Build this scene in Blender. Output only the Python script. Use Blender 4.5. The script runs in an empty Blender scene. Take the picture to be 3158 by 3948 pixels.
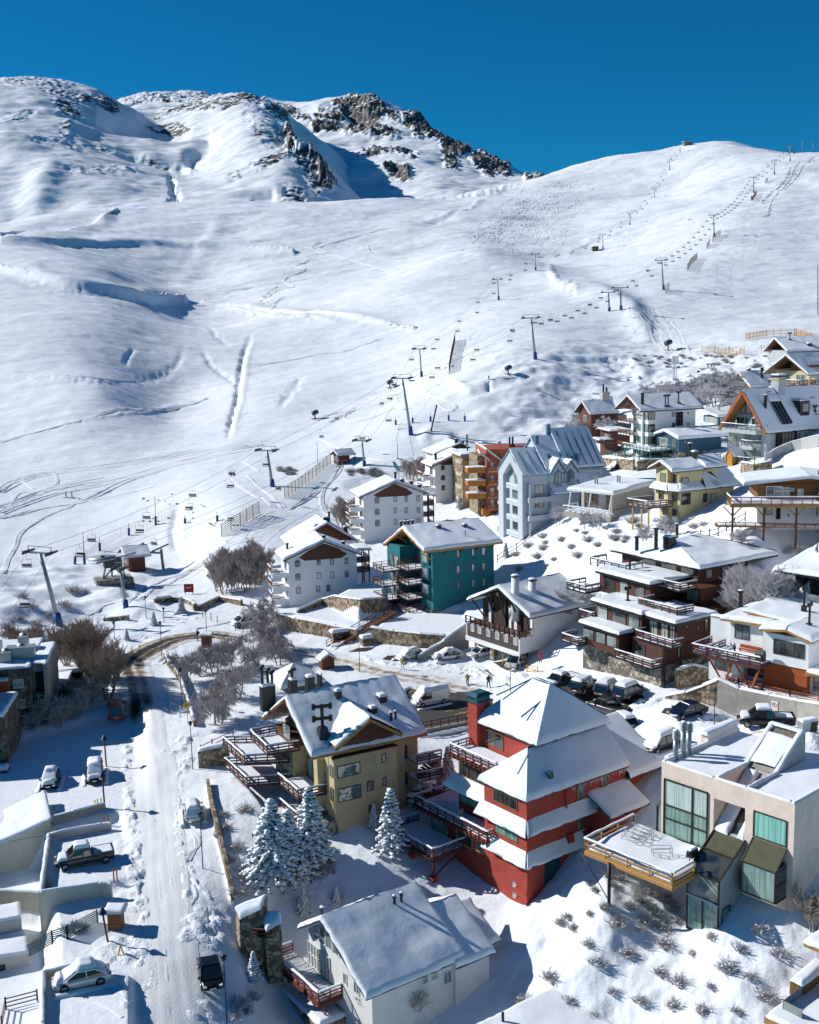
import bpy, math, random
import numpy as np
from mathutils import Vector, Matrix
random.seed(7); rng=np.random.default_rng(7)
D=bpy.data; SC=bpy.context.scene; COL=SC.collection
# ---------------------------------------------------------------- camera model (photo pixels 3158 x 3948)
F=4400.; CU,CV=1579.,1974.; PIT=math.atan((1974-1250)/F); ROL=0.022; HC=54.
_c,_s=math.cos(ROL),math.sin(ROL)
_R0=np.array([1.,0,0]); _U0=np.array([0,math.sin(PIT),math.cos(PIT)]); FW=np.array([0,math.cos(PIT),-math.sin(PIT)])
RT=_c*_R0-_s*_U0; UP=_c*_U0+_s*_R0; CAM=np.array([0,0,HC])
REG=dict(A=(800,2500,1000),B=(1400,2500,1000),C=(2158,2600,1000),D=(0,2948,1000),E=(900,3100,1000),F=(0,2300,900),G=(1000,1900,1000),
 H=(1700,1900,800),I=(2358,1900,800),J=(1600,1550,800),K=(2200,1300,958),L=(0,1700,1000),M=(0,200,1600),N=(1600,400,1558),O=(0,800,1600),Q=(1000,1250,1000),S=(0,0,3158),U=(1650,1650,600),V=(2150,1500,600),W=(2650,1300,508),Y=(2658,1850,500),R=(2558,2300,600),P=(0,3000,500),p=(0,3500,500),z=(2758,3548,704),b=(850,3400,704))
def px(r,x,y):
    a=REG[r];k=a[2]/1725.;return a[0]+x*k,a[1]+y*k
def ray(u,v): return FW+(u-CU)/F*RT-(v-CV)/F*UP
def proj(P):
    d=np.asarray(P,float)-CAM; t=d@FW; return CU+F*(d@RT)/t, CV-F*(d@UP)/t, t
def at_z(u,v,z):
    d=ray(u,v); return CAM+d*((z-HC)/d[2])
def at_t(u,v,t): return CAM+ray(u,v)*t
def at_y(u,v,y):
    d=ray(u,v); return CAM+d*(y/d[1])
# ---------------------------------------------------------------- materials
MATS={}
def nt(name):
    m=D.materials.new(name); m.use_nodes=True; t=m.node_tree
    return m,t.nodes,t.links,t.nodes['Principled BSDF']
def lin(h):
    if isinstance(h,(tuple,list)): return tuple(h)+(1,)
    h=h.lstrip('#'); o=[]
    for i in (0,2,4):
        c=int(h[i:i+2],16)/255; o.append(c/12.92 if c<.04045 else ((c+.055)/1.055)**2.4)
    return tuple(o)+(1,)
def mat(name,col,rough=.75,var=.15,scale=1.5,bump=.15,bscale=12,metal=0,spec=.4,dirt=None,stretch=(1,1,1)):
    if name in MATS: return MATS[name]
    m,n,l,b=nt(name); c=lin(col)
    tc=n.new('ShaderNodeTexCoord'); mp=n.new('ShaderNodeMapping'); mp.inputs['Scale'].default_value=stretch
    l.new(tc.outputs['Object'],mp.inputs[0])
    nz=n.new('ShaderNodeTexNoise'); nz.inputs['Scale'].default_value=scale; nz.inputs['Detail'].default_value=6; nz.inputs['Roughness'].default_value=.65
    l.new(mp.outputs[0],nz.inputs['Vector'])
    mx=n.new('ShaderNodeMix'); mx.data_type='RGBA'
    mx.inputs[6].default_value=tuple(x*(1-var) for x in c[:3])+(1,); mx.inputs[7].default_value=tuple(min(1,x*(1+var)) for x in c[:3])+(1,)
    rp=n.new('ShaderNodeMapRange'); rp.inputs[1].default_value=.3; rp.inputs[2].default_value=.7
    l.new(nz.outputs[0],rp.inputs[0]); l.new(rp.outputs[0],mx.inputs[0]); out=mx.outputs[2]
    if dirt:
        n2=n.new('ShaderNodeTexNoise'); n2.inputs['Scale'].default_value=.35; n2.inputs['Detail'].default_value=8
        l.new(tc.outputs['Object'],n2.inputs['Vector'])
        r2=n.new('ShaderNodeMapRange'); r2.inputs[1].default_value=.5; r2.inputs[2].default_value=.75; r2.inputs[4].default_value=.6
        l.new(n2.outputs[0],r2.inputs[0]); m2=n.new('ShaderNodeMix'); m2.data_type='RGBA'
        l.new(r2.outputs[0],m2.inputs[0]); l.new(out,m2.inputs[6]); m2.inputs[7].default_value=lin(dirt); out=m2.outputs[2]
    l.new(out,b.inputs['Base Color']); b.inputs['Roughness'].default_value=rough; b.inputs['Metallic'].default_value=metal
    b.inputs['Specular IOR Level'].default_value=spec
    if bump:
        n3=n.new('ShaderNodeTexNoise'); n3.inputs['Scale'].default_value=bscale; n3.inputs['Detail'].default_value=4
        l.new(mp.outputs[0],n3.inputs['Vector']); bp=n.new('ShaderNodeBump'); bp.inputs['Strength'].default_value=bump; bp.inputs['Distance'].default_value=.05
        l.new(n3.outputs[0],bp.inputs['Height']); l.new(bp.outputs[0],b.inputs['Normal'])
    MATS[name]=m; return m
def planks(name,col,width=.16,axis=2,rough=.7,var=.25,dark=.55):
    if name in MATS: return MATS[name]
    m,n,l,b=nt(name); c=lin(col)
    tc=n.new('ShaderNodeTexCoord'); sp=n.new('ShaderNodeSeparateXYZ'); l.new(tc.outputs['Object'],sp.inputs[0])
    dv=n.new('ShaderNodeMath'); dv.operation='DIVIDE'; dv.inputs[1].default_value=width; l.new(sp.outputs[axis],dv.inputs[0])
    fl=n.new('ShaderNodeMath'); fl.operation='FLOOR'; l.new(dv.outputs[0],fl.inputs[0])
    fr=n.new('ShaderNodeMath'); fr.operation='FRACT'; l.new(dv.outputs[0],fr.inputs[0])
    wn=n.new('ShaderNodeTexWhiteNoise'); wn.noise_dimensions='1D'; l.new(fl.outputs[0],wn.inputs['W'])
    nz=n.new('ShaderNodeTexNoise'); nz.inputs['Scale'].default_value=2.5; nz.inputs['Detail'].default_value=6; l.new(tc.outputs['Object'],nz.inputs[0])
    ad=n.new('ShaderNodeMath'); ad.operation='ADD'; l.new(wn.outputs[0],ad.inputs[0]); l.new(nz.outputs[0],ad.inputs[1])
    mr=n.new('ShaderNodeMapRange'); mr.inputs[1].default_value=.4; mr.inputs[2].default_value=1.6; mr.inputs[3].default_value=1-var; mr.inputs[4].default_value=1+var; l.new(ad.outputs[0],mr.inputs[0])
    lt=n.new('ShaderNodeMath'); lt.operation='GREATER_THAN'; lt.inputs[1].default_value=.12; l.new(fr.outputs[0],lt.inputs[0])
    m2=n.new('ShaderNodeMapRange'); m2.inputs[3].default_value=dark; m2.inputs[4].default_value=1; l.new(lt.outputs[0],m2.inputs[0])
    mm=n.new('ShaderNodeMath'); mm.operation='MULTIPLY'; l.new(mr.outputs[0],mm.inputs[0]); l.new(m2.outputs[0],mm.inputs[1])
    vm=n.new('ShaderNodeVectorMath'); vm.operation='SCALE'; vm.inputs[0].default_value=c[:3]; l.new(mm.outputs[0],vm.inputs['Scale'])
    l.new(vm.outputs[0],b.inputs['Base Color']); b.inputs['Roughness'].default_value=rough
    bp=n.new('ShaderNodeBump'); bp.inputs['Strength'].default_value=.5; bp.inputs['Distance'].default_value=.03; l.new(lt.outputs[0],bp.inputs['Height']); l.new(bp.outputs[0],b.inputs['Normal'])
    MATS[name]=m; return m
def stone(name,cols=('#8d7a63','#a3937c','#6d5a48','#b5a68f'),scale=1.9,mortar='#5a4c3e',bump=.8):
    if name in MATS: return MATS[name]
    m,n,l,b=nt(name); tc=n.new('ShaderNodeTexCoord')
    nz=n.new('ShaderNodeTexNoise'); nz.inputs['Scale'].default_value=1.5; l.new(tc.outputs['Object'],nz.inputs[0])
    va=n.new('ShaderNodeVectorMath'); va.operation='MULTIPLY_ADD'; va.inputs[1].default_value=(.25,.25,.25); l.new(nz.outputs[1],va.inputs[0]); l.new(tc.outputs['Object'],va.inputs[2])
    v1=n.new('ShaderNodeTexVoronoi'); v1.inputs['Scale'].default_value=scale; l.new(va.outputs[0],v1.inputs['Vector'])
    v2=n.new('ShaderNodeTexVoronoi'); v2.feature='DISTANCE_TO_EDGE'; v2.inputs['Scale'].default_value=scale; l.new(va.outputs[0],v2.inputs['Vector'])
    sp=n.new('ShaderNodeSeparateColor'); l.new(v1.outputs['Color'],sp.inputs[0])
    cr=n.new('ShaderNodeValToRGB'); e=cr.color_ramp; e.interpolation='CONSTANT'
    for i,c in enumerate(cols):
        el=e.elements[i] if i<2 else e.elements.new(i/len(cols)); el.position=i/len(cols); el.color=lin(c)
    l.new(sp.outputs[0],cr.inputs[0])
    mr=n.new('ShaderNodeMapRange'); mr.inputs[1].default_value=.02; mr.inputs[2].default_value=.07; l.new(v2.outputs[0],mr.inputs[0])
    mx=n.new('ShaderNodeMix'); mx.data_type='RGBA'; mx.inputs[6].default_value=lin(mortar); l.new(mr.outputs[0],mx.inputs[0]); l.new(cr.outputs[0],mx.inputs[7])
    n2=n.new('ShaderNodeTexNoise'); n2.inputs['Scale'].default_value=9; l.new(tc.outputs['Object'],n2.inputs[0])
    m3=n.new('ShaderNodeMix'); m3.data_type='RGBA'; m3.blend_type='MULTIPLY'; m3.inputs[0].default_value=.5; l.new(mx.outputs[2],m3.inputs[6]); l.new(n2.outputs[0],m3.inputs[7])
    sc=n.new('ShaderNodeVectorMath'); sc.operation='SCALE'; sc.inputs['Scale'].default_value=1.25; l.new(m3.outputs[2],sc.inputs[0])
    l.new(sc.outputs[0],b.inputs['Base Color']); b.inputs['Roughness'].default_value=.9
    bp=n.new('ShaderNodeBump'); bp.inputs['Strength'].default_value=bump; bp.inputs['Distance'].default_value=.06; l.new(mr.outputs[0],bp.inputs['Height']); l.new(bp.outputs[0],b.inputs['Normal'])
    MATS[name]=m; return m
def snowmat(name,col=(.77,.81,.865),fine=3.,fd=.05,coarse=.5,cd=.2,st=.5,stretch=(1,1,1),grain=True):
    if name in MATS: return MATS[name]
    m,n,l,b=nt(name); b.inputs['Base Color'].default_value=tuple(col)+(1,); b.inputs['Roughness'].default_value=.65; b.inputs['Specular IOR Level'].default_value=.25
    tc=n.new('ShaderNodeTexCoord'); mp=n.new('ShaderNodeMapping'); mp.inputs['Scale'].default_value=stretch; l.new(tc.outputs['Object'],mp.inputs[0])
    a=n.new('ShaderNodeTexNoise'); a.inputs['Scale'].default_value=fine; a.inputs['Detail'].default_value=5; l.new(tc.outputs['Object'],a.inputs[0])
    c=n.new('ShaderNodeTexNoise'); c.inputs['Scale'].default_value=coarse; c.inputs['Detail'].default_value=4; l.new(mp.outputs[0],c.inputs[0])
    b1=n.new('ShaderNodeBump'); b1.inputs['Strength'].default_value=st; b1.inputs['Distance'].default_value=cd; l.new(c.outputs[0],b1.inputs['Height'])
    b2=n.new('ShaderNodeBump'); b2.inputs['Strength'].default_value=st; b2.inputs['Distance'].default_value=fd; l.new(a.outputs[0],b2.inputs['Height']); l.new(b1.outputs[0],b2.inputs['Normal'])
    l.new(b2.outputs[0],b.inputs['Normal'])
    MATS[name]=m; return m
def glassmat(name,col=(.012,.018,.02),rough=.06,spec=1.,cloud=None):
    if name in MATS: return MATS[name]
    m,n,l,b=nt(name); b.inputs['Base Color'].default_value=tuple(col)+(1,); b.inputs['Roughness'].default_value=rough; b.inputs['Specular IOR Level'].default_value=spec
    b.inputs['IOR'].default_value=1.6
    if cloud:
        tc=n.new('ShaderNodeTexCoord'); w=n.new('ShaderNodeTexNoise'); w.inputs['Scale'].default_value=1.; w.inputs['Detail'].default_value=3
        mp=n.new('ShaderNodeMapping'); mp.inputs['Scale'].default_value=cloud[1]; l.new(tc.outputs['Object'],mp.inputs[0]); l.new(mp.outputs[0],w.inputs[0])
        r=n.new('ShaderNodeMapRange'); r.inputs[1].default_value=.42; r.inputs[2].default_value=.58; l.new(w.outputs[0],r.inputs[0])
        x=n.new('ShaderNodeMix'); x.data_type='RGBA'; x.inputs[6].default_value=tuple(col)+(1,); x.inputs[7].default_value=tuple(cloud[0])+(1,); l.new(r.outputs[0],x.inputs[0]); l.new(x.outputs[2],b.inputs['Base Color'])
    MATS[name]=m; return m
SNOW=snowmat('snow'); SNOWR=snowmat('roof_snow',fine=2.,fd=.03,coarse=.7,cd=.12,st=.45)
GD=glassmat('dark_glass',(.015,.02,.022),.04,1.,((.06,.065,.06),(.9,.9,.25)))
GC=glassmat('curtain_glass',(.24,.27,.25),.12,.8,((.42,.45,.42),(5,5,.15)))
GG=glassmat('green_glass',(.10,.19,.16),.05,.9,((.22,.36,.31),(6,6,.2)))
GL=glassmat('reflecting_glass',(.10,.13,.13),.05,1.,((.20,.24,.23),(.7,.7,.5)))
BLK=mat('black_metal',(.012,.014,.016),.45,.3,bump=.05); DRK=mat('dark_steel',(.035,.045,.05),.5,bump=0)
GAL=mat('galvanised_steel',(.33,.36,.38),.45,.12,metal=.5,bump=0)
CON=mat('concrete',(.30,.285,.26),.9,.18,1.2,.2,14,dirt=(.17,.155,.14))
STN=stone('field_stone'); STG=stone('grey_stone',('#8a8378','#a09a8d','#6e675d','#b3aca0'),1.7,'#4f4a44')
WHT=mat('white_stucco',(.72,.73,.74),.85,.05,1.,.15,20)
WOD=planks('brown_wood','#5c3520'); WOR=planks('orange_wood','#a8642a'); WDK=planks('dark_wood','#38201a'); WRD=mat('red_wood',(.085,.028,.022),.7,.3,3,.1)
WHO=mat('honey_beam',(.36,.185,.06),.65,.25,4,.1,30)
YEL=mat('yellow_paint',(.62,.40,.02),.5,.1,bump=0); BLU=mat('blue_padding',(.012,.06,.22),.6,.1,bump=.05)
ASP=mat('asphalt',(.05,.05,.052),.9,.35,2,.3,40)
# ---------------------------------------------------------------- mesh building
class MB:
    def __init__(s): s.v=[];s.f=[];s.mi=[];s.sm=[];s.m=[]
    def _m(s,m):
        if m not in s.m: s.m.append(m)
        return s.m.index(m)
    def add(s,vs,fs,m,smooth=False):
        o=len(s.v); s.v.extend([tuple(map(float,p)) for p in vs]); k=s._m(m)
        for f in fs: s.f.append([i+o for i in f]); s.mi.append(k); s.sm.append(smooth)
        return s
    def box(s,x0,x1,y0,y1,z0,z1,m):
        if x0>x1:x0,x1=x1,x0
        if y0>y1:y0,y1=y1,y0
        if z0>z1:z0,z1=z1,z0
        v=[(x,y,z) for z in(z0,z1) for y in(y0,y1) for x in(x0,x1)]
        return s.add(v,[(0,2,3,1),(4,5,7,6),(0,1,5,4),(1,3,7,5),(3,2,6,7),(2,0,4,6)],m)
    def bar(s,p,q,w,h,m,up=(0,0,1)):
        p=Vector(p);q=Vector(q);d=(q-p)
        if d.length<1e-6: return s
        d.normalize();u=Vector(up)
        if abs(d.dot(u))>.98: u=Vector((1,0,0))
        r=d.cross(u).normalized()*(w/2);u2=r.cross(d).normalized()*(h/2)
        v=[e+a*r+b*u2 for e in(p,q) for a,b in((-1,-1),(1,-1),(1,1),(-1,1))]
        return s.add(v,[(0,1,2,3),(7,6,5,4),(0,4,5,1),(1,5,6,2),(2,6,7,3),(3,7,4,0)],m)
    def tube(s,pts,r,m,n=6,r2=None,caps=True,smooth=True):
        pts=[Vector(p) for p in pts]; k=len(pts); vs=[];fs=[]
        for i,p in enumerate(pts):
            d=(pts[min(i+1,k-1)]-pts[max(i-1,0)]).normalized(); u=Vector((0,0,1)) if abs(d.z)<.9 else Vector((1,0,0))
            a=d.cross(u).normalized();b=a.cross(d).normalized(); rr=r if r2 is None else r+(r2-r)*i/max(1,k-1)
            for j in range(n):
                t=2*math.pi*j/n; vs.append(p+a*(rr*math.cos(t))+b*(rr*math.sin(t)))
        for i in range(k-1):
            for j in range(n): fs.append((i*n+j,i*n+(j+1)%n,(i+1)*n+(j+1)%n,(i+1)*n+j))
        if caps: fs.append(tuple(range(n))[::-1]); fs.append(tuple((k-1)*n+j for j in range(n)))
        return s.add(vs,fs,m,smooth)
    def cyl(s,c,r,z0,z1,m,n=12,r2=None): return s.tube([(c[0],c[1],z0),(c[0],c[1],z1)],r,m,n,r2,smooth=n>8)
    def lathe(s,prof,m,n=12,c=(0,0,0)):
        vs=[];fs=[];k=len(prof)
        for r,z in prof:
            for j in range(n):
                t=2*math.pi*j/n; vs.append((c[0]+r*math.cos(t),c[1]+r*math.sin(t),c[2]+z))
        for i in range(k-1):
            for j in range(n): fs.append((i*n+j,i*n+(j+1)%n,(i+1)*n+(j+1)%n,(i+1)*n+j))
        return s.add(vs,fs,m,True)
    def prism(s,poly,z0,z1,m,top=True):
        n=len(poly); a=sum(poly[i][0]*poly[(i+1)%n][1]-poly[(i+1)%n][0]*poly[i][1] for i in range(n))
        if a<0: poly=poly[::-1]
        vs=[(p[0],p[1],z0) for p in poly]+[(p[0],p[1],z1 if len(p)<3 else p[2]) for p in poly]
        fs=[(i,(i+1)%n,n+(i+1)%n,n+i) for i in range(n)]+[tuple(range(n))[::-1]]
        if top: fs.append(tuple(n+i for i in range(n)))
        return s.add(vs,fs,m)
    def hull(s,bot,top,m):
        n=len(bot); return s.add(list(bot)+list(top),[(i,(i+1)%n,n+(i+1)%n,n+i) for i in range(n)]+[tuple(range(n))[::-1],tuple(n+i for i in range(n))],m)
    def slab(s,q,th,m):
        q=[Vector(p) for p in q]; nn=(q[1]-q[0]).cross(q[-1]-q[0]).normalized()
        if nn.z<0: nn=-nn; q=q[::-1]
        return s.hull([p-nn*th for p in q],q,m)
    def patch(s,q,T,m=None,edge=(1,1,1,1),amp=.24,step=.5,lift=0.,seams=0,sag=0.):
        """rounded snow blanket over a quad a,b,c,d; edge flags for sides ab, bc, cd, da"""
        m=m or SNOWR; q=[Vector(p) for p in q]
        Lu=max((q[1]-q[0]).length,(q[2]-q[3]).length); Lv=max((q[3]-q[0]).length,(q[2]-q[1]).length)
        def par(L,e0,e1):
            b=[0]; 
            if L<4*T: return [i/8 for i in range(9)]
            a0=[x*T/L for x in(.06,.2,.45,.8,1.3)] if e0 else []
            a1=[1-x*T/L for x in(1.3,.8,.45,.2,.06)] if e1 else []
            lo=a0[-1] if a0 else 0; hi=a1[0] if a1 else 1; k=max(2,min(40,int((hi-lo)*L/step)))
            mid=[lo+(hi-lo)*i/k for i in range(k+1)]
            return sorted(set([0.]+a0+mid+a1+[1.]))
        U=par(Lu,edge[3],edge[1]);V=par(Lv,edge[0],edge[2]); vs=[];sx,sy=random.random()*99,random.random()*99
        for w in V:
            for u in U:
                p=q[0]*(1-u)*(1-w)+q[1]*u*(1-w)+q[2]*u*w+q[3]*(1-u)*w
                lu=((q[1]-q[0])*(1-w)+(q[2]-q[3])*w).length; lv=((q[3]-q[0])*(1-u)+(q[2]-q[1])*u).length
                ds=[9]
                if edge[0]: ds.append(w*lv)
                if edge[2]: ds.append((1-w)*lv)
                if edge[3]: ds.append(u*lu)
                if edge[1]: ds.append((1-u)*lu)
                x=min(1,min(ds)/T); h=T*math.sqrt(max(0,1-(1-x)**2))
                nz=vnoise1(p.x*.8+sx,p.y*.8+sy)*.6+vnoise1(p.x*.25+sy,p.y*.25+sx)
                h*=1+amp*nz*1.2
                if seams: h*=1+.10*math.cos(u*lu*2*math.pi/seams)
                if x<1: p=p+Vector((vnoise1(p.x*1.7+sx,p.y*1.7+p.z),vnoise1(p.y*1.7+sy,p.x*1.7-p.z),0))*.09*(1-x)
                if sag and x<1: p=p+Vector((0,0,-sag*(1-x)*(.5+abs(nz))))
                vs.append((p.x,p.y,p.z+h+lift))
        a,b=len(U),len(V); n=(q[1]-q[0]).cross(q[3]-q[0]); fs=[]
        for j in range(b-1):
            for i in range(a-1):
                f=(j*a+i,j*a+i+1,(j+1)*a+i+1,(j+1)*a+i); fs.append(f if n.z>=0 else f[::-1])
        return s.add(vs,fs,m,True)
    def blob(s,c,r,m,n=8,k=5,noise=.2,flat=False):
        vs=[];fs=[];o=random.random()*50
        for i in range(k+1):
            th=math.pi*i/k
            for j in range(n):
                ph=2*math.pi*j/n; d=Vector((math.sin(th)*math.cos(ph),math.sin(th)*math.sin(ph),math.cos(th)))
                q=1+noise*vnoise1(d.x*2+o+d.z*3,d.y*2+o)*1.5
                z=d.z*r[2]*q
                if flat and z<0: z*=.25
                vs.append((c[0]+d.x*r[0]*q,c[1]+d.y*r[1]*q,c[2]+z))
        for i in range(k):
            for j in range(n): fs.append((i*n+j,(i+1)*n+j,(i+1)*n+(j+1)%n,i*n+(j+1)%n))
        return s.add(vs,fs,m,True)
    def build(s,name,parent=None,loc=None):
        me=D.meshes.new(name); me.from_pydata(s.v,[],s.f)
        for m in s.m: me.materials.append(m)
        if len(s.m)>1: me.polygons.foreach_set('material_index',s.mi)
        me.polygons.foreach_set('use_smooth',s.sm); me.update()
        o=D.objects.new(name,me); COL.objects.link(o)
        if parent: o.parent=parent
        if loc is not None: o.location=loc
        return o
def hash2(ix,iy):
    h=(ix*374761393+iy*668265263)&0xffffffff; h=((h^(h>>13))*1274126177)&0xffffffff
    return ((h^(h>>16))&0xffff)/32767.5-1
def vnoise1(x,y):
    ix,iy=math.floor(x),math.floor(y);fx,fy=x-ix,y-iy;fx=fx*fx*(3-2*fx);fy=fy*fy*(3-2*fy)
    a,b,c,d=hash2(ix,iy),hash2(ix+1,iy),hash2(ix,iy+1),hash2(ix+1,iy+1)
    return (a*(1-fx)+b*fx)*(1-fy)+(c*(1-fx)+d*fx)*fy
def vnoise(x,y,seed=0):
    x=np.asarray(x,float)+seed*17.3;y=np.asarray(y,float)+seed*9.1
    ix=np.floor(x).astype(np.int64);iy=np.floor(y).astype(np.int64);fx=x-ix;fy=y-iy;fx=fx**3*(fx*(6*fx-15)+10);fy=fy**3*(fy*(6*fy-15)+10)
    def h(a,b):
        q=(a*374761393+b*668265263)&0xffffffff;q=((q^(q>>13))*1274126177)&0xffffffff
        return ((q^(q>>16))&0xffff)/32767.5-1
    return (h(ix,iy)*(1-fx)+h(ix+1,iy)*fx)*(1-fy)+(h(ix,iy+1)*(1-fx)+h(ix+1,iy+1)*fx)*fy
def fbm(x,y,o=4,seed=0,g=.5):
    r=0;a=1;c=math.cos(.6);d=math.sin(.6)
    for i in range(o):
        r=r+a*vnoise(x,y,seed+i*3); x,y=2*(c*x-d*y),2*(d*x+c*y); a*=g
    return r
def tag(o,label=None,cat=None,group=None,kind=None):
    if label:o['label']=label
    if cat:o['category']=cat
    if group:o['group']=group
    if kind:o['kind']=kind
    return o
def thing(name,label,cat,loc=(0,0,0),rz=0.,group=None):
    o=D.objects.new(name,None);COL.objects.link(o);o.location=Vector([float(c) for c in loc]);o.rotation_euler=(0,0,rz);o.empty_display_size=.3
    return tag(o,label,cat,group)
def copy_tree(o,loc=None,rz=None,label=None,scale=None,group=None):
    c=o.copy();COL.objects.link(c)
    if loc is not None:c.location=Vector([float(x) for x in loc])
    if rz is not None:c.rotation_euler=(0,0,rz)
    if label:c['label']=label
    if group:c['group']=group
    if scale:c.scale=(scale,)*3 if not hasattr(scale,'__len__') else scale
    def rec(a,b):
        for ch in a.children:
            d=ch.copy();COL.objects.link(d);d.parent=b;rec(ch,d)
    rec(o,c);return c
# ---------------------------------------------------------------- world, sun, camera
SEL=math.radians(31); SAZ=math.radians(-72)   # sun elevation, azimuth from +Y towards +X (sun stands left, a little behind the scene)
W=D.worlds.new('World');SC.world=W;W.use_nodes=True
_n=W.node_tree.nodes;_l=W.node_tree.links;_bg=_n['Background'];_sk=_n.new('ShaderNodeTexSky');_sk.sky_type='NISHITA';_sk.sun_disc=False
_sk.sun_elevation=SEL;_sk.sun_rotation=SAZ;_sk.altitude=2800;_sk.air_density=1.;_sk.dust_density=.15;_sk.ozone_density=3.
_hs=_n.new('ShaderNodeHueSaturation');_hs.inputs['Saturation'].default_value=1.25;_hs.inputs['Hue'].default_value=.487
_vm=_n.new('ShaderNodeVectorMath');_vm.operation='MULTIPLY';_vm.inputs[1].default_value=(.035,.285,.375)
_l.new(_sk.outputs[0],_hs.inputs['Color']);_l.new(_hs.outputs[0],_vm.inputs[0]);_l.new(_vm.outputs[0],_bg.inputs[0]);_bg.inputs[1].default_value=.15
_sl=D.lights.new('sun','SUN');_sl.energy=4.0;_sl.angle=math.radians(.5);_sl.color=(1,.975,.925);SUN=D.objects.new('sun',_sl);COL.objects.link(SUN)
_sd=Vector((math.sin(SAZ)*math.cos(SEL),math.cos(SAZ)*math.cos(SEL),math.sin(SEL)));SUN.rotation_euler=_sd.to_track_quat('Z','Y').to_euler()
_cd=D.cameras.new('camera');_co=D.objects.new('camera',_cd);COL.objects.link(_co);SC.camera=_co
_cd.sensor_fit='VERTICAL';_cd.sensor_height=36;_cd.lens=F/3948*36;_cd.clip_end=20000;_cd.clip_start=1
_co.matrix_world=Matrix(((RT[0],UP[0],-FW[0],0),(RT[1],UP[1],-FW[1],0),(RT[2],UP[2],-FW[2],HC),(0,0,0,1)))
SC.view_settings.view_transform='Standard';SC.view_settings.look='None';SC.view_settings.gamma=1;SC.view_settings.exposure=.5
SC.cycles.max_bounces=10;SC.cycles.diffuse_bounces=8;SC.cycles.use_denoising=True
# ---------------------------------------------------------------- terrain: smooth sheet through surveyed points
class Sheet:
    def __init__(s,pts,reg=1e-4):
        P=[]
        for u,v,k,val in pts:
            q=at_z(u,v,val) if k=='z' else at_t(u,v,val); P.append(q)
        P=np.array(P); s.X=np.stack([P[:,0]/P[:,1]*3.2,np.log(P[:,1])*1.6],1); s.val=(P[:,2]-HC)/P[:,1]; n=len(P)
        K=s._k(s.X,s.X)+np.eye(n)*reg; A=np.zeros((n+3,n+3));A[:n,:n]=K;A[:n,n]=1;A[:n,n+1:]=s.X;A[n:,:n]=A[:n,n:].T
        s.w=np.linalg.solve(A,np.concatenate([s.val,[0,0,0]]))
    def _k(s,a,b):
        d=((a[:,None]-b[None])**2).sum(2); return .5*d*np.log(d+1e-12)
    def z(s,x,y):
        x=np.asarray(x,float).ravel();y=np.asarray(y,float).ravel();out=np.empty(len(x))
        for i in range(0,len(x),40000):
            q=np.stack([x[i:i+40000]/y[i:i+40000]*3.2,np.log(y[i:i+40000])*1.6],1)
            out[i:i+40000]=HC+y[i:i+40000]*(s._k(q,s.X)@s.w[:-3]+s.w[-3]+q@s.w[-2:])
        return out
Z=lambda a:[(u,v,'z',k) for u,v,k in a]; T=lambda a:[(u,v,'t',k) for u,v,k in a]
NEAR=Z([(-500,4300,-2),(500,4300,-2),(1500,4400,-8),(2500,4400,-5.5),(3600,4400,-2),(-900,3000,3),(-500,3600,1),
(0,3948,-1),(560,3948,-1),(1000,3948,-4.2),(1080,3800,-5.0),(880,3700,-1.2),(1300,3948,-6.8),(1900,3900,-5),(2400,3948,-3.2),(3158,3948,-.8),(3700,3700,4),
(2640,3580,1.),(2640,3800,-.6),(2349,3487,2.1),(2450,3480,2.0),(2560,3500,1.6),(2150,3700,-1.8),(1950,3850,-4.3),(560,3500,.8),(560,3122,2.6),(550,2900,3.5),(500,2743,4),(700,2440,4.5),
(100,3300,1.8),(150,3050,2.6),(1297,3216,2),(1000,3300,1.6),(900,3000,3.5),(1450,3350,.5),(1664,3314,.0),(2033,3488,-1),
(1880,2640,4.6),(1290,2497,4.5),(1650,2680,4.4),(2350,2720,7.5),(2651,2768,10),(2950,2791,12),(3158,2850,12.5),(3700,2900,14),(2700,2600,10.3),(3000,2560,12.3),(3158,2600,12.6),(2868,2415,15.2),(3100,2340,17),(3600,2600,14.5),(3600,2350,20),
(1671,2364,7),(1119,2338,4.8),(1406,2091,8),(1941,2079,13),(1679,1937,12),(2100,2150,14),(2697,2008,23),(2250,2000,20),(2900,2050,24.5),(3158,2100,26),(3700,2100,30),
(2300,2200,16),(3000,2200,23),(2428,1739,24.5),(2700,1790,24.5),(2900,1700,28),(3100,1605,33),(3000,1466,37),(2600,1560,31),(2250,1620,26),
(700,2150,5),(429,2245,5),(232,2413,4.4),(0,2400,6),(1052,1876,14),(1585,1676,24),(1800,1830,16),(800,2350,4.6),(350,2600,4.2),(0,2600,4),(-600,2500,5)])
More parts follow.
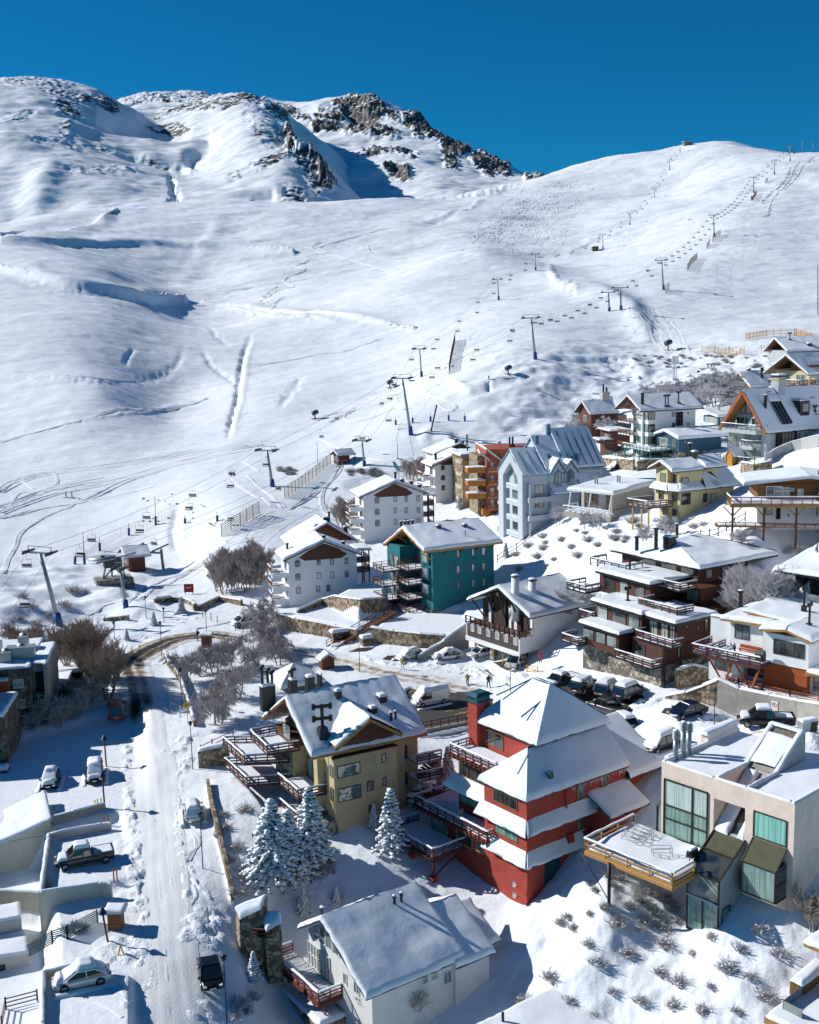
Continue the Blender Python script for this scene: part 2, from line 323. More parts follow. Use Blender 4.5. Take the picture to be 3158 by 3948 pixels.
SLOPE=T([(0,2245,220),(0,2100,262),(0,1914,305),(400,1914,302),(0,1700,350),(0,1500,392),(0,1250,474),(0,1050,615),(0,940,765),(400,1500,385),(420,1250,495),(420,1060,650),(690,1500,432),(735,1240,605),(720,1165,690),(740,1050,805),(640,1620,380),(0,870,1000),
(860,2000,258),(900,1700,335),(900,1500,415),(1000,1250,565),(1000,1050,770),(900,900,950),(835,776,1180),(1500,1500,390),(1626,1453,385),(1500,1250,510),(1500,1050,710),(1500,900,920),(1500,770,1200),
(560,796,1120),(300,830,1060),(1923,1157,530),(2065,1041,690),(1800,985,680),(2065,1384,360),(2350,1199,480),(2559,1118,530),(2754,913,720),(2907,743,950),(2986,671,1060),(3095,590,1250),
(2325,960,800),(2429,867,890),(2523,761,1090),(2581,655,1250),(2648,561,1400),(2115,690,1500),(2322,617,1480),(2774,551,1380),(3158,590,1200),(1900,732,1350),(2100,850,1000),(2400,1300,430),(2600,1330,405),(3000,1350,362),
(3158,1200,480),(3158,1000,640),(3158,800,850),(3600,1350,362),(3600,800,850),(3600,600,1200),(-500,1914,305),(-500,1250,490),(-500,900,1000),
(0,1060,1350),(560,1000,1500),(835,960,1500),(1500,930,1550),(1900,860,1750),(2115,830,1900),(2648,760,1850),(3158,760,1600),(-500,1050,1350),(3700,760,1600)])
TER=Sheet(NEAR+SLOPE)
def crease(uu,vv,pts,w,one=0):
    """profile value 0..1 of distance (photo px) to a polyline; one: -1/1 keeps one side only"""
    best=np.full(uu.shape,1e9);sg=np.zeros(uu.shape);ar=np.zeros(uu.shape);n=len(pts)-1;i=-1
    for (a,b),(c,d) in zip(pts[:-1],pts[1:]):
        i+=1
        dx,dy=c-a,d-b;L=dx*dx+dy*dy; t=np.clip(((uu-a)*dx+(vv-b)*dy)/L,0,1)
        e=np.hypot(uu-a-t*dx,vv-b-t*dy); s=np.sign((uu-a)*dy-(vv-b)*dx); k=e<best; ar=np.where(k,(i+t)/n,ar); best=np.where(k,e,best);sg=np.where(k,s,sg)
    if w<16: best=np.abs(best+.55*w*vnoise(uu/13,vv/13)+.35*w*vnoise(uu/5,vv/5))
    r=np.exp(-(best/w)**2)*(np.clip(np.minimum(ar,1-ar)*5,0.,1) if w<60 else np.sin(np.pi*ar)**1.5)
    if one: r=np.where(sg*one>0,r,np.exp(-(best/(w*.25))**2))
    return r
def P_(r,*a): return [px(r,x,y) for x,y in a]
# relief features read off the slope: (polyline, width px, height m, one-sided)
CRE=[(P_('O',(1050,520),(1010,620),(995,700),(985,790),(955,900),(942,970)),8,-2.2,0),(P_('O',(1070,520),(1030,620),(1015,720),(1010,800),(980,880),(962,960)),10,.5,0),
(P_('O',(560,590),(535,625),(515,655)),9,-1.2,0),(P_('O',(500,690),(600,712),(690,705),(740,660),(775,560)),12,-.8,0),
(P_('O',(860,480),(900,540),(960,580)),8,-.8,0),(P_('O',(830,580),(880,660),(950,700),(975,720)),8,-1.1,0),
(P_('O',(0,262),(150,290),(300,325),(450,352),(600,378),(770,392)),34,9,1),(P_('O',(0,285),(150,318),(300,345),(450,372),(600,395),(770,402)),9,-1,0),
(P_('O',(0,152),(300,160),(600,165),(900,172),(1220,178)),26,7,1),
(P_('O',(950,20),(890,100),(830,190),(770,290),(735,360)),36,2.2,0),(P_('O',(880,60),(840,130),(790,220),(740,300)),30,-1.6,0),
(P_('O',(0,690),(200,692),(350,705),(500,720)),7,1.2,0),(P_('O',(0,970),(200,915),(400,868),(640,838),(760,815),(860,795)),5,.7,0),
(P_('O',(480,30),(420,60),(350,95),(200,125),(0,140)),30,6,1),(P_('O',(0,100),(200,62),(420,20),(620,0),(900,-15)),16,7,0),
(P_('O',(840,400),(1100,430),(1250,445),(1450,468),(1720,490)),16,3,1),(P_('O',(840,410),(1100,445),(1250,462),(1450,485)),9,1.5,0),
(P_('L',(1210,400),(1170,500),(1150,600),(1165,680),(1185,740)),16,-1.3,0),(P_('L',(1260,400),(1230,520),(1210,640),(1230,730)),20,.5,0),
(P_('N',(0,600),(220,610),(330,650),(420,685),(520,720),(640,760),(800,815),(920,880),(985,950),(1000,1010)),40,7,0),(P_('N',(420,655),(540,690),(620,725),(700,770),(830,850),(930,890),(1020,950),(1060,1030)),24,-1.2,0),
(P_('N',(0,400),(200,385),(330,370),(460,335)),7,5,0),(P_('N',(0,520),(120,490),(250,430),(340,385)),6,1.6,0),(P_('N',(0,540),(120,505),(260,445)),6,-1.2,0),
(P_('N',(640,640),(760,575),(850,560),(1100,520)),8,1.5,0),(P_('N',(560,720),(620,780),(720,820)),12,2,0),
(P_('Q',(300,360),(240,420),(180,490),(120,560)),14,-1.0,0),(P_('Q',(1520,380),(1530,440)),8,-2,0),(P_('Q',(1250,370),(1400,430),(1520,380),(1700,350)),18,2.4,0),
(P_('Q',(1050,760),(1150,720),(1250,760),(1290,830)),24,2.4,0),(P_('L',(800,1000),(900,980),(1000,1000)),30,-1.2,0),
(P_('Q',(640,960),(800,940),(1000,950),(1120,930)),20,2.0,0),(P_('Q',(560,1100),(760,1020),(1000,1010),(1120,1000)),24,-2.2,0),
(P_('K',(380,160),(480,230),(520,300)),40,3,0),(P_('K',(200,130),(330,160),(480,200)),14,-2,0)]
def softbox(v,a,b,s): return 1/(1+np.exp(-(v-a)/s))*1/(1+np.exp((v-b)/s))
def ter_detail(x,y,z):
    P=np.stack([x,y,z],1)-CAM; t=P@FW; u=CU+F*(P@RT)/t; v=CV-F*(P@UP)/t
    d=np.zeros(len(x)); far=np.clip((y-235)/90,0,1)
    d+=.10*fbm(x/7,y/7,3,1)+.05*fbm(x/1.3,y/1.3,3,3)*(1-far)
    lump=softbox(u,2000,3400,40)*softbox(v,3330,4100,40); d+=lump*.35*fbm(x/3.5,y/3.5,4,5)
    d+=far*(.26*fbm((x+.25*y)/14,y/6.5,4,11)*np.clip(y/430,.6,2.0)+1.5*fbm(x/90,y/70,3,21)*np.clip(y/500,.3,2.))
    bumpy=softbox(u,1850,3300,60)*softbox(v,1330,1720,25); d+=bumpy*.9*fbm((x+y*.6)/9,(y-.4*x)/6,3,31)
    left=softbox(u,-900,620,50)*softbox(v,2180,2560,25); d+=left*.9*fbm(x/9,y/8,3,41)
    for pts,w,h,o in CRE:
        xs=[p[0] for p in pts];ys=[p[1] for p in pts]
        k=(u>min(xs)-3*w)&(u<max(xs)+3*w)&(v>min(ys)-3*w)&(v<max(ys)+3*w)
        if k.any(): d[k]+=.5*h*crease(u[k],v[k],pts,w,o)
    return z+d
NA,NR=620,1000
AZ=np.tan(np.radians(np.linspace(-29,29,NA))); RR=np.exp(np.linspace(math.log(62),math.log(1900),NR))
GX=(RR[:,None]*AZ[None]);GY=np.repeat(RR[:,None],NA,1)
GZ=ter_detail(GX.ravel(),GY.ravel(),TER.z(GX,GY)).reshape(NR,NA)
LR0,LR1=math.log(62),math.log(1900)
def gz(x,y):
    """height of the finished ground mesh (bilinear in its own grid)"""
    x=np.asarray(x,float);y=np.asarray(y,float)
    fi=np.clip((np.log(np.maximum(y,62.01))-LR0)/(LR1-LR0)*(NR-1),0,NR-1.001); fj=np.clip((np.degrees(np.arctan(x/y))+29)/58*(NA-1),0,NA-1.001)
    i=fi.astype(int);j=fj.astype(int);a=fi-i;b=fj-j
    return (GZ[i,j]*(1-b)+GZ[i,j+1]*b)*(1-a)+(GZ[i+1,j]*(1-b)+GZ[i+1,j+1]*b)*a
def flatten(poly,z,soft=1.5):
    """level a yard: poly world xy"""
    poly=np.array(poly)[:,:2]; c=poly.mean(0); m=np.abs(GX-c[0])+np.abs(GY-c[1])<140
    X=GX[m];Y=GY[m];ins=np.zeros(len(X),bool);dm=np.full(len(X),1e9);n=len(poly)
    for i in range(n):
        a,b=poly[i],poly[(i+1)%n];dd=b-a;L=dd@dd;t=np.clip(((X-a[0])*dd[0]+(Y-a[1])*dd[1])/L,0,1);dm=np.minimum(dm,np.hypot(X-a[0]-t*dd[0],Y-a[1]-t*dd[1]))
        cr=((a[1]>Y)!=(b[1]>Y))&(X<(b[0]-a[0])*(Y-a[1])/(b[1]-a[1]+1e-9)+a[0]);ins^=cr
    w=np.where(ins,1,np.clip(1-dm/soft,0,1)); w=w*w*(3-2*w); g=GZ[m]; GZ[m]=g*(1-w)+(z if np.isscalar(z) else z(X,Y))*w
def hit(u,v,z0=None):
    """where the sight line of a photo pixel meets the ground"""
    d=ray(u,v); t=np.exp(np.linspace(math.log(60),math.log(1850),2600)); P=CAM+d[None]*t[:,None]
    f=P[:,2]-gz(P[:,0],np.maximum(P[:,1],62.01)); k=np.where(f<0)[0]
    if len(k)==0: return P[-1]
    i=max(1,k[0]); a=f[i-1]/(f[i-1]-f[i]+1e-12); q=P[i-1]*(1-a)+P[i]*a; return q
def g(r,x,y): return hit(*px(r,x,y))

def raise_(poly,dz,soft=.5): flatten(poly,lambda X,Y:gz(X,Y)+dz,soft)
# ---------------------------------------------------------------- yards levelled before the ground is meshed
def pq(r,z,*a): return [at_z(*px(r,x,y),z)[:2] for x,y in a]
def yard(r,z,*a,soft=1.5): flatten(pq(r,z,*a),z,soft)
yard('P',-1.6,(-600,1250),(545,1190),(525,1800),(1000,1600),(700,1990),(-600,2100),soft=.8)
yard('P',1.7,(560,1500),(655,750),(1560,560),(1800,1300),soft=.7)
yard('p',-2.6,(-700,300),(500,250),(545,860),(560,1546),(520,2000),(-700,2000),soft=2.)
yard('p',.4,(610,900),(1250,760),(1700,900),(1700,1900),(610,1900),soft=.7)
yard('B',1.2,(330,430),(720,470),(720,560),(400,640),soft=1.)
yard('G',6.7,(130,795),(250,820),(655,900),(905,785),(820,775),(660,770),(500,690),(420,705),(300,790),soft=.5)
yard('G',8.6,(500,690),(660,770),(825,720),(820,600),(700,590),soft=.5)
yard('G',7.0,(745,915),(950,925),(1235,965),(1385,880),(1350,790),(1160,800),(920,800),soft=.5)
yard('R',12.3,(610,920),(1100,1030),(1725,1190),(2300,1330),(2300,700),(1300,700),(650,860),soft=.5)
yard('F',2.6,(40,1110),(960,900),(960,1500),(700,1570),(360,1640),(40,1600),soft=3)
raise_([hit(*px('D',x,y))[:2] for x,y in((1395,150),(1420,300),(1460,460),(1510,660),(1560,910),(1725,1000),(1900,700),(1725,300),(1560,120))],.85,.6)
# ---------------------------------------------------------------- ground mesh, mountains
def gridmesh(name,X,Y,Zv,m,attrs={}):
    nr,na=X.shape; me=D.meshes.new(name); co=np.stack([X,Y,Zv],2).reshape(-1,3).astype(np.float32)
    i=np.arange((nr-1)*(na-1)); r=i//(na-1); c=i%(na-1); a=r*na+c
    fa=np.stack([a,a+1,a+na+1,a+na],1).astype(np.int32)
    me.vertices.add(len(co));me.vertices.foreach_set('co',co.ravel());me.loops.add(fa.size);me.loops.foreach_set('vertex_index',fa.ravel())
    me.polygons.add(len(fa));me.polygons.foreach_set('loop_start',np.arange(0,fa.size,4,dtype=np.int32));me.polygons.foreach_set('loop_total',np.full(len(fa),4,np.int32))
    me.polygons.foreach_set('use_smooth',np.ones(len(fa),bool));me.update(calc_edges=True)
    for k,v in attrs.items():
        at=me.attributes.new(k,'FLOAT','POINT');at.data.foreach_set('value',np.asarray(v,np.float32).ravel())
    me.materials.append(m);o=D.objects.new(name,me);COL.objects.link(o);o['kind']='structure';return o
def pix(X,Y,Zv):
    P=np.stack([X.ravel(),Y.ravel(),Zv.ravel()],1)-CAM;t=P@FW
    return CU+F*(P@RT)/t,CV-F*(P@UP)/t
def inpoly(u,v,poly,soft=8):
    n=len(poly);ins=np.zeros(u.shape,bool);dm=np.full(u.shape,1e9)
    for i in range(n):
        a,b=poly[i],poly[(i+1)%n];dx,dy=b[0]-a[0],b[1]-a[1];L=dx*dx+dy*dy+1e-9;t=np.clip(((u-a[0])*dx+(v-a[1])*dy)/L,0,1)
        dm=np.minimum(dm,np.hypot(u-a[0]-t*dx,v-a[1]-t*dy))
        ins^=((a[1]>v)!=(b[1]>v))&(u<(b[0]-a[0])*(v-a[1])/(b[1]-a[1]+1e-9)+a[0])
    return np.where(ins,1,np.clip(1-dm/soft,0,1))
def mountmat(name,rockc=('#7a7672','#42403f'),ns=.02,fine=.35,bd=1.2):
    m,n,l,b=nt(name);b.inputs['Roughness'].default_value=.7;b.inputs['Specular IOR Level'].default_value=.2
    tc=n.new('ShaderNodeTexCoord');at=n.new('ShaderNodeAttribute');at.attribute_name='rock'
    mp=n.new('ShaderNodeMapping');mp.inputs['Scale'].default_value=(1,1,2.2);mp.inputs['Rotation'].default_value=(0,.5,0);l.new(tc.outputs['Object'],mp.inputs[0])
    a=n.new('ShaderNodeTexNoise');a.inputs['Scale'].default_value=ns;a.inputs['Detail'].default_value=9;a.inputs['Roughness'].default_value=.7;l.new(mp.outputs[0],a.inputs[0])
    ge=n.new('ShaderNodeNewGeometry');sp=n.new('ShaderNodeSeparateXYZ');l.new(ge.outputs['True Normal'],sp.inputs[0])
    s=n.new('ShaderNodeMapRange');s.inputs[1].default_value=.95;s.inputs[2].default_value=.6;s.inputs[3].default_value=-.14;s.inputs[4].default_value=.12;l.new(sp.outputs[2],s.inputs[0])
    p=n.new('ShaderNodeMath');p.operation='ADD';l.new(a.outputs[0],p.inputs[0]);l.new(s.outputs[0],p.inputs[1])
    q=n.new('ShaderNodeMath');q.operation='MULTIPLY_ADD';q.inputs[1].default_value=.425;l.new(at.outputs['Fac'],q.inputs[0]);l.new(p.outputs[0],q.inputs[2])
    f=n.new('ShaderNodeMapRange');f.inputs[1].default_value=.80;f.inputs[2].default_value=.845;l.new(q.outputs[0],f.inputs[0])
    c2=n.new('ShaderNodeTexNoise');c2.inputs['Scale'].default_value=ns*2;c2.inputs['Detail'].default_value=5;l.new(mp.outputs[0],c2.inputs[0])
    rc=n.new('ShaderNodeMix');rc.data_type='RGBA';rc.inputs[6].default_value=lin(rockc[0]);rc.inputs[7].default_value=lin(rockc[1]);l.new(c2.outputs[0],rc.inputs[0])
    mx=n.new('ShaderNodeMix');mx.data_type='RGBA';l.new(f.outputs[0],mx.inputs[0]);mx.inputs[6].default_value=(.77,.81,.865,1);l.new(rc.outputs[2],mx.inputs[7]);l.new(mx.outputs[2],b.inputs['Base Color'])
    n3=n.new('ShaderNodeTexNoise');n3.inputs['Scale'].default_value=fine;n3.inputs['Detail'].default_value=6;m3=n.new('ShaderNodeMapping');m3.inputs['Scale'].default_value=(.35,1,1);m3.inputs['Rotation'].default_value=(0,0,.2);l.new(tc.outputs['Object'],m3.inputs[0]);l.new(m3.outputs[0],n3.inputs[0])
    bp=n.new('ShaderNodeBump');bp.inputs['Strength'].default_value=.5;bp.inputs['Distance'].default_value=bd;l.new(n3.outputs[0],bp.inputs['Height']);l.new(bp.outputs[0],b.inputs['Normal'])
    return m
_m=mountmat('ground_snow',('#6b5a48','#3a3029'),.3,.35,.35)
def _streaks(m):
    n=m.node_tree.nodes;l=m.node_tree.links;bp=[x for x in n if x.type=='BUMP'][0];tc=[x for x in n if x.type=='TEX_COORD'][0]
    mp=n.new('ShaderNodeMapping');mp.inputs['Scale'].default_value=(.07,.2,.2);mp.inputs['Rotation'].default_value=(0,0,-.25);l.new(tc.outputs['Object'],mp.inputs[0])
    z=n.new('ShaderNodeTexNoise');z.inputs['Scale'].default_value=1;z.inputs['Detail'].default_value=7;z.inputs['Roughness'].default_value=.62;l.new(mp.outputs[0],z.inputs[0])
    sp=n.new('ShaderNodeSeparateXYZ');l.new(tc.outputs['Object'],sp.inputs[0]);mr=n.new('ShaderNodeMapRange');mr.inputs[1].default_value=210;mr.inputs[2].default_value=330;mr.inputs[3].default_value=.0;mr.inputs[4].default_value=1;l.new(sp.outputs[1],mr.inputs[0])
    mu=n.new('ShaderNodeMath');mu.operation='MULTIPLY';l.new(z.outputs[0],mu.inputs[0]);l.new(mr.outputs[0],mu.inputs[1])
    b2=n.new('ShaderNodeBump');b2.inputs['Strength'].default_value=.42;b2.inputs['Distance'].default_value=1.7;l.new(mu.outputs[0],b2.inputs['Height']);l.new(b2.outputs[0],bp.inputs['Normal'])
    n3=n.new('ShaderNodeTexNoise');n3.inputs['Scale'].default_value=1.6;n3.inputs['Detail'].default_value=8;n3.inputs['Roughness'].default_value=.65;l.new(tc.outputs['Object'],n3.inputs[0]);b3=n.new('ShaderNodeBump');b3.inputs['Strength'].default_value=.6;b3.inputs['Distance'].default_value=.16;l.new(n3.outputs[0],b3.inputs['Height']);l.new(b3.outputs[0],b2.inputs['Normal'])
_streaks(_m)
uu,vv=pix(GX,GY,GZ)
ROCKN=[(P_('N',(1480,250),(1530,245),(1500,275)),.9),(P_('N',(1160,255),(1330,240),(1500,205),(1570,200),(1570,215),(1400,245),(1180,270)),.62),(P_('N',(960,290),(1050,280),(1050,300),(970,308)),.7),(P_('N',(1250,430),(1310,420),(1310,440),(1260,445)),.9),(P_('N',(1160,490),(1200,485),(1195,505),(1165,505)),.9),(P_('N',(1340,390),(1480,270),(1530,245),(1500,290),(1380,400)),.6),
(P_('N',(1420,235),(1480,225),(1480,245),(1430,250)),.8),(P_('N',(450,290),(560,300),(560,318),(470,318)),.7),(P_('N',(640,275),(740,255),(830,235),(830,245),(740,275)),.75),(P_('N',(750,990),(880,990),(980,1010),(960,1030),(800,1015)),.72),(P_('N',(380,345),(460,325),(470,345),(400,360)),.6),
(P_('O',(690,415),(840,430),(860,455),(720,440)),.58),(P_('O',(1100,455),(1190,460),(1180,475),(1110,475)),.62),(P_('O',(730,960),(860,900),(960,720),(970,760),(930,960),(800,975)),.55),(P_('O',(1440,470),(1720,500),(1720,520),(1500,500)),.6),(P_('L',(900,380),(1060,340),(1180,400),(1100,560),(980,520)),.5),(P_('L',(1260,460),(1420,380),(1430,560),(1300,580)),.56),(P_('L',(590,780),(720,740),(860,690),(960,640),(860,780),(640,820)),.54),
(P_('K',(460,180),(600,150),(980,130),(1500,130),(1480,190),(1000,190),(640,220)),.58),(P_('J',(20,380),(220,370),(230,420),(60,430)),.62),(P_('Q',(590,980),(800,960),(780,1010),(600,1010)),.58),(P_('Q',(120,970),(250,960),(240,1010),(130,1010)),.6),(P_('O',(0,440),(420,20),(620,-5),(600,30),(420,60),(200,130)),.42)]
rk=np.zeros(uu.shape)
for pl,val in ROCKN: rk=np.maximum(rk,val*inpoly(uu,vv,pl,14))
GROUND=gridmesh('snowy_ground',GX,GY,GZ,_m,{'rock':rk})
def mountain(name,ctrl,az,r,res,rocks,creases,rough,m,raise_=6):
    sh=Sheet(T(ctrl),1e-4);A=np.tan(np.radians(np.linspace(az[0],az[1],res[0])));R=np.exp(np.linspace(math.log(r[0]),math.log(r[1]),res[1]))
    X=R[:,None]*A[None];Y=np.repeat(R[:,None],res[0],1);Zv=sh.z(X,Y).reshape(X.shape);u,v=pix(X,Y,Zv);rk=np.zeros(u.shape)
    for pl,val in rocks: rk=np.maximum(rk,val*inpoly(u,v,pl,14))
    x,y=X.ravel(),Y.ravel(); d=rough*(fbm(x/160,y/130,4,61)+.25*fbm(x/40,y/25,3,71)); rr=rk.ravel()
    rid=1-np.abs(fbm(x/38,y/30,4,81)); d+=rr*raise_*(rid-.6+.35*np.abs(vnoise(x/10,y/8,3))+.25*vnoise(x/5,y/4,9))
    uf,vf=u.ravel(),v.ravel()
    for pts,w,h,o in creases: d+=h*crease(uf,vf,pts,w,o)
    gridmesh(name,X,Y,Zv+d.reshape(X.shape),m,{'rock':rk})
MM=mountmat('mountain_snow',('#7a7672','#42403f'),.022,.06,5.)
M2=[(0,297,1950),(93,297,1950),(213,296,1930),(278,316,1900),(371,344,1880),(445,390,1880),(519,423,1900),(575,446,1950),(640,425,2050),(740,402,2050),(807,380,2050),(880,362,2000),(937,358,1980),(965,374,1960),(1020,400,1930),(1076,420,1920),(1110,470,1900),
 (-400,300,1950),(0,500,1500),(250,470,1600),(430,490,1700),(550,520,1720),(700,520,1780),(850,480,1750),(950,450,1700),(1050,470,1650),(0,650,1350),(200,650,1350),(420,600,1500),(600,560,1600),(700,640,1520),(740,660,1480),(850,600,1500),(980,560,1480),(1080,560,1480),(400,800,1230),(0,900,1200),(650,760,1260),(800,760,1250),(950,680,1350),(1100,640,1380),(1200,720,1340),(1200,800,1250),
 (1130,560,1560),(1190,600,1500),(1235,650,1450),(1285,705,1400),(1330,760,1360),(1340,850,1300),(-400,900,1200),(-400,600,1400),
 (1250,560,1900),(1300,640,1850),(1360,720,1800),(1420,800,1750),(1500,900,1500),(1200,520,2000),(1150,480,2100),
 (0,400,2400),(213,420,2400),(445,480,2400),(640,520,2500),(937,480,2500),(1076,540,2400),(-400,420,2400)]
mountain('near_mountain',M2,(-22,0),(1190,2450),(520,420),[(P_('M',(20,112),(230,100),(300,130),(250,150),(60,150)),.62),(P_('M',(190,170),(330,160),(480,200),(490,240),(430,240),(320,215),(220,200)),.78),(P_('M',(225,205),(330,220),(330,285),(250,275)),.7),
 (P_('M',(0,290),(100,255),(140,260),(60,300),(0,305)),.5),(P_('M',(655,262),(690,228),(870,188),(1040,168),(1110,212),(1195,250),(1190,290),(1120,255),(1050,226),(900,245),(760,240)),.8),(P_('M',(600,280),(740,285),(800,320),(700,310)),.8),(P_('M',(260,330),(300,300),(290,380),(265,380)),.6),(P_('M',(140,375),(280,370),(480,420),(760,480),(700,480),(400,420)),.5),
 (P_('M',(1060,225),(1180,290),(1240,390),(1200,390),(1100,370),(1000,280)),.56),(P_('M',(1190,300),(1240,390),(1230,395),(1195,390)),.9),(P_('M',(1050,450),(1130,420),(1220,425),(1150,440),(1070,475)),.8),(P_('M',(1215,430),(1300,425),(1340,490),(1400,545),(1320,580),(1265,490)),.72),(P_('M',(1190,540),(1260,560),(1260,625),(1180,620)),.66),(P_('M',(280,490),(560,495),(560,510),(300,510)),.46),(P_('M',(940,510),(980,490),(990,505)),.6)],
 [(P_('M',(700,500),(720,560),(745,580),(700,610),(660,640)),11,-5,0),(P_('M',(900,330),(860,380),(800,440),(790,480)),26,-12,0),(P_('M',(480,420),(600,455),(730,485),(790,488)),16,-9,0),(P_('M',(400,290),(520,300),(640,300),(800,330)),34,-16,0),(P_('M',(60,700),(140,620),(200,540),(260,470)),60,10,0),(P_('M',(1040,600),(1100,575),(1150,570)),20,-4,0),(P_('M',(1180,295),(1215,390),(1290,430),(1340,500),(1390,560)),14,16,0)],7,MM)
M3=[(464,386,3100),(529,361,3100),(649,362,3100),(742,363,3050),(807,373,3000),(1039,396,2750),(1150,390,2700),(1289,378,2600),(1380,372,2560),(1447,371,2520),(1484,412,2480),(1530,432,2450),(1567,436,2430),(1600,442,2420),(1622,487,2380),(1654,496,2350),(1717,536,2280),(1780,562,2200),(1812,586,2150),(1871,607,2080),(1916,631,2020),(1961,656,1950),(2024,667,1900),(2106,672,1860),
 (300,430,3100),(0,430,3100),(1039,470,2450),(1200,450,2400),(1300,430,2450),(1400,470,2380),(1500,500,2280),(1250,520,2200),(1400,540,2150),(1550,530,2150),(1700,580,2050),(1800,620,1980),(1900,670,1850),(2050,700,1800),(1350,610,2000),(1450,580,2050),(1600,600,1980),(1420,680,1850),(1550,670,1820),(1700,660,1800),(1500,740,1700),(1700,720,1700),(1900,720,1720),(1400,760,1700),(1300,700,1800),(2100,760,1650),
 (2200,720,1850),(2300,800,1800),(529,450,3600),(1039,480,3300),(1447,470,3000),(1600,540,2900),(1812,680,2600),(2024,760,2300),(2106,770,2200),(0,520,3600),(1300,840,1560),(1700,820,1560),(2100,860,1560)]
mountain('far_mountain',M3,(-17,9),(1560,3700),(560,440),[(P_('M',(1385,205),(1450,186),(1562,183),(1602,232),(1575,278),(1545,308),(1490,292),(1420,232)),.88),(P_('M',(1600,235),(1655,260),(1650,290),(1610,265)),.8),(P_('M',(1675,258),(1760,255),(1790,330),(1740,345),(1690,300)),1.),(P_('M',(1325,235),(1395,230),(1400,255),(1340,250)),.6),(P_('M',(1305,270),(1400,262),(1430,290),(1330,285)),.8),(P_('M',(1300,302),(1400,305),(1400,325),(1310,320)),.9),(P_('M',(1420,322),(1560,315),(1650,350),(1560,352),(1430,336)),.85),
 (P_('M',(1100,215),(1200,235),(1280,265),(1280,290),(1200,265),(1110,235)),.75),(P_('M',(1450,440),(1570,410),(1725,425),(1725,445),(1600,440),(1500,460)),.68),(P_('M',(1590,495),(1700,495),(1700,520),(1610,510)),.8),(P_('M',(500,195),(600,175),(860,180),(860,195),(700,205),(560,215)),.5),
 (P_('N',(0,45),(30,95),(60,105),(130,150),(110,160),(40,125),(0,130)),.9),(P_('N',(110,170),(160,148),(235,200),(230,212),(180,210),(130,195)),1.),(P_('N',(125,215),(175,212),(180,262),(135,262)),.8),(P_('N',(235,228),(300,222),(405,282),(340,272),(330,300),(280,262)),.9),(P_('N',(470,292),(550,300),(540,318),(480,315)),.8)],
 [(P_('M',(1430,230),(1520,290),(1550,330)),26,-22,0),(P_('M',(1220,400),(1300,440),(1400,450),(1480,480)),40,-18,0)],8,MM,15)
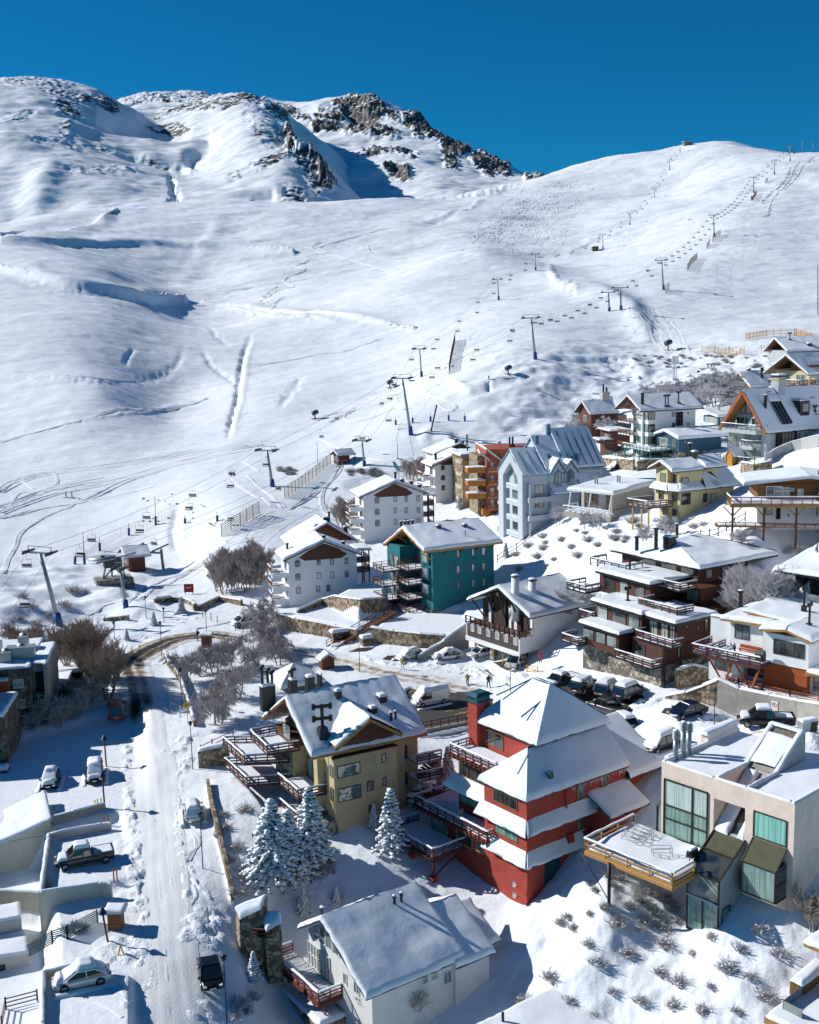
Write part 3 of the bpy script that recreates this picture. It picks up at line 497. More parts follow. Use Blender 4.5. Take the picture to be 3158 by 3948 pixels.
# ---------------------------------------------------------------- building kit
def H_label(s): return s
class House:
    def __init__(s,name,label,cat,r,base,th,z0=None,P=None,group=None):
        s.r=r; s.P=np.array(P,float) if P is not None else (g(r,*base) if z0 is None else at_z(*px(r,*base),z0))
        s.th=math.radians(th); s.root=thing(name,label,cat,s.P,s.th,group); s.rq=[]; s.b={}
        s.c,s.sn=math.cos(s.th),math.sin(s.th)
    def loc(s,q):
        d=np.asarray(q,float)-s.P; return np.array([d[0]*s.c+d[1]*s.sn,-d[0]*s.sn+d[1]*s.c,d[2]])
    def wor(s,q): return np.array([s.P[0]+q[0]*s.c-q[1]*s.sn,s.P[1]+q[0]*s.sn+q[1]*s.c,s.P[2]+q[2]])
    def lr(s,x,y,r=None):
        d=ray(*px(r or s.r,x,y)); return s.loc(CAM),np.array([d[0]*s.c+d[1]*s.sn,-d[0]*s.sn+d[1]*s.c,d[2]])
    def on(s,ax,val,x,y,r=None):
        o,d=s.lr(x,y,r); i='xyz'.index(ax); return o+d*((val-o[i])/d[i])
    def mb(s,n):
        if n not in s.b: s.b[n]=MB()
        return s.b[n]
    def part(s,n,m,par=None,label=None):
        o=m.build(n,par or s.root)
        if label:o['label']=label
        return o
    def wall(s,x0,x1,y0,y1,z0,z1,m): s.mb('wall').box(x0,x1,y0,y1,z0,z1,m)
    def win(s,ax,val,x0,y0,x1,y1,pane=None,fr=None,nx=1,ny=1,fw=.08,r=None,sill=False,name='window',snow=False,xy=None):
        pane=pane or GD; fr=fr or s.frame
        if xy: a0,a1,z0,z1=xy
        else:
            a=s.on(ax,val,x0,y0,r);b=s.on(ax,val,x1,y1,r); k=1 if ax=='x' else 0
            a0,a1=sorted((a[k],b[k])); z0,z1=sorted((a[2],b[2]))
        sg=getattr(s,'sg',-1)
        def bx(m,p,q,z,w,d0,d1,mm):
            if ax=='x': m.box(val+sg*d0,val+sg*d1,p,q,z,w,mm)
            else: m.box(p,q,val+sg*d0,val+sg*d1,z,w,mm)
        m=MB(); bx(m,a0+fw*.5,a1-fw*.5,z0+fw*.5,z1-fw*.5,-.02,.025,pane); w=s.part(name,m)
        f=MB(); e=.07
        bx(f,a0,a0+fw,z0,z1,-.02,e,fr);bx(f,a1-fw,a1,z0,z1,-.02,e,fr);bx(f,a0+fw,a1-fw,z1-fw,z1,-.02,e,fr);bx(f,a0+fw,a1-fw,z0,z0+fw,-.02,e,fr)
        for i in range(1,nx): c=a0+(a1-a0)*i/nx; bx(f,c-fw*.4,c+fw*.4,z0+fw,z1-fw,-.02,e-.012,fr)
        for i in range(1,ny): c=z0+(z1-z0)*i/ny; bx(f,a0+fw,a1-fw,c-fw*.4,c+fw*.4,-.02,e-.02,fr)
        s.part('frame',f,w)
        if sill or snow:
            g_=MB(); bx(g_,a0-.06,a1+.06,z0-.08,z0-.005,-.02,.16,SNOWR if snow else fr); s.part('sill',g_,w)
        return w
    def gable(s,x0,x1,y0,y1,ze,zr,axis='x',off=.5,th=.2,T=.38,m=None,ze2=None,seams=0,edge=None,name='roof',fas=None,beams=0,snowT=None,both=True):
        """two-slope roof over a rectangle (overhangs included); returns roof object"""
        ze2=ze if ze2 is None else ze2; m=m or s.roofm; M=MB()
        if axis=='x':
            yr=y0+(y1-y0)*off; q1=[(x0,y0,ze),(x1,y0,ze),(x1,yr,zr),(x0,yr,zr)]; q2=[(x1,y1,ze2),(x0,y1,ze2),(x0,yr,zr),(x1,yr,zr)]
        else:
            xr=x0+(x1-x0)*off; q1=[(x0,y1,ze),(x0,y0,ze),(xr,y0,zr),(xr,y1,zr)]; q2=[(x1,y0,ze2),(x1,y1,ze2),(xr,y1,zr),(xr,y0,zr)]
        qs=[q1,q2] if both else [q1]
        for q in qs: M.slab(q,th,m); s.rq.append(q)
        if fas:
            for q in qs: M.bar(Vector(q[0])+Vector((0,0,-th*.6)),Vector(q[1])+Vector((0,0,-th*.6)),.06,th*1.2,fas)
        for q in qs if beams else []:
            for k in range(beams):
                a=Vector(q[0]).lerp(Vector(q[1]),(k+.5)/beams);b=Vector(q[3]).lerp(Vector(q[2]),(k+.5)/beams); M.bar(a+Vector((0,0,-th-.08)),a.lerp(b,.2)+Vector((0,0,-th-.08)),.12,.16,fas or m)
        o=s.part(name,M); 
        for q in qs:
            S=MB(); S.patch([Vector(p)+Vector((0,0,.01)) for p in q],snowT or T,edge=edge or (1,1,0,1),seams=seams); s.part('snow',S,o)
        return o
    def hip(s,x0,x1,y0,y1,ze,zr,ra,rb,axis='x',th=.2,T=.38,m=None,name='roof',seams=0):
        m=m or s.roofm; M=MB()
        if axis=='x':
            yc=(y0+y1)/2; A=(ra,yc,zr);B=(rb,yc,zr)
            qs=[[(x0,y0,ze),(x1,y0,ze),B,A],[(x1,y1,ze),(x0,y1,ze),A,B],[(x0,y1,ze),(x0,y0,ze),A,A],[(x1,y0,ze),(x1,y1,ze),B,B]]
        else:
            xc=(x0+x1)/2; A=(xc,ra,zr);B=(xc,rb,zr)
            qs=[[(x0,y1,ze),(x0,y0,ze),A,B],[(x1,y0,ze),(x1,y1,ze),B,A],[(x0,y0,ze),(x1,y0,ze),A,A],[(x1,y1,ze),(x0,y1,ze),B,B]]
        for q in qs:
            p=[Vector(c) for c in q]; p=p[:3] if p[2]==p[3] else p; M.slab(p,th,m); s.rq.append(q)
        o=s.part(name,M)
        for q in qs:
            S=MB();S.patch([Vector(p)+Vector((0,0,.01)) for p in q],T,edge=(1,0,0,0),seams=seams);s.part('snow',S,o)
        return o
    def slabroof(s,q,th=.25,T=.38,m=None,edge=(1,1,1,1),name='roof',seams=0,sag=0):
        M=MB();M.slab(q,th,m or s.roofm);o=s.part(name,M);s.rq.append(q);S=MB();S.patch([Vector(p)+Vector((0,0,.01)) for p in q],T,edge=edge,seams=seams,sag=sag);s.part('snow',S,o);return o
    def fill(s,poly,ax,a0,a1,m,name='wall'):
        """prism of a polygon given in (along,z) between two planes"""
        M=s.mb(name); f=(lambda p,a:(a,p[0],p[1])) if ax=='x' else (lambda p,a:(p[0],a,p[1]))
        n=len(poly); vs=[f(p,a0) for p in poly]+[f(p,a1) for p in poly]
        M.add(vs,[(i,(i+1)%n,n+(i+1)%n,n+i) for i in range(n)]+[tuple(range(n))[::-1],tuple(range(n,2*n))],m)
    def roofat(s,x,y,r=None):
        o,d=s.lr(x,y,r);best=None
        for q in s.rq:
            for tri in ((0,1,2),(0,2,3)):
                a,b,c=[np.array(q[i],float) for i in tri]; n=np.cross(b-a,c-a)
                if np.linalg.norm(n)<1e-6: continue
                t=((a-o)@n)/(d@n); p=o+d*t
                if all(np.cross(e1-e0,p-e0)@n>=-1e-6*(n@n) for e0,e1 in((a,b),(b,c),(c,a))) and (best is None or t<best[0]): best=(t,p)
        return best[1] if best else None
    def chim(s,x,y,kind='box',h=.9,w=.5,r=None,at=None):
        p=at if at is not None else s.roofat(x,y,r)
        if p is None: return
        m=MB();X,Y,Zz=[float(c) for c in p]
        if kind=='box':
            m.hull([(X-w/2,Y-w/2,Zz-.4),(X+w/2,Y-w/2,Zz-.4),(X+w/2,Y+w/2,Zz-.4),(X-w/2,Y+w/2,Zz-.4)],[(X-w/2,Y-w/2,Zz+h),(X+w/2,Y-w/2,Zz+h),(X+w/2,Y+w/2,Zz+h),(X-w/2,Y+w/2,Zz+h)],BLK); m.box(X-w*.6,X+w*.6,Y-w*.6,Y+w*.6,Zz+h,Zz+h+.08,BLK)
            o=s.part('chimney',m); c=MB();c.patch([(X-w*.6,Y-w*.6,Zz+h+.085),(X+w*.6,Y-w*.6,Zz+h+.085),(X+w*.6,Y+w*.6,Zz+h+.085),(X-w*.6,Y+w*.6,Zz+h+.085)],.25);s.part('snow_cap',c,o)
        elif kind=='pipe':
            m.cyl((X,Y),w/2,Zz-.3,Zz+h,BLK,8); m.cyl((X,Y),w*.75,Zz+h-.02,Zz+h+.2,BLK,8);o=s.part('chimney',m);c=MB();c.blob((X,Y,Zz+h+.2),(w*.75,w*.75,.14),SNOWR,8,4,0,True);s.part('snow_cap',c,o)
        else:
            m.box(X-w/2,X+w/2,Y-w/2,Y+w/2,Zz-.4,Zz+.45,BLK);m.cyl((X,Y),.14,Zz+.4,Zz+h,BLK,8);m.tube([(X-.4,Y,Zz+h),(X+.4,Y,Zz+h)],.15,BLK,8)
            for e in(-.4,.4): m.cyl((X+e,Y),.16,Zz+h-.22,Zz+h+.22,BLK,8)
            o=s.part('chimney',m)
    def rail(s,par,path,h=.95,planks=3,post=1.3,m=None,cap=True,pw=.1,ph=.16,name='railing',close=False,capw=.22,vert=0):
        m=m or s.railm; M=MB(); C=MB(); path=[Vector([float(c) for c in p]) for p in path]
        for a,b in zip(path[:-1],path[1:]):
            L=(b-a).length;n=max(1,round(L/post))
            for i in range(n+1):
                p=a.lerp(b,i/n);M.box(p.x-pw/2,p.x+pw/2,p.y-pw/2,p.y+pw/2,p.z-.15,p.z+h,m)
            if vert:
                k=int(L/vert)
                for i in range(k): p=a.lerp(b,(i+.5)/k);M.bar(p+Vector((0,0,.1)),p+Vector((0,0,h)),.03,.03,m)
            for i in range(planks):
                z=h*(i+1)/planks-ph*.45; M.bar(a+Vector((0,0,z)),b+Vector((0,0,z)),.045,ph,m)
            if cap:
                d=(b-a).normalized();nn=Vector((-d.y,d.x,0))*capw/2;z=Vector((0,0,h+.01)); C.patch([a-nn+z,b-nn+z,b+nn+z,a+nn+z],.13,edge=(1,1,1,1),amp=.25,step=.6)
        o=s.part(name,M,par)
        if cap and C.v: s.part('snow',C,o)
        return o
    def deck(s,poly,z,m=None,th=.22,path=None,h=.95,planks=3,snowT=.22,name='balcony',rm=None,post=1.3,snow=True,cap=True,vert=0,ph=.16,capw=.22,beam=False):
        """platform polygon (local xy), railing along path indices"""
        M=MB();M.prism([(p[0],p[1]) for p in poly],z-th,z,m or s.railm)
        if beam:
            n=len(poly)
            for i in range(n): a,b=poly[i],poly[(i+1)%n];M.bar((a[0],a[1],z-th-.1),(b[0],b[1],z-th-.1),.12,.3,m or s.railm)
        o=s.part(name,M)
        if snow and len(poly)==4:
            c=Vector((sum(p[0] for p in poly)/4,sum(p[1] for p in poly)/4,0)); q=[Vector((p[0],p[1],z+.01)).lerp(c+Vector((0,0,z+.01)),.04) for p in poly]
            if (q[1]-q[0]).cross(q[3]-q[0]).z<0:q=q[::-1]
            S=MB();S.patch(q,snowT,amp=.3);s.part('snow',S,o)
        if path: s.rail(o,[(poly[i][0],poly[i][1],z) for i in path],h,planks,post,rm,cap,vert=vert,ph=ph,capw=capw)
        return o
    def done(s):
        for n,m in s.b.items(): s.part(n,m)
        s.b={}
# ================================================================ foreground houses
def mixm(*a): pass
TANW=mat('tan_stucco',(.50,.395,.235),.9,.14,.8,.3,25,dirt=(.36,.285,.17)); REDW=mat('red_stucco',(.37,.055,.038),.85,.14,.9,.25,30,dirt=(.27,.04,.03))
PNK=mat('pink_stucco',(.78,.635,.54),.9,.12,1.,.45,16,dirt=(.64,.525,.45)); TRIMB=mat('blue_green_metal',(.022,.085,.105),.5,.2,bump=0)
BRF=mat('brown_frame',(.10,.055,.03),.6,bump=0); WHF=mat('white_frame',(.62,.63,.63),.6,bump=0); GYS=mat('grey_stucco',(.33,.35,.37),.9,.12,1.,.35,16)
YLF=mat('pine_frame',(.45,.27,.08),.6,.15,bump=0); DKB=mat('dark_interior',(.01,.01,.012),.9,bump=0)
# ---- tan chalet
h=House('chalet','tan stucco chalet with a big snowy gable roof and stepped brown balconies above snowy firs','chalet','A',(855,1237),28)
h.roofm=WOD;h.railm=WRD;h.frame=BRF; TAN=h
h.wall(0,7.3,0,1.3,-3,8.15,TANW); h.wall(-.05,8.9,1.3,13.0,-3,8.6,TANW); h.wall(-1.6,-.05,7.2,12.4,-3,7.4,TANW); h.wall(8.9,11,2.2,10,-3,7.9,TANW); h.wall(-.9,-.05,2.2,3.2,-3,7.6,TANW)
h.fill([(1.3,8.6),(13,8.6),(7.1,12.2)],'x',-.05,8.9,WOD,'gable_wall'); h.fill([(7.2,7.4),(12.4,7.4),(12.4,8.4),(7.2,8.4)],'x',-1.5,-.05,WOD,'gable_wall')
h.fill([(.35,8.15),(7.2,8.15),(7.2,9.3),(4.1,11.4),(.35,9.2)],'y',.45,6,WOD,'gable_wall')
h.wall(-1.2,0.3,-.02,1.8,-3,1.5,STG)
h.gable(-2.3,11.2,.3,14.2,8.75,13.0,'x',.5,.25,.42,fas=WHO,ze2=8.75,beams=5,seams=1.5)
# cross dormer: two slopes running back into the main roof
for q in ([(4.1,-.5,11.75),(4.1,6.6,11.95),(.0,2.0,9.6),(.0,-.5,9.35)],[(7.75,-.5,9.4),(7.75,2.,9.6),(4.1,6.6,11.95),(4.1,-.5,11.75)]):
    M=MB();M.slab(q,.22,WOD);M.bar(q[0] if q[0][0]==4.1 else q[3],q[3] if q[0][0]==4.1 else q[0],.08,.3,WHO);o=h.part('dormer_roof',M);S=MB();S.patch([Vector(p)+Vector((0,0,.01)) for p in q],.4,edge=(0,0,0,1) if q[0][0]==4.1 else (1,0,0,0));h.part('snow',S,o)
    h.rq.append(q)
M=MB();M.box(-.1,7.4,-.1,.45,8.15,8.25,BRF);h.part('parapet',M);
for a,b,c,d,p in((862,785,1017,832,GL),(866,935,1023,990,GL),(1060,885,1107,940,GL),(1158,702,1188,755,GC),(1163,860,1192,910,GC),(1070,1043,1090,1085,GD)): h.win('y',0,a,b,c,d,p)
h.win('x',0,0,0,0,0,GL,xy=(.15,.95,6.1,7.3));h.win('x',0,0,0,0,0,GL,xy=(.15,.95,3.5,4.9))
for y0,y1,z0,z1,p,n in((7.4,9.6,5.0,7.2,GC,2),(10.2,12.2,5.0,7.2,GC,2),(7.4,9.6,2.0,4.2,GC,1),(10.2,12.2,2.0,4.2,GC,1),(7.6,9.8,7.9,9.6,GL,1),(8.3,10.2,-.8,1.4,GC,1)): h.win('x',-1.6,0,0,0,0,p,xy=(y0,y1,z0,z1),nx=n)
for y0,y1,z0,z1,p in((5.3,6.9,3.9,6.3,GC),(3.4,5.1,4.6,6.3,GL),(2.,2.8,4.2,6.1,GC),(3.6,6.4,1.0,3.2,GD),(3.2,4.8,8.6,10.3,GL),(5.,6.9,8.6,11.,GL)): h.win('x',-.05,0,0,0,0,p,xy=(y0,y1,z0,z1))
h.win('y',2.2,0,0,0,0,GD,xy=(9.1,9.7,5.6,7.1));h.win('y',2.2,0,0,0,0,GD,xy=(9.1,9.7,2.6,4.))
pc=[(-3.3,7.3),(-3.2,2.0),(-.1,1.9),(-.1,7.3)]
h.deck(pc,3.9,path=[0,1,2],snowT=.15,ph=.14); h.deck([(-3.3,7.3),(-3.1,2.0),(.0,1.9),(.0,7.3)],1.1,path=[0,1,2],snowT=.15,ph=.14)
h.deck([(-4.3,12.6),(-4.5,7.),(-1.0,6.6),(-1.,12.6)],7.3,path=[3,0,1,2],snowT=.15,ph=.15);h.deck([(-6.2,16.6),(-6.1,9.9),(-1.6,8.),(-1.6,14.)],5.6,path=[3,0,1,2],ph=.14);h.deck([(-6.2,16.2),(-6.,9.6),(-1.6,8.),(-1.6,14.)],3.2,path=[3,0,1,2],ph=.14)
h.mb('terrace_wall').hull([(-6.8,16.,-4),(-5.6,6.6,-4),(-.5,4.5,-4),(-.5,16,-4)],[(-6.8,16.,.9),(-5.6,6.6,.6),(-.5,4.5,.6),(-.5,16,.9)],STN)
S=MB();S.patch([(-6.6,15.8,.92),(-5.5,6.8,.62),(-.5,4.7,.62),(-.5,15.8,.92)],.25);h.part('terrace_snow',S);h.rail(h.root,[(-6.7,15.9,.95),(-5.55,6.7,.7)],.8,3,1.4,capw=.18)
# outside stairs on the right
for k,(z,w) in enumerate(((7.0,2.2),(5.0,2.4),(2.6,2.6))):
    h.deck([(9.6,-.2),(12.6,-.2),(12.6,2.2),(9.6,2.2)],z-1.2,path=[0,1],ph=.14,snowT=.18,name='stair_landing',m=CON)
M=MB()
for k in range(9): M.box(9.9+.3*k,10.25+.3*k,-.1,1.4,3.9+.21*k,4.0+.21*k,WRD)
h.part('stair_flight',M); h.wall(12.2,12.6,-.2,.2,-3,5.6,CON)
for a in((870,345,'box',1.0,.62),(1160,365,'box',.8,.85),(1100,440,'box',.75,.75),(1222,500,'pipe',1.05,.26),(1252,490,'pipe',1.05,.26),(858,200,'box',.6,.9)): h.chim(*a)
# big hooded chimney with two tee cowls
p=h.roofat(768,600); X,Y,Zz=[float(c) for c in p]
M=MB();M.hull([(X-.75,Y-.75,Zz-.6),(X+.75,Y-.75,Zz-.6),(X+.75,Y+.75,Zz-.6),(X-.75,Y+.75,Zz-.6)],[(X-.4,Y-.4,Zz+1.3),(X+.4,Y-.4,Zz+1.3),(X+.4,Y+.4,Zz+1.3),(X-.4,Y+.4,Zz+1.3)],BLK)
M.cyl((X,Y),.2,Zz+1.2,Zz+3.7,BLK,8)
for z,w in((Zz+3.5,.85),(Zz+2.2,.85)):
    M.tube([(X-w,Y+w*.3,z),(X+w,Y-w*.3,z)],.2,BLK,8)
    for e in(-1,1): M.cyl((X+e*w,Y-e*w*.3),.2,z-.32,z+.3,BLK,8)
h.part('chimney',M)
# triple-flue stack standing at the back left of the roof
def tee(M,X,Y,z0,z1,w=.45,r=.17):
    M.cyl((X,Y),r,z0,z1,BLK,8);M.tube([(X-w,Y,z1),(X+w,Y,z1+.25)],r*1.15,BLK,8)
q=[h.on('y',12.5,x,y) for x,y in((398,265),(565,225),(680,205),(745,190))]
for k,(p,w) in enumerate(zip(q,(1.3,.7,.7,.25))):
    X,Y,Zz=[float(c) for c in p];M=MB();M.box(X-w*.6,X+w*.6,Y-.45,Y+.45,Zz-2.5,Zz+.35,BLK)
    if k==0:
        for i,e in enumerate((-.55,.1,.6)): tee(M,X+e,Y,Zz,Zz+(2.4,1.9,1.6)[i],.28,.16)
    elif k==1: tee(M,X,Y,Zz,Zz+1.25)
    o=h.part('chimney',M);S=MB();S.patch([(X-w*.6,Y-.45,Zz+.36),(X+w*.6,Y-.45,Zz+.36),(X+w*.6,Y+.45,Zz+.36),(X-w*.6,Y+.45,Zz+.36)],.22);h.part('snow_cap',S,o)
h.done()
# ---- red house
h=House('house','brick red house with tiered snowy hip roofs, teal trim and snow-laden terraces','house','B',(1092,1708),37); RED=h
h.roofm=TRIMB;h.railm=WRD;h.frame=mat('wood_frame',(.22,.10,.03),.6,bump=0)
h.wall(0,14,0,6.1,-4,10.6,REDW);h.wall(.0,8,6.1,14.7,-4,4.6,REDW);h.wall(1.8,12,6.1,12.2,4.6,11.2,REDW);h.wall(4.2,13.6,3.1,11.6,10,14.35,REDW);h.wall(14,19,.6,8,-2,10,REDW);h.wall(8.6,13.6,-2.6,0,-2,7.6,REDW)
h.hip(-.45,13.7,-.45,6.6,10.62,13.7,3.0,13.7,'x',.18,.42)
# upper hip
h.hip(3.6,13.95,2.4,11.9,14.3,18.3,5.9,8.3,'y',.18,.45)
h.slabroof([(13.5,-.6,9.3),(19.3,-.6,9.3),(19.3,6.5,13.),(13.5,6.5,13.)],.18,.4,edge=(1,1,1,0))
h.slabroof([(8.2,-3.0,7.35),(13.9,-3.,7.35),(13.9,.0,8.9),(8.2,.0,8.9)],.14,.3,edge=(1,1,0,1))
# snow-covered skirts
for q in ([(-.85,-.75,7.3),(-.85,6.7,7.3),(0,6.7,8.35),(0,0,8.35)],[(9.7,-.85,7.3),(-.75,-.85,7.3),(0,0,8.35),(9.7,0,8.35)],[(-.85,-.75,4.15),(-.85,5.7,4.15),(0,5.7,5.2),(0,0,5.2)],[(7.4,-.85,4.15),(-.75,-.85,4.15),(0,0,5.2),(7.4,0,5.2)]):
    h.slabroof(q[::-1],.12,.19,edge=(0,1,1,1),name='skirt_roof',sag=.03)
h.slabroof([(.5,6.2,7.7),(.5,13.2,7.7),(1.8,13.2,8.5),(1.8,6.2,8.5)][::-1],.14,.42,edge=(0,1,1,1),name='canopy')
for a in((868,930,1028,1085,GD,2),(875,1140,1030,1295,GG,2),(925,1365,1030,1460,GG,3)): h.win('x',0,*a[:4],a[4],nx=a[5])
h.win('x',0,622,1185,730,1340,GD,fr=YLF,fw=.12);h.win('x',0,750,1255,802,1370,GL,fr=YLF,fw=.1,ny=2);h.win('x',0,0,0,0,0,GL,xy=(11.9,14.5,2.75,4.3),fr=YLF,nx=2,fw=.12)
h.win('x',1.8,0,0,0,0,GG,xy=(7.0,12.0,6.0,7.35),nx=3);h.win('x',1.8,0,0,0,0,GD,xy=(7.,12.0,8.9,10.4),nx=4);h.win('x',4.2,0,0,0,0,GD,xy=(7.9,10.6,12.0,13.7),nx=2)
h.win('y',12.2,0,0,0,0,GG,xy=(2.,4.,6.,7.35)) if 0 else None
for x0,x1,z0,z1 in((6.6,7.66,8.65,10.3),(9.9,11.,9.1,10.45),(6.6,7.65,5.5,6.95),(9.4,10.,5.6,7.0)): h.win('y',0,0,0,0,0,GL,xy=(x0,x1,z0,z1),nx=2,snow=True)
h.win('y',-2.6,0,0,0,0,GL,xy=(11.5,12.3,5.2,6.2))
h.win('y',0,0,0,0,0,mat('teal_door',(.01,.06,.085),.6,bump=0),xy=(2.25,4.3,1.0,4.0),name='door',fr=TRIMB)
M=MB();M.bar((5.1,-.12,7.3),(5.1,-.12,10.6),.16,.16,REDW);M.hull([(4.9,-.5,3.9),(6.1,-.5,3.9),(6.1,0,3.9),(4.9,0,3.9)],[(5.2,-.4,5.7),(5.8,-.4,5.7),(5.8,0,5.7),(5.2,0,5.7)],REDW);h.part('downpipe',M)
M=MB();
for i in range(70):
    x=random.uniform(5.5,13.3);L=random.uniform(.1,.75)*random.random()**.5; M.tube([(x,-.5,10.45),(x,-.5,10.45-L)],.035,mat('ice',(.7,.78,.84),.15,0,bump=0),4,.004)
for i in range(60):
    x=random.uniform(4.5,13.3);L=random.uniform(.1,.5); M.tube([(x,2.4,14.15),(x,2.4,14.15-L)],.035,MATS['ice'],4,.004)
h.part('icicles',M)
h.deck([(-.7,16.5),(-.7,4.9),(1.8,4.9),(1.8,16.5)],4.95,path=[3,0,1,2],m=REDW,ph=.12,th=.5,snowT=.2,name='terrace');h.deck([(1.8,16.4),(1.8,12.2),(4.6,12.2),(4.6,16.4)],4.94,path=[2,3,0],m=REDW,ph=.12,th=.5,name='terrace')
h.deck([(.9,12.4),(.9,5.2),(4.2,5.2),(4.2,12.4)],11.45,path=[3,0,1],m=REDW,ph=.12,th=.55,name='terrace')
o=h.deck([(-4.1,16.9),(-4.1,9.2),(0,9.2),(0,16.9)],2.6,path=[3,0,1,2],m=WRD,beam=True,ph=.12,th=.25,name='timber_deck')
# trellis blocks hung along terrace fronts
M=MB()
for a,b,z in(((-.82,16.4),(-.82,5.2),4.75),((.78,12.2),(.78,5.4),11.3),((-4.25,16.8),(-4.25,9.3),2.45)):
    n=int(abs(a[1]-b[1])/.62)
    for i in range(n+1):
        y=a[1]+(b[1]-a[1])*i/n;M.box(a[0]-.28,a[0],y-.06,y+.06,z-.2,z+.25,WRD)
    M.bar((a[0]-.22,a[1],z+.1),(a[0]-.22,b[1],z+.1),.07,.1,WRD)
h.part('trellis',M)
M=MB();F2=MB()
for x,y in((-3.9,16.4),(-3.9,12.9),(-3.9,9.5)):
    w=h.wor((x,y,0));z=float(gz(w[0],w[1]))-h.P[2]; M.box(x-.1,x+.1,y-.1,y+.1,z,2.3,WRD);F2.hull([(x-.4,y-.4,z-.6),(x+.4,y-.4,z-.6),(x+.4,y+.4,z-.6),(x-.4,y+.4,z-.6)],[(x-.3,y-.3,z+.35),(x+.3,y-.3,z+.35),(x+.3,y+.3,z+.35),(x-.3,y+.3,z+.35)],REDW)
M.bar((-3.9,9.5,.3),(-.2,9.5,2.3),.1,.12,WRD);h.part('posts',M,o);h.part('footings',F2,o)
M=MB();M.box(3.5,5.3,11.2,12.6,8,16.3,REDW);M.box(3.35,5.45,11.05,12.75,16.3,16.4,TRIMB);M.box(3.5,5.3,11.2,12.6,16.4,17.0,TRIMB);o=h.part('chimney',M);M=MB();M.hull([(3.2,10.9,17.),(5.6,10.9,17.),(5.6,12.9,17.),(3.2,12.9,17.)],[(3.7,11.3,17.3),(5.1,11.3,17.3),(5.1,12.5,17.3),(3.7,12.5,17.3)],TRIMB);h.part('chimney_cap',M,o)
# bare ridge flashings and roof vent
M=MB()
p1=h.rq[4];
M.bar((8.77,8.3,18.66),(8.77,5.9,18.66),.35,.1,TRIMB);M.bar((8.6,8.4,18.6),(5.6,10.5,16.95),.14,.1,TRIMB);M.bar((8.9,5.8,18.6),(11.6,4.1,16.7),.14,.1,TRIMB)
M.bar((4.6,5.7,16.15),(7.8,5.2,17.75),.1,.12,TRIMB);M.bar((.9,2.2,12.2),(2.6,2.5,13.75),.14,.14,TRIMB)
h.part('ridge_flashing',M);M=MB();p=h.roofat(1242,875);M.box(p[0]-.25,p[0]+.25,p[1]-.25,p[1]+.25,p[2]-.2,p[2]+.85,TRIMB);h.part('roof_vent',M)
M=MB()
for z in(1.6,.5):
    M.lathe([(.01,0),(.2,.04),(.28,.1)],WHF,10,(0,0,0)); 
    for i in range(len(M.v)-30,len(M.v)): v=M.v[i];M.v[i]=(-.7-v[2],1.0+v[0],z+.4+v[1])
    M.tube([(0,1.,z),(-.7,1.,z),(-.8,1.,z+.4)],.03,BLK,5)
h.part('satellite_dish',M)
h.done()
# ---- modern concrete house
h=House('house','modern pinkish concrete house with tall glass walls, glazed box bays and a snowy timber deck','house','C',(1565,870),42,z0=13.5); MOD=h
h.roofm=PNK;h.railm=planks('pine_deck','#b8894e',.14,2,var=.2);h.frame=mat('bronze_frame',(.045,.035,.022),.4,bump=0,metal=.3)
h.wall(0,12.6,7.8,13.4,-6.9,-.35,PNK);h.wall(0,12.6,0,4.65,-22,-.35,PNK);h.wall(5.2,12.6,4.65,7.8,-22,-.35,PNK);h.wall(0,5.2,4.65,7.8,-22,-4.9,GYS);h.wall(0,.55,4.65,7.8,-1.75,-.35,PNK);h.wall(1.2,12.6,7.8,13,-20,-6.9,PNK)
h.fill([(0,-4.9),(5.2,-4.9),(5.2,-.4)],'y',4.65,7.8,GYS,'ramp')
for x0,x1,y0,y1 in((0,12.6,13.05,13.45),(0,.4,7.9,13.05),(0,.4,.4,4.65),(0,12.6,0,.4),(.0,.4,4.65,7.9),(.4,5.2,7.6,7.9),(.4,5.2,4.55,4.85)):
    M=MB();M.box(x0,x1,y0,y1,-.35,.05,PNK);o=h.part('parapet',M);S=MB();S.patch([(x0,y0,.055),(x1,y0,.055),(x1,y1,.055),(x0,y1,.055)],.16);h.part('snow',S,o)
for q in([(.4,7.9,-.34),(12.5,7.9,-.34),(12.5,13.05,-.34),(.4,13.05,-.34)],[(.4,.4,-.34),(12.5,.4,-.34),(12.5,4.6,-.34),(.4,4.6,-.34)],[(10.1,4.6,-.34),(12.5,4.6,-.34),(12.5,7.9,-.34),(10.1,7.9,-.34)]):
    S=MB();S.patch(q,.22,edge=(0,0,0,0));h.part('roof_snow',S)
# funnel skylight
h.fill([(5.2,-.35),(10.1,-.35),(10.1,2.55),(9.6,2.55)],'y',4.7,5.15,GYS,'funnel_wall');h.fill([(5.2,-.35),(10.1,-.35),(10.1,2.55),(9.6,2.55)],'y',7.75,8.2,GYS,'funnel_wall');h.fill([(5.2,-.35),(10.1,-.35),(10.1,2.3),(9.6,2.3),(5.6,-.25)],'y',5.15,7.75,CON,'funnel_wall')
for y0,y1 in((4.68,5.2),(7.7,8.22)): S=MB();S.patch([(5.3,y0,-.25),(9.6,y0,2.58),(9.6,y1,2.58),(5.3,y1,-.25)],.2);h.part('snow',S)
S=MB();S.patch([(9.5,4.68,2.57),(10.12,4.68,2.57),(10.12,8.22,2.57),(9.5,8.22,2.57)],.2);h.part('snow',S);S=MB();S.patch([(5.7,5.2,-.2),(8.9,5.2,1.9),(8.9,7.7,1.9),(5.7,7.7,-.2)],.35,amp=.5,edge=(0,1,0,0));h.part('snow',S)
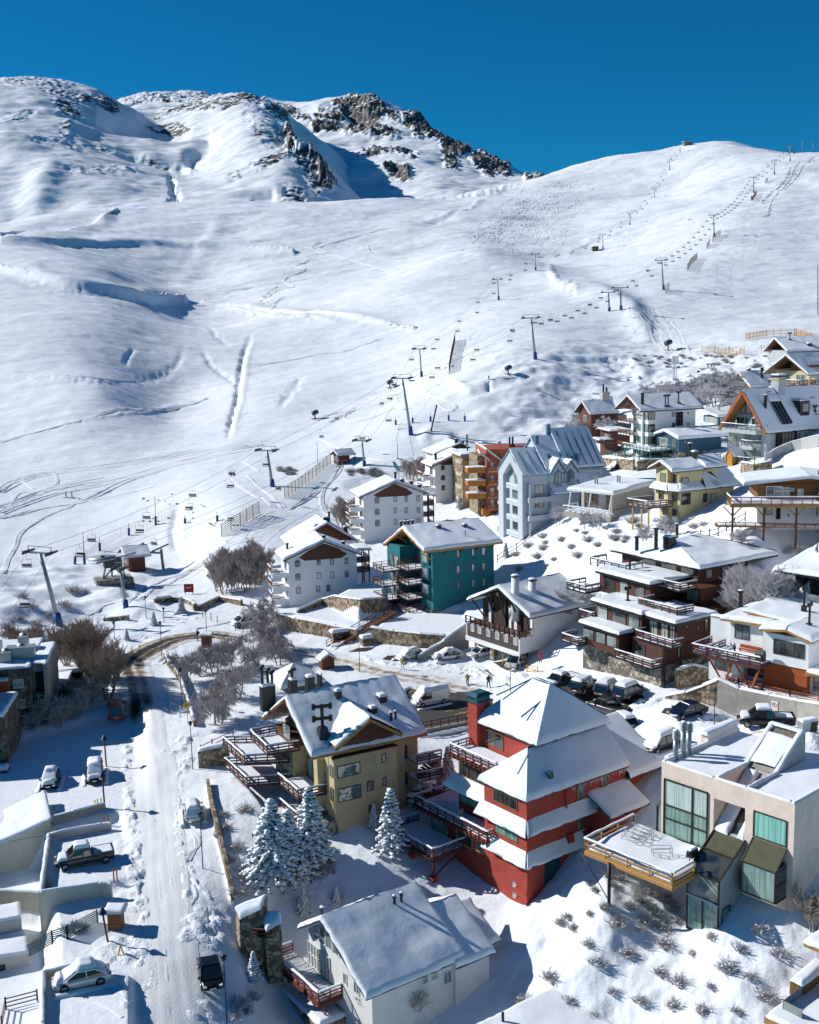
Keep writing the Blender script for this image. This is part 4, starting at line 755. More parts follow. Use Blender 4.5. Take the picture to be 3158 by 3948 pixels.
M=MB();M.slab([(9.0,5.4,2.05),(9.55,5.4,2.4),(9.55,7.5,2.4),(9.0,7.5,2.05)],.05,mat('weathered_timber',(.16,.13,.10),.9,.3,4));h.part('skylight_frame',M)
# ramp glazing and snow down to the big box bay
M=MB();M.slab([(.3,4.9,-4.58),(4.4,4.9,-1.0),(4.4,6.2,-1.0),(.3,6.2,-4.58)],.05,GD);h.part('sloped_glazing',M);S=MB();S.patch([(.0,6.3,-4.8),(5.0,6.3,-.5),(5.0,7.75,-.5),(.0,7.75,-4.8)],.4,amp=.4);h.part('snow',S)
S=MB();S.patch([(.0,4.7,-4.85),(1.6,4.7,-3.4),(1.6,5.5,-3.4),(.0,5.5,-4.85)],.45,amp=.5);h.part('snow',S);M=MB()
for y in(4.85,6.2,6.9): M.bar((.2,y,-4.55),(4.8,y,-.6),.1,.12,h.frame)
h.part('glazing_bars',M)
# glass wall of the left room with curtains
def bars(nm,par,lines,w=.12):
    M=MB()
    for a,b in lines: M.bar(a,b,w,w,h.frame)
    return h.part(nm,M,par)
CUR=glassmat('pale_curtain',(.36,.46,.42),.25,.7,((.56,.66,.62),(7,7,.12)))
M=MB();M.box(-.03,.0,8.4,13.05,-3.9,-1.45,CUR);o=h.part('glass_wall',M);M=MB();M.box(-.03,.0,8.4,13.05,-6.9,-3.9,GG);h.part('lower_pane',M,o)
bars('frame',o,[((-.06,y,-6.9),(-.06,y,-1.45)) for y in(8.42,10.0,13.03)]+[((-.06,8.4,z),(-.06,13.05,z)) for z in(-1.45,-3.9,-5.2,-6.85)])
M=MB();M.box(.25,1.3,13.4,13.43,-6.8,-4.2,GG);M.box(-.0,1.6,13.4,13.8,-6.9,-4.4,GG);o=h.part('corner_glass',M);bars('frame',o,[((-.03,13.82,-6.9),(-.03,13.82,-4.3)),((-.03,13.82,-4.35),(.9,13.42,-3.3))],.1)
h.win('x',0,0,0,0,0,glassmat('turquoise_curtain',(.13,.40,.33),.2,.7,((.30,.60,.52),(7,7,.12))),xy=(.63,3.83,-4.0,-1.62),fw=.1)
h.win('x',0,1275,1500,1335,1565,GG);h.win('x',0,1275,1650,1330,1720,GG)
# box bay 1 (tall, sloped glass top)
y0,y1=4.5,7.75;xf=-4.0
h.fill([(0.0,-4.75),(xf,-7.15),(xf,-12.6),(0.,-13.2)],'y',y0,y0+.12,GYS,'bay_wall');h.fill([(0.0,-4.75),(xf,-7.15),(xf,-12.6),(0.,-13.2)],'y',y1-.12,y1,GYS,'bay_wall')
M=MB();M.slab([(xf,y0+.1,-7.15),(xf,y1-.1,-7.15),(xf*.45,y1-.1,-5.85),(xf*.45,y0+.1,-5.85)],.05,GD);o=h.part('bay_roof_glass',M);M=MB();M.slab([(xf*.45,y0+.1,-5.85),(xf*.45,y1-.1,-5.85),(0,y1-.1,-4.75),(0,y0+.1,-4.75)],.06,mat('olive_glass',(.10,.10,.055),.15,.15,bump=0,spec=.9));h.part('upper_pane',M,o)
M=MB();M.box(xf,xf+.05,y0+.1,y1-.1,-9.3,-7.2,GL);M.box(xf,xf+.05,y0+.1,y1-.1,-12.5,-9.4,GG);o2=h.part('bay_glass',M)
bars('frame',o2,[((xf,y,-12.6),(xf,y,-7.1)) for y in(y0+.06,y1-.06)]+[((xf,y0,z),(xf,y1,z)) for z in(-7.15,-9.35,-12.55)]+[((xf,(y0+y1)/2,-12.5),(xf,(y0+y1)/2,-9.4))]+[((xf,y,-7.1),(0,y,-4.7)) for y in(y0+.06,y1-.06)]+[((xf*.45,y0,-5.8),(xf*.45,y1,-5.8))],.13)
S=MB();S.patch([(xf-.2,y0,-9.33),(xf-.02,y0,-9.33),(xf-.02,y1,-9.33),(xf-.2,y1,-9.33)],.12,amp=.4);h.part('snow',S,o2)
h.win('y',y0,0,0,0,0,GG,xy=(-3.6,-2.3,-12.3,-9.8),ny=2)
# box bay 2
y0,y1=.55,3.85;xf=-1.75
M=MB();M.box(xf,xf+.05,y0,y1,-8.5,-5.75,GG);M.box(xf+.05,0,y0,y0+.04,-8.5,-5.5,GD);M.box(xf+.05,0,y1-.04,y1,-8.5,-5.5,GG);M.slab([(xf,y0,-5.7),(xf,y1,-5.7),(0,y1,-4.1),(0,y0,-4.1)],.05,MATS['olive_glass']);o=h.part('bay_glass',M)
bars('frame',o,[((xf,y,-8.5),(xf,y,-5.7)) for y in(y0+.05,y1-.05)]+[((xf,y0,z),(xf,y1,z)) for z in(-8.45,-5.72)]+[((xf,y,-5.7),(0,y,-4.1)) for y in(y0+.05,y1-.05)]+[((xf,y0+.02,z),(0,y0+.02,z)) for z in(-8.45,-7.,-5.75)],.11)
M=MB();M.hull([(0,y0-.1,-9.6),(0,y1+.1,-9.6),(-.3,y1+.1,-9.6),(-.3,y0-.1,-9.6)],[(0,y0-.1,-8.5),(0,y1+.1,-8.5),(xf-.1,y1+.1,-8.5),(xf-.1,y0-.1,-8.5)],PNK);h.part('bay_base',M)
# flues
for x,hh in((1.9,2.5),(3.1,3.2),(4.0,2.7)):
    M=MB();M.cyl((x,13.2),.26,-.6,hh*.72,GAL,12)
    for k in range(5): M.lathe([(.26,0),(.36,.05),(.36,.12),(.26,.16)],GAL,12,(x,13.2,hh*.72+k*.16))
    o=h.part('flue',M);S=MB();S.blob((x,13.2,hh*.72+.85),(.3,.3,.15),SNOWR,10,4,0,True);h.part('snow_cap',S,o)
M=MB();M.box(1.2,6,13.4,14.0,-3,0,PNK);h.part('flue_shelf',M);S=MB();S.patch([(1.2,13.4,.005),(6,13.4,.005),(6,14.,.005),(1.2,14.,.005)],.2);h.part('snow',S)
M=MB();M.box(7.2,12.4,13.2,14.,-.3,.75,PNK);h.part('parapet_block',M);S=MB();S.patch([(7.0,13.1,.76),(12.5,13.1,.76),(12.5,14.1,.76),(7.0,14.1,.76)],.3,amp=.4);h.part('snow',S)
# deck
o=h.deck([(-7.3,16.5),(-7.3,7.),(0,7.0),(0,16.5)],-7.0,path=[3,0,1],planks=2,ph=.15,th=.4,post=2.2,snowT=.35,name='timber_deck',capw=.3,beam=True);
h.rail(o,[(-7.3,7.0,-7.),(-4.1,7.0,-7.)],.95,2,2.2,h.railm,True,ph=.15,capw=.3)
q=h.on('z',-7.4,330,1262);zb=float(h.on('x',float(q[0]),330,1530)[2]);M=MB();M.cyl((q[0],q[1]),.16,zb-1.5,-7.3,BLK,10);M.tube([(q[0],q[1],zb+.3),(q[0]-.2,q[1]+3,-7.3)],.05,BLK,6);M.cyl((-1.5,12),.1,-11.5,-7.3,BLK,8);h.part('posts',M,o)
# bare tubular frames of garden furniture left out on the deck
def loungers(name,lab,at,n,rz):
    t=thing(name,lab,'garden furniture',h.wor(at),h.th+rz)
    M=MB()
    for k in range(n):
        x=k*.75;y=(k%2)*.25
        for zz in(.35,.75):
            M.tube([(x,y,zz),(x+.65,y,zz),(x+.65,y+1.7,zz+.1),(x,y+1.7,zz+.1),(x,y,zz)],.028,GAL,5)
        for a,b in((0,0),(.65,0),(0,1.7),(.65,1.7)): M.tube([(x+a,y+b,-.1),(x+a,y+b,.85)],.028,GAL,5)
    M.build('tubular_frame',t);return t
loungers('lounger_frame','heap of bare steel lounger frames beside the glass wall on the snowy deck',(-4.2,13.0,-6.75),4,0);loungers('lounger_frame','single steel lounger frame standing alone in the deck snow near the black grill',(-3.6,9.6,-6.7),1,.9)
t=thing('barbecue','black kettle grill half buried in snow at the corner of the timber deck','barbecue',h.wor((-2.9,8.0,-6.9)),h.th);M=MB();M.box(-.5,.5,-.3,.3,.55,.95,BLK);M.tube([(-.5,0,.98),(.5,0,.98)],.3,BLK,8)
M.build('body',t)
M=MB()
for x in(-.4,.4): M.bar((x,0,0),(x,0,.6),.06,.06,BLK)
M.build('leg',t);S=MB();S.patch([(-.5,-.25,1.24),(.5,-.25,1.24),(.5,.25,1.24),(-.5,.25,1.24)],.14);S.build('snow',t)
h.done()
# ---- white cottage in front
h=House('cottage','white gabled cottage with a smooth snowy roof and slatted red-brown deck','house','E',(905,1290),35,z0=-1);CTG=h
WHW=mat('white_render',(.66,.655,.63),.9,.1,.8,.3,18,dirt=(.5,.49,.46));h.roofm=DRK;h.railm=planks('redbrown_deck','#6b3228',.14,2);h.frame=WHF
h.wall(.55,9.6,.5,10.9,-7,-.25,WHW);h.fill([(.5,-.25),(10.9,-.25),(10.9,1.2),(7.1,3.5)],'x',.55,9.6,WHW)
h.gable(-.35,10.1,-.1,11.4,.0,3.95,'x',.626,.16,.4,ze2=1.25,seams=1.15)
h.wall(9.1,12.9,.2,9,-7,-.6,WHW);h.fill([(.2,-.6),(9,-.6),(9,.3),(5.2,2.2)],'x',9.1,12.9,WHW);h.gable(8.75,13.2,-.5,9.5,-.35,2.5,'x',.57,.16,.36,ze2=.2,seams=1.15);h.wall(12.9,15.3,2.5,9,-7,-1.2,WHW);h.slabroof([(13.,1.8,-1.1),(15.6,1.8,-1.1),(15.6,6.5,1.1),(13.,6.5,1.1)],.16,.36)
M=MB();M.box(.5,.55,7.2,11.0-.1,-2.2,.0,GC);o=h.part('glass_front',M);M=MB()
for i in range(8): y=7.2+i*3.7/7;M.bar((.48,y,-2.3),(.48,y,.0),.08,.08,WHF)
for z in(-2.25,-1.1,.0): M.bar((.48,7.2,z),(.48,10.9,z),.08,.08,WHF)
h.part('frame',M,o)
tri=[[(9.9,.85),(9.0,.85),(9.0,2.1),(9.9,1.55)],[(8.9,.85),(7.9,.85),(7.9,2.75),(8.9,2.2)],[(7.7,.85),(6.7,.85),(6.7,2.6),(7.7,3.05)],[(6.5,.85),(5.6,.85),(5.6,2.1),(6.5,2.55)],[(5.4,.85),(4.6,.85),(4.6,1.5),(5.4,1.95)]]
for t_ in tri:
    M=MB();h.b.pop('x',0);n=len(t_);M.add([(.53,*p) for p in t_],[tuple(range(n))],GL);o=h.part('gable_window',M);M=MB()
    for a,b in zip(t_,t_[1:]+t_[:1]): M.bar((.52,*a),(.52,*b),.07,.07,WHF)
    h.part('frame',M,o)
h.win('x',.55,0,0,0,0,GL,xy=(4.4,5.0,-1.3,-.2));h.win('x',.55,0,0,0,0,GL,xy=(2.4,3.3,-1.3,-.2),nx=2)
h.win('y',.5,1245,1130,1295,1185,GC,ny=2);h.win('y',.5,1312,1100,1360,1160,GC,ny=2);h.win('y',.2,1435,1085,1485,1130,GL,nx=2) if 0 else h.win('x',9.1,0,0,0,0,GL,xy=(.5,.5+.01,-2,-1)) if 0 else None
h.win('y',.5,0,0,0,0,GL,xy=(8.0,8.9,-2.1,-.9),nx=2)
o=h.deck([(-1.8,13.9),(-1.8,5.3),(.5,5.3),(.5,13.9)],-2.45,path=[3,0,1,2],snow=False,ph=.13,beam=True,name='timber_deck',capw=.28);S=MB()
for i in range(42): y=5.4+i*.2;S.patch([(-1.7,y,-2.44),(.45,y,-2.44),(.45,y+.12,-2.44),(-1.7,y+.12,-2.44)],.05,step=.8)
h.part('snow',S,o);M=MB()
for y in(5.5,7.5,9.7,11.9,13.6):
    M.bar((-1.7,y,-2.7),(-1.1,y,-4.0),.1,.1,h.railm);M.bar((-.7,y,-2.7),(-1.1,y,-4.0),.1,.1,h.railm);M.bar((-1.1,y,-4.),(-1.1,y,-5.5),.12,.12,h.railm)
h.part('posts',M,o)
M=MB();M.box(-2.,.6,4.8,14.2,-9,-4.4,STN);h.part('stone_plinth',M);S=MB();S.patch([(-2.1,4.8,-4.39),(.6,4.8,-4.39),(.6,14.2,-4.39),(-2.1,14.2,-4.39)],.35);h.part('snow',S)
for a in((1072,695),(1118,675)): h.chim(*a,'pipe',1.05,.26)
p=h.on('y',11,590,745);h.chim(0,0,'pipe',.7,.3,at=p)
h.done()
# flat-roofed annex behind the cottage
h=House('annex','low white annex with a flat snow-covered roof behind the white cottage','outbuilding','E',(945,690),35,P=CTG.wor((.0,13.5,-5.5)));h.roofm=DRK;h.frame=WHF
qa=[h.on('z',4.6,780,565),h.on('z',4.6,950,612),h.on('z',4.6,1318,508),h.on('z',4.6,1085,445)];X0=qa[0][0];Y0=qa[1][1]
x0,x1=min(q[0] for q in qa),max(q[0] for q in qa);y0,y1=min(q[1] for q in qa),max(q[1] for q in qa)
h.slabroof([(x0,y0,4.6),(x1,y0,4.6),(x1,y1,4.6),(x0,y1,4.6)],.2,.35);h.wall(x0+.7,x1-.2,y0+.4,y1-.4,-3,4.4,WHW);h.win('x',x0+.7,0,0,0,0,GL,xy=(y0+1,y0+2.2,2.6,3.9))
M=MB();M.cyl((x0+3.6,y0+.5),.13,4.5,5.9,BLK,8);M.cyl((x0+3.6,y0+.5),.2,5.85,6.05,BLK,8);h.part('chimney',M);h.done()
# ================================================================ middle rows of the village
def _rect(s,z,near,left=None,right=None,r=None,y1=None,x1=None):
    a=s.on('z',z,*near,r); x0,y0=float(a[0]),float(a[1])
    if left: y1=float(s.on('z',z,*left,r)[1])
    if right: x1=float(s.on('z',z,*right,r)[0])
    return x0,x1,y0,y1
House.rect=_rect
def arch(h,a,b,y,nx=1):
    """small arched window on a front wall (plane y): from px corners"""
    p=h.on('y',y,*a);q=h.on('y',y,*b); x0,x1=sorted((p[0],q[0]));z0,z1=sorted((p[2],q[2])); c=(x0+x1)/2;r=(x1-x0)/2; zs=z1-r*.6
    pts=[(x0,z0),(x1,z0)]+[(c+r*math.cos(t*math.pi/8),zs+r*.6*math.sin(t*math.pi/8)) for t in range(9)]
    M=MB();M.add([(u,y-.03,w) for u,w in pts],[tuple(range(len(pts)))],GD);o=h.part('window',M);M=MB()
    for u,w in zip(pts,pts[1:]+pts[:1]): M.bar((u[0],y-.04,u[1]),(w[0],y-.04,w[1]),.07,.07,h.frame)
    h.part('frame',M,o)
TEAL=mat('teal_stucco',(.010,.135,.165),.85,.1,.8,.2,22,dirt=(.011,.115,.14)); HFR=mat('grey_frame',(.10,.09,.085),.6,bump=0)
# ---- teal apartment block
h=House('apartment_building','teal four-storey apartment block with an orange-trimmed snowy gable roof and stacked balconies','building','G',(1158,800),27); TB=h
h.roofm=WHO;h.railm=WRD;h.frame=BRF
h.wall(0,11.7,0,4.2,-3,10.6,TEAL);h.wall(1.2,11.7,4.2,8.3,-3,11,TEAL);h.wall(-1.8,11.7,8.3,13.2,-3,10,TEAL);h.fill([(0,10.2),(13.2,9.2),(6.6,13.0)],'x',.6,11.7,TEAL)
h.wall(-.35,0,.8,3.3,8.0,10.2,TEAL);h.wall(-.35,0,.8,3.3,5.4,7.5,TEAL);h.wall(-.35,0,.8,3.3,2.7,4.8,TEAL)
h.wall(-.1,4,-.02,4.2,-4,.35,STN)
h.gable(-2.1,12.9,-1.0,14.1,10.75,13.4,'x',.51,.28,.42,ze2=9.5,fas=WHO)
M=MB()
for x in(2.2,5.2,8.2,11.2): M.bar((x,-.05,9.6),(x,-.95,10.5),.13,.16,WRD)
for y,z in((.1,10.4),(3.9,11.8),(9,11.9),(12.8,9.4)): M.bar((-.0,y,z-1.6),(-1.9,y,z-.1),.13,.16,WHO)
h.part('eave_bracket',M)
for a in((1310,380,1332,428),(1410,372,1430,418),(1478,365,1503,412),(1310,485,1333,533),(1410,475,1431,522),(1480,468,1503,514),(1312,590,1334,638),(1411,578,1432,624),(1480,572,1504,616),(1315,697,1335,718)): h.win('y',0,*a,GC if a[0]>1400 else GL)
for z in(8.15,5.5,2.8): h.win('x',-.35,0,0,0,0,GC,xy=(1.,3.1,z,z+1.9),fr=TEAL,fw=.15)
for k,z in enumerate((7.0,4.5,2.0,-.4)):
    for y0,y1 in((4.6,6.2),(6.5,8.)): h.win('x',1.2,0,0,0,0,GC if y0<6 else GL,xy=(y0,y1,z+.1,z+2.1),fr=WRD)
    h.deck([(-3.0,7.1),(-3.0,2.9),(1.2,2.9),(1.2,7.1)],z,path=[3,0,1,2],planks=2,vert=.28,ph=.09,snowT=.12,cap=False,th=.18)
    if k<3:
        h.win('x',-1.8,0,0,0,0,GC,xy=(8.8,10.4,z-.9,z+1.2),fr=WRD);h.win('x',-1.8,0,0,0,0,GL,xy=(10.8,12.4,z-.9,z+1.2),fr=WRD)
        h.deck([(-5.0,12.2),(-5.,8.2),(-1.8,8.2),(-1.8,12.2)],z-1.0,path=[3,0,1,2],planks=2,vert=.28,ph=.09,snowT=.1,cap=False,th=.18)
M=MB()
for x,y in((-2.9,3.1),(-2.9,5),(-2.9,6.9),(-.6,3.0)): M.box(x-.09,x+.09,y-.09,y+.09,-3.5,-.5,WRD)
h.part('posts',M)
for a in((1192,250,'box',.8,.7),(1366,243,'box',.8,.7),(1370,300,'pipe',1.1,.12)): h.chim(*a)
for x,y in((945,235),(970,235),(993,232),(1020,228)): h.chim(0,0,'pipe',1.0,.42,at=h.on('y',8.2,x,y))
h.chim(0,0,'pipe',.6,.5,at=h.on('y',8,1246,210))
h.done()
# ---- white chalets with brown gables
def chalet(lab,r,base,th,wx,ze,zp,px_,zb,wins,panel,depth=9,rear=None,arches=[],balc=(),right=False,chs=[]):
    h=House('apartment_building',lab,'building',r,base,th,group=None);h.roofm=WOD;h.railm=planks('balcony_wood','#6a3a1e',.12,2);h.frame=HFR
    h.wall(0,wx,0,depth,zb,ze,WHT);h.fill([(0,ze),(wx,ze),(px_,zp-.3)],'y',0.02,depth,WHT,'gable_wall');M=MB();n=len(panel);M.add([(x,-.05,z) for x,z in panel]+[(x,.02,z) for x,z in panel],[tuple(range(n))]+[(i,(i+1)%n,n+(i+1)%n,n+i) for i in range(n)],WOD);h.part('timber_gable',M)
    h.gable(-1.1,wx+.9,-.8,depth,ze-.25,zp,'y',(px_+1.1)/(wx+2),.22,.38)
    for w in wins: h.win('y',0,*w)
    for a,b in arches: arch(h,a,b,0)
    for z in balc:
        M=MB();M.box(-2.9,0,.4,1.4,z-.9,z,WHT);M.box(-2.9,0,1.4,5,z-.2,z,WHT);o=h.part('balcony',M);h.rail(o,[(-2.9,1.4,z),(-2.9,5,z)],.95,4,1.,ph=.13);h.rail(o,[(-2.9,.9,z-.2),(-.9,.9,z-.2)],.5,1,2.)
        h.win('x',0,0,0,0,0,GL,xy=(2,4,z+.1,z+2))
    if right:
        for z in right: o=h.deck([(wx,.8),(wx+2.6,.8),(wx+2.6,5),(wx,5)],z,path=[0,1,2],m=WRD,rm=WRD,planks=4,snowT=.15,cap=False)
        M=MB()
        for x,y in((wx+2.5,.9),(wx+2.5,4.9),(wx+1.2,.9)): M.box(x-.1,x+.1,y-.1,y+.1,zb,right[0]+2.2,WRD)
        h.part('posts',M);h.slabroof([(wx,.4,right[0]+2.3),(wx+3.,.4,right[0]+2.1),(wx+3.,5.4,right[0]+2.1),(wx,5.4,right[0]+2.3)],.15,.3)
    for c in chs: h.chim(*c)
    h.done();return h
W1=lambda *l:[(x0,y0,x1,y1,GC if (x0//10)%2 else GL) for x0,y0,x1,y1 in l]
chalet('white chalet block left of the teal building, with arched windows, brown gable and side balconies','G',(205,757),16,12.4,8.8,11.6,6.4,-3,W1((382,443,408,480),(470,438,497,478),(566,433,592,473),(383,530,411,571),(472,524,499,566),(568,519,595,560),(377,620,405,660),(445,614,472,655),(376,365,403,393)),
 [(1.9,8.75),(2.9,8.1),(9.6,8.1),(10.7,8.75),(9.,9.9),(6.4,11.),(3.8,9.9)],8,arches=[((237,450),(270,490)),((240,538),(273,580)),((243,627),(276,668))],balc=(6.1,3.6,1.3),right=(7.0,5.2),chs=[(187,385,'pipe',1.2,.4),(428,315,'pipe',.7,.6),(560,355,'pipe',.7,.6)])
P2=House('x','x','x','G',(205,757),16);q=P2.wor((3.4,13.,0));D.objects.remove(P2.root)
h=chalet('rear white chalet roof with dark flues showing above the arched-window chalet','G',(205,757),16,11.6,0,0,6,0,[],[(0,0),(1,0),(1,1)],1) if 0 else None
def rearblock(lab,P,th,wx,depth,ze,zp,pk,zb,flues=(),win=None):
    h=House('apartment_building',lab,'building','G',(0,0),th,P=P);h.roofm=WOD;h.frame=HFR;h.wall(0,wx,0,depth,zb,ze,WHT);h.fill([(0,ze),(wx,ze),(pk,zp-.3)],'y',-.03,depth,WOD,'gable_wall');h.gable(-1.1,wx+.9,-.9,depth,ze-.25,zp,'y',(pk+1.1)/(wx+2),.22,.38)
    for f in flues: h.chim(0,0,f[0],f[1],f[2],at=f[3])
    if win: h.win('y',0,0,0,0,0,GC,xy=win)
    h.done();return h
rearblock('rear white chalet with black flues, its brown gable just showing behind the arched-window chalet',q,16,11.4,9,8.7,12.4,6.3,-4,[('box',.9,.8,(4.6,1.,10.9)),('box',1.2,.9,(6.6,1.5,11.9)),('pipe',1.8,.4,(7.6,3,12.)),('box',.8,.7,(10.5,2.,10.1))],(8.6,9.8,6.4,7.9))
# middle white block
chalet('white four-storey block with brown gable standing between the ski slope and the teal building','Q',(700,1451),14,13.2,10.2,12.9,6.9,-4,W1((893,1145,914,1180),(966,1142,987,1180),(1046,1140,1068,1178),(893,1222,915,1257),(966,1220,988,1257),(1047,1217,1069,1254),(895,1298,917,1333),(967,1296,989,1330),(1047,1293,1069,1330)),
 [(2.2,10.1),(3.3,9.6),(9.8,9.6),(11.,10.),(9.4,11.2),(6.9,12.4),(4.4,11.2)],9,arches=[((768,1150),(797,1190)),((768,1228),(797,1265)),((770,1302),(799,1342))],balc=(7.6,5.1,2.6,.2),right=(7.2,4.8,2.4,.1),chs=[(730,1125,'pipe',2.2,.5),(742,1120,'pipe',2.6,.4),(905,1035,'pipe',1.6,.5),(915,1035,'pipe',1.5,.5),(925,1035,'pipe',1.5,.5),(950,1060,'box',.9,.8),(1012,1075,'pipe',.8,.8),(1065,1098,'pipe',.8,.8)])
# far white block
chalet('white chalet beside the stone tower, half hidden by it, with arched windows','J',(172,838),16,11,9.1,11.8,6.4,-3,W1((350,525,375,563),(350,607,375,645),(343,690,368,730)),[(1.,9.2),(2.2,8.9),(7,8.9),(9,9),(6.4,11.2)],8,arches=[((217,527),(247,565)),((218,610,),(248,648)),((220,693),(250,732))],balc=(6.3,3.6),chs=[(173,495,'pipe',1.8,.6)])
P2=House('x','x','x','J',(172,838),16);q=P2.wor((3.2,8.5,0));D.objects.remove(P2.root)
rearblock('far white chalet with a brown gable, farthest of the white blocks beside the stone tower',q,16,9.4,9,10.9,13.0,6,-3,[('pipe',1.3,.9,(5.2,.5,12.6)),('pipe',.9,.6,(7,.8,12.4)),('pipe',2.4,.4,(8.5,2,12.2))])
# ---- stone and timber towers beside the blue-grey house
TAB=mat('sand_render',(.46,.38,.26),.9,.1); ORW=planks('amber_boards','#b06c12',.13,0,var=.2); RSA=mat('rust_render',(.33,.09,.05),.85,.12)
h=House('apartment_building','stone-clad apartment tower with bay windows and curved sand-coloured slabs','building','U',(395,880),14);h.roofm=TAB;h.frame=DRK
h.wall(0,9,0,9,-3,11.6,STN);h.wall(-.3,.8,-.35,0,-3,12.2,TAB);h.wall(.8,1.4,-.35,0,-3,11.9,planks('tan_pier','#a88a58',.3,0))
for z in(11.1,8.2,5.3,2.4): 
    M=MB();M.prism([(-.9,.6),(-.6,-.8),(1.6,-1.),(3.6,-.9),(3.9,.1),(-.6,4)],z-.9,z-.2,TAB);o=h.part('balcony',M)
    if z>4: h.win('y',-.6,0,0,0,0,GL,xy=(1.5,3.4,z-.2,z+1.6) if z<11 else (1.5,3.4,z-2.0,z-.2),nx=2)
h.wall(.9,3.6,-.6,0,4.,11.2,TAB)
for z in(1.,3.8): h.win('y',0,0,0,0,0,GD,xy=(2.2,2.7,z,z+.9));h.win('y',0,0,0,0,0,GD,xy=(5.2,6.1,z+.5,z+1.3))
h.slabroof([(-.9,-1,12.2),(9,-1,12.2),(9,9,12.2),(-.9,9,12.2)],.3,.4);h.chim(440,275,'pipe',1.2,.35);h.chim(550,240,'pipe',1.3,.8);h.chim(572,220,'pipe',1.3,.6);h.done()
h=House('apartment_building','rust-coloured chalet tower with amber wooden balconies and two stepped snowy roof slopes','building','U',(655,980),10);h.roofm=WHO;h.frame=WRD;h.railm=ORW
h.wall(0,12,0,10,-3,14.5,RSA);h.wall(-1.5,0,2,10,0,13,STN)
for k,z in enumerate((9.8,7.0,4.2,1.6)):
    if k<3:
        M=MB();M.prism([(-4.2,-.2),(-.2,-.6),(-.2,2.5),(-4.2,2.5)],z-.2,z+.95,ORW);o=h.part('balcony',M);S=MB();S.patch([(-4.2,-.2,z+.96),(-.2,-.6,z+.96),(-.2,2.4,z+.96),(-4.2,2.4,z+.96)],.15);h.part('snow',S,o)
    h.win('y',0,0,0,0,0,GL,xy=(.7,1.7,z+.2,z+2.1));h.win('y',0,0,0,0,0,GL,xy=(2.7,3.6,z+.2,z+2.1));h.deck([(.0,-1.2),(4.2,-1.2),(4.2,0),(0,0)],z,path=[0,1],planks=2,vert=.25,cap=False,snowT=.1,m=ORW)
M=MB();M.prism([(-1.,-.2),(.6,-.5),(.6,1),(-1,1)],.3,1.6,ORW);h.part('planter_box',M)
q=[h.on('y',-1,*p) for p in((645,240),(835,375),(580,285),(690,370))]
for (a,b,dx) in((q[0],q[1],10),(q[2],q[3],3.)):
    h.slabroof([(a[0],a[1],a[2]),(b[0],b[1],b[2]),(b[0]+.0,b[1]+dx,b[2]+.5),(a[0],a[1]+dx,a[2]+.5)][::1],.25,.35,m=WHO)
h.fill([(q[0][0]+.4,14),(q[0][0]+.4,q[0][2]-.2),(q[1][0]-.2,q[1][2]-.2),(q[1][0]-.2,13)],'y',0,9,RSA)
M=MB();c=h.on('y',4,925,230);M.box(c[0]-.7,c[0]+.7,3.4,4.6,c[2]-3,c[2]+.9,mat('rust_block',(.16,.075,.04),.8));M.box(c[0]+1.2,c[0]+2.4,3.4,4.6,c[2]-3,c[2]+.7,GAL)
for e in(-.4,.3): M.cyl((c[0]+e,4),.22,c[2]+.8,c[2]+2.6,BLK,8)
h.part('chimney',M);h.done()
# ---- blue-grey apartment house
BGW=mat('pale_blue_grey_stucco',(.43,.475,.52),.85,.08,.7,.15,22,dirt=(.37,.41,.46)); BTR=mat('blue_trim',(.045,.14,.22),.5,.1,bump=0)
h=House('apartment_building','pale blue-grey apartment house with steep metal roofs and a tall pointed niche in its gable','building','U',(1050,1250),20);BG=h
h.roofm=BTR;h.frame=BRF;h.railm=BTR
# front gable: two piers, arch fill and recessed bays
h.wall(-.0,5.6,-.0,2.0,-3,12.2,BGW);h.wall(0,5.6,8.4,10.5,-3,12.2,BGW);h.wall(1.,5.6,2.,8.4,-3,12.2,BGW)
h.fill([(0,12.2),(2.,12.2),(2.,11.4),(5.25,14.1),(8.4,11.4),(8.4,12.2),(10.5,12.2),(5.25,16.3)],'x',0,1.,BGW);h.fill([(2,11.4),(8.4,11.4),(5.25,14.1)],'x',1.,5.6,BGW);h.fill([(0,12.2),(10.5,12.2),(5.25,16.25)],'x',1.0,5.6,BGW)
for z in(9.6,6.6,3.6,.6): h.wall(-.02,1.,2.0,7.,z-.5,z+.35,BGW); S=MB();S.patch([(-.05,2.0,z+.36),(-.05,7,z+.36),(.5,7,z+.36),(.5,2,z+.36)][::-1],.1);h.part('snow',S)
for z0,z1,p in((7.2,9.0,GL),(4.2,6.0,GD),(1.2,3.1,GD),(-2.,0,GD)): h.win('x',1.,0,0,0,0,p,xy=(2.3,6.3,z0,z1),nx=2,fr=BTR)
M=MB();t_=[(2.3,10.2),(5.2,10.2),(5.2,11.6),(3.75,12.8),(2.3,11.6)];M.add([(.97,*p) for p in t_],[tuple(range(5))],GL);o=h.part('gable_window',M);M=MB()
for a,b in zip(t_,t_[1:]+t_[:1]): M.bar((.95,*a),(.95,*b),.1,.1,BTR)
h.part('frame',M,o)
h.wall(5.6,17,0.6,13,-3,12.4,BGW);h.wall(5.4,11.4,-1.0,.6,-3,9.7,BGW);h.wall(5.4,11.,-.2,.8,9.7,13,BGW)
h.win('y',0,1183,635,1280,728,GC,nx=2);h.win('y',0,1185,800,1283,878,GD,nx=2)
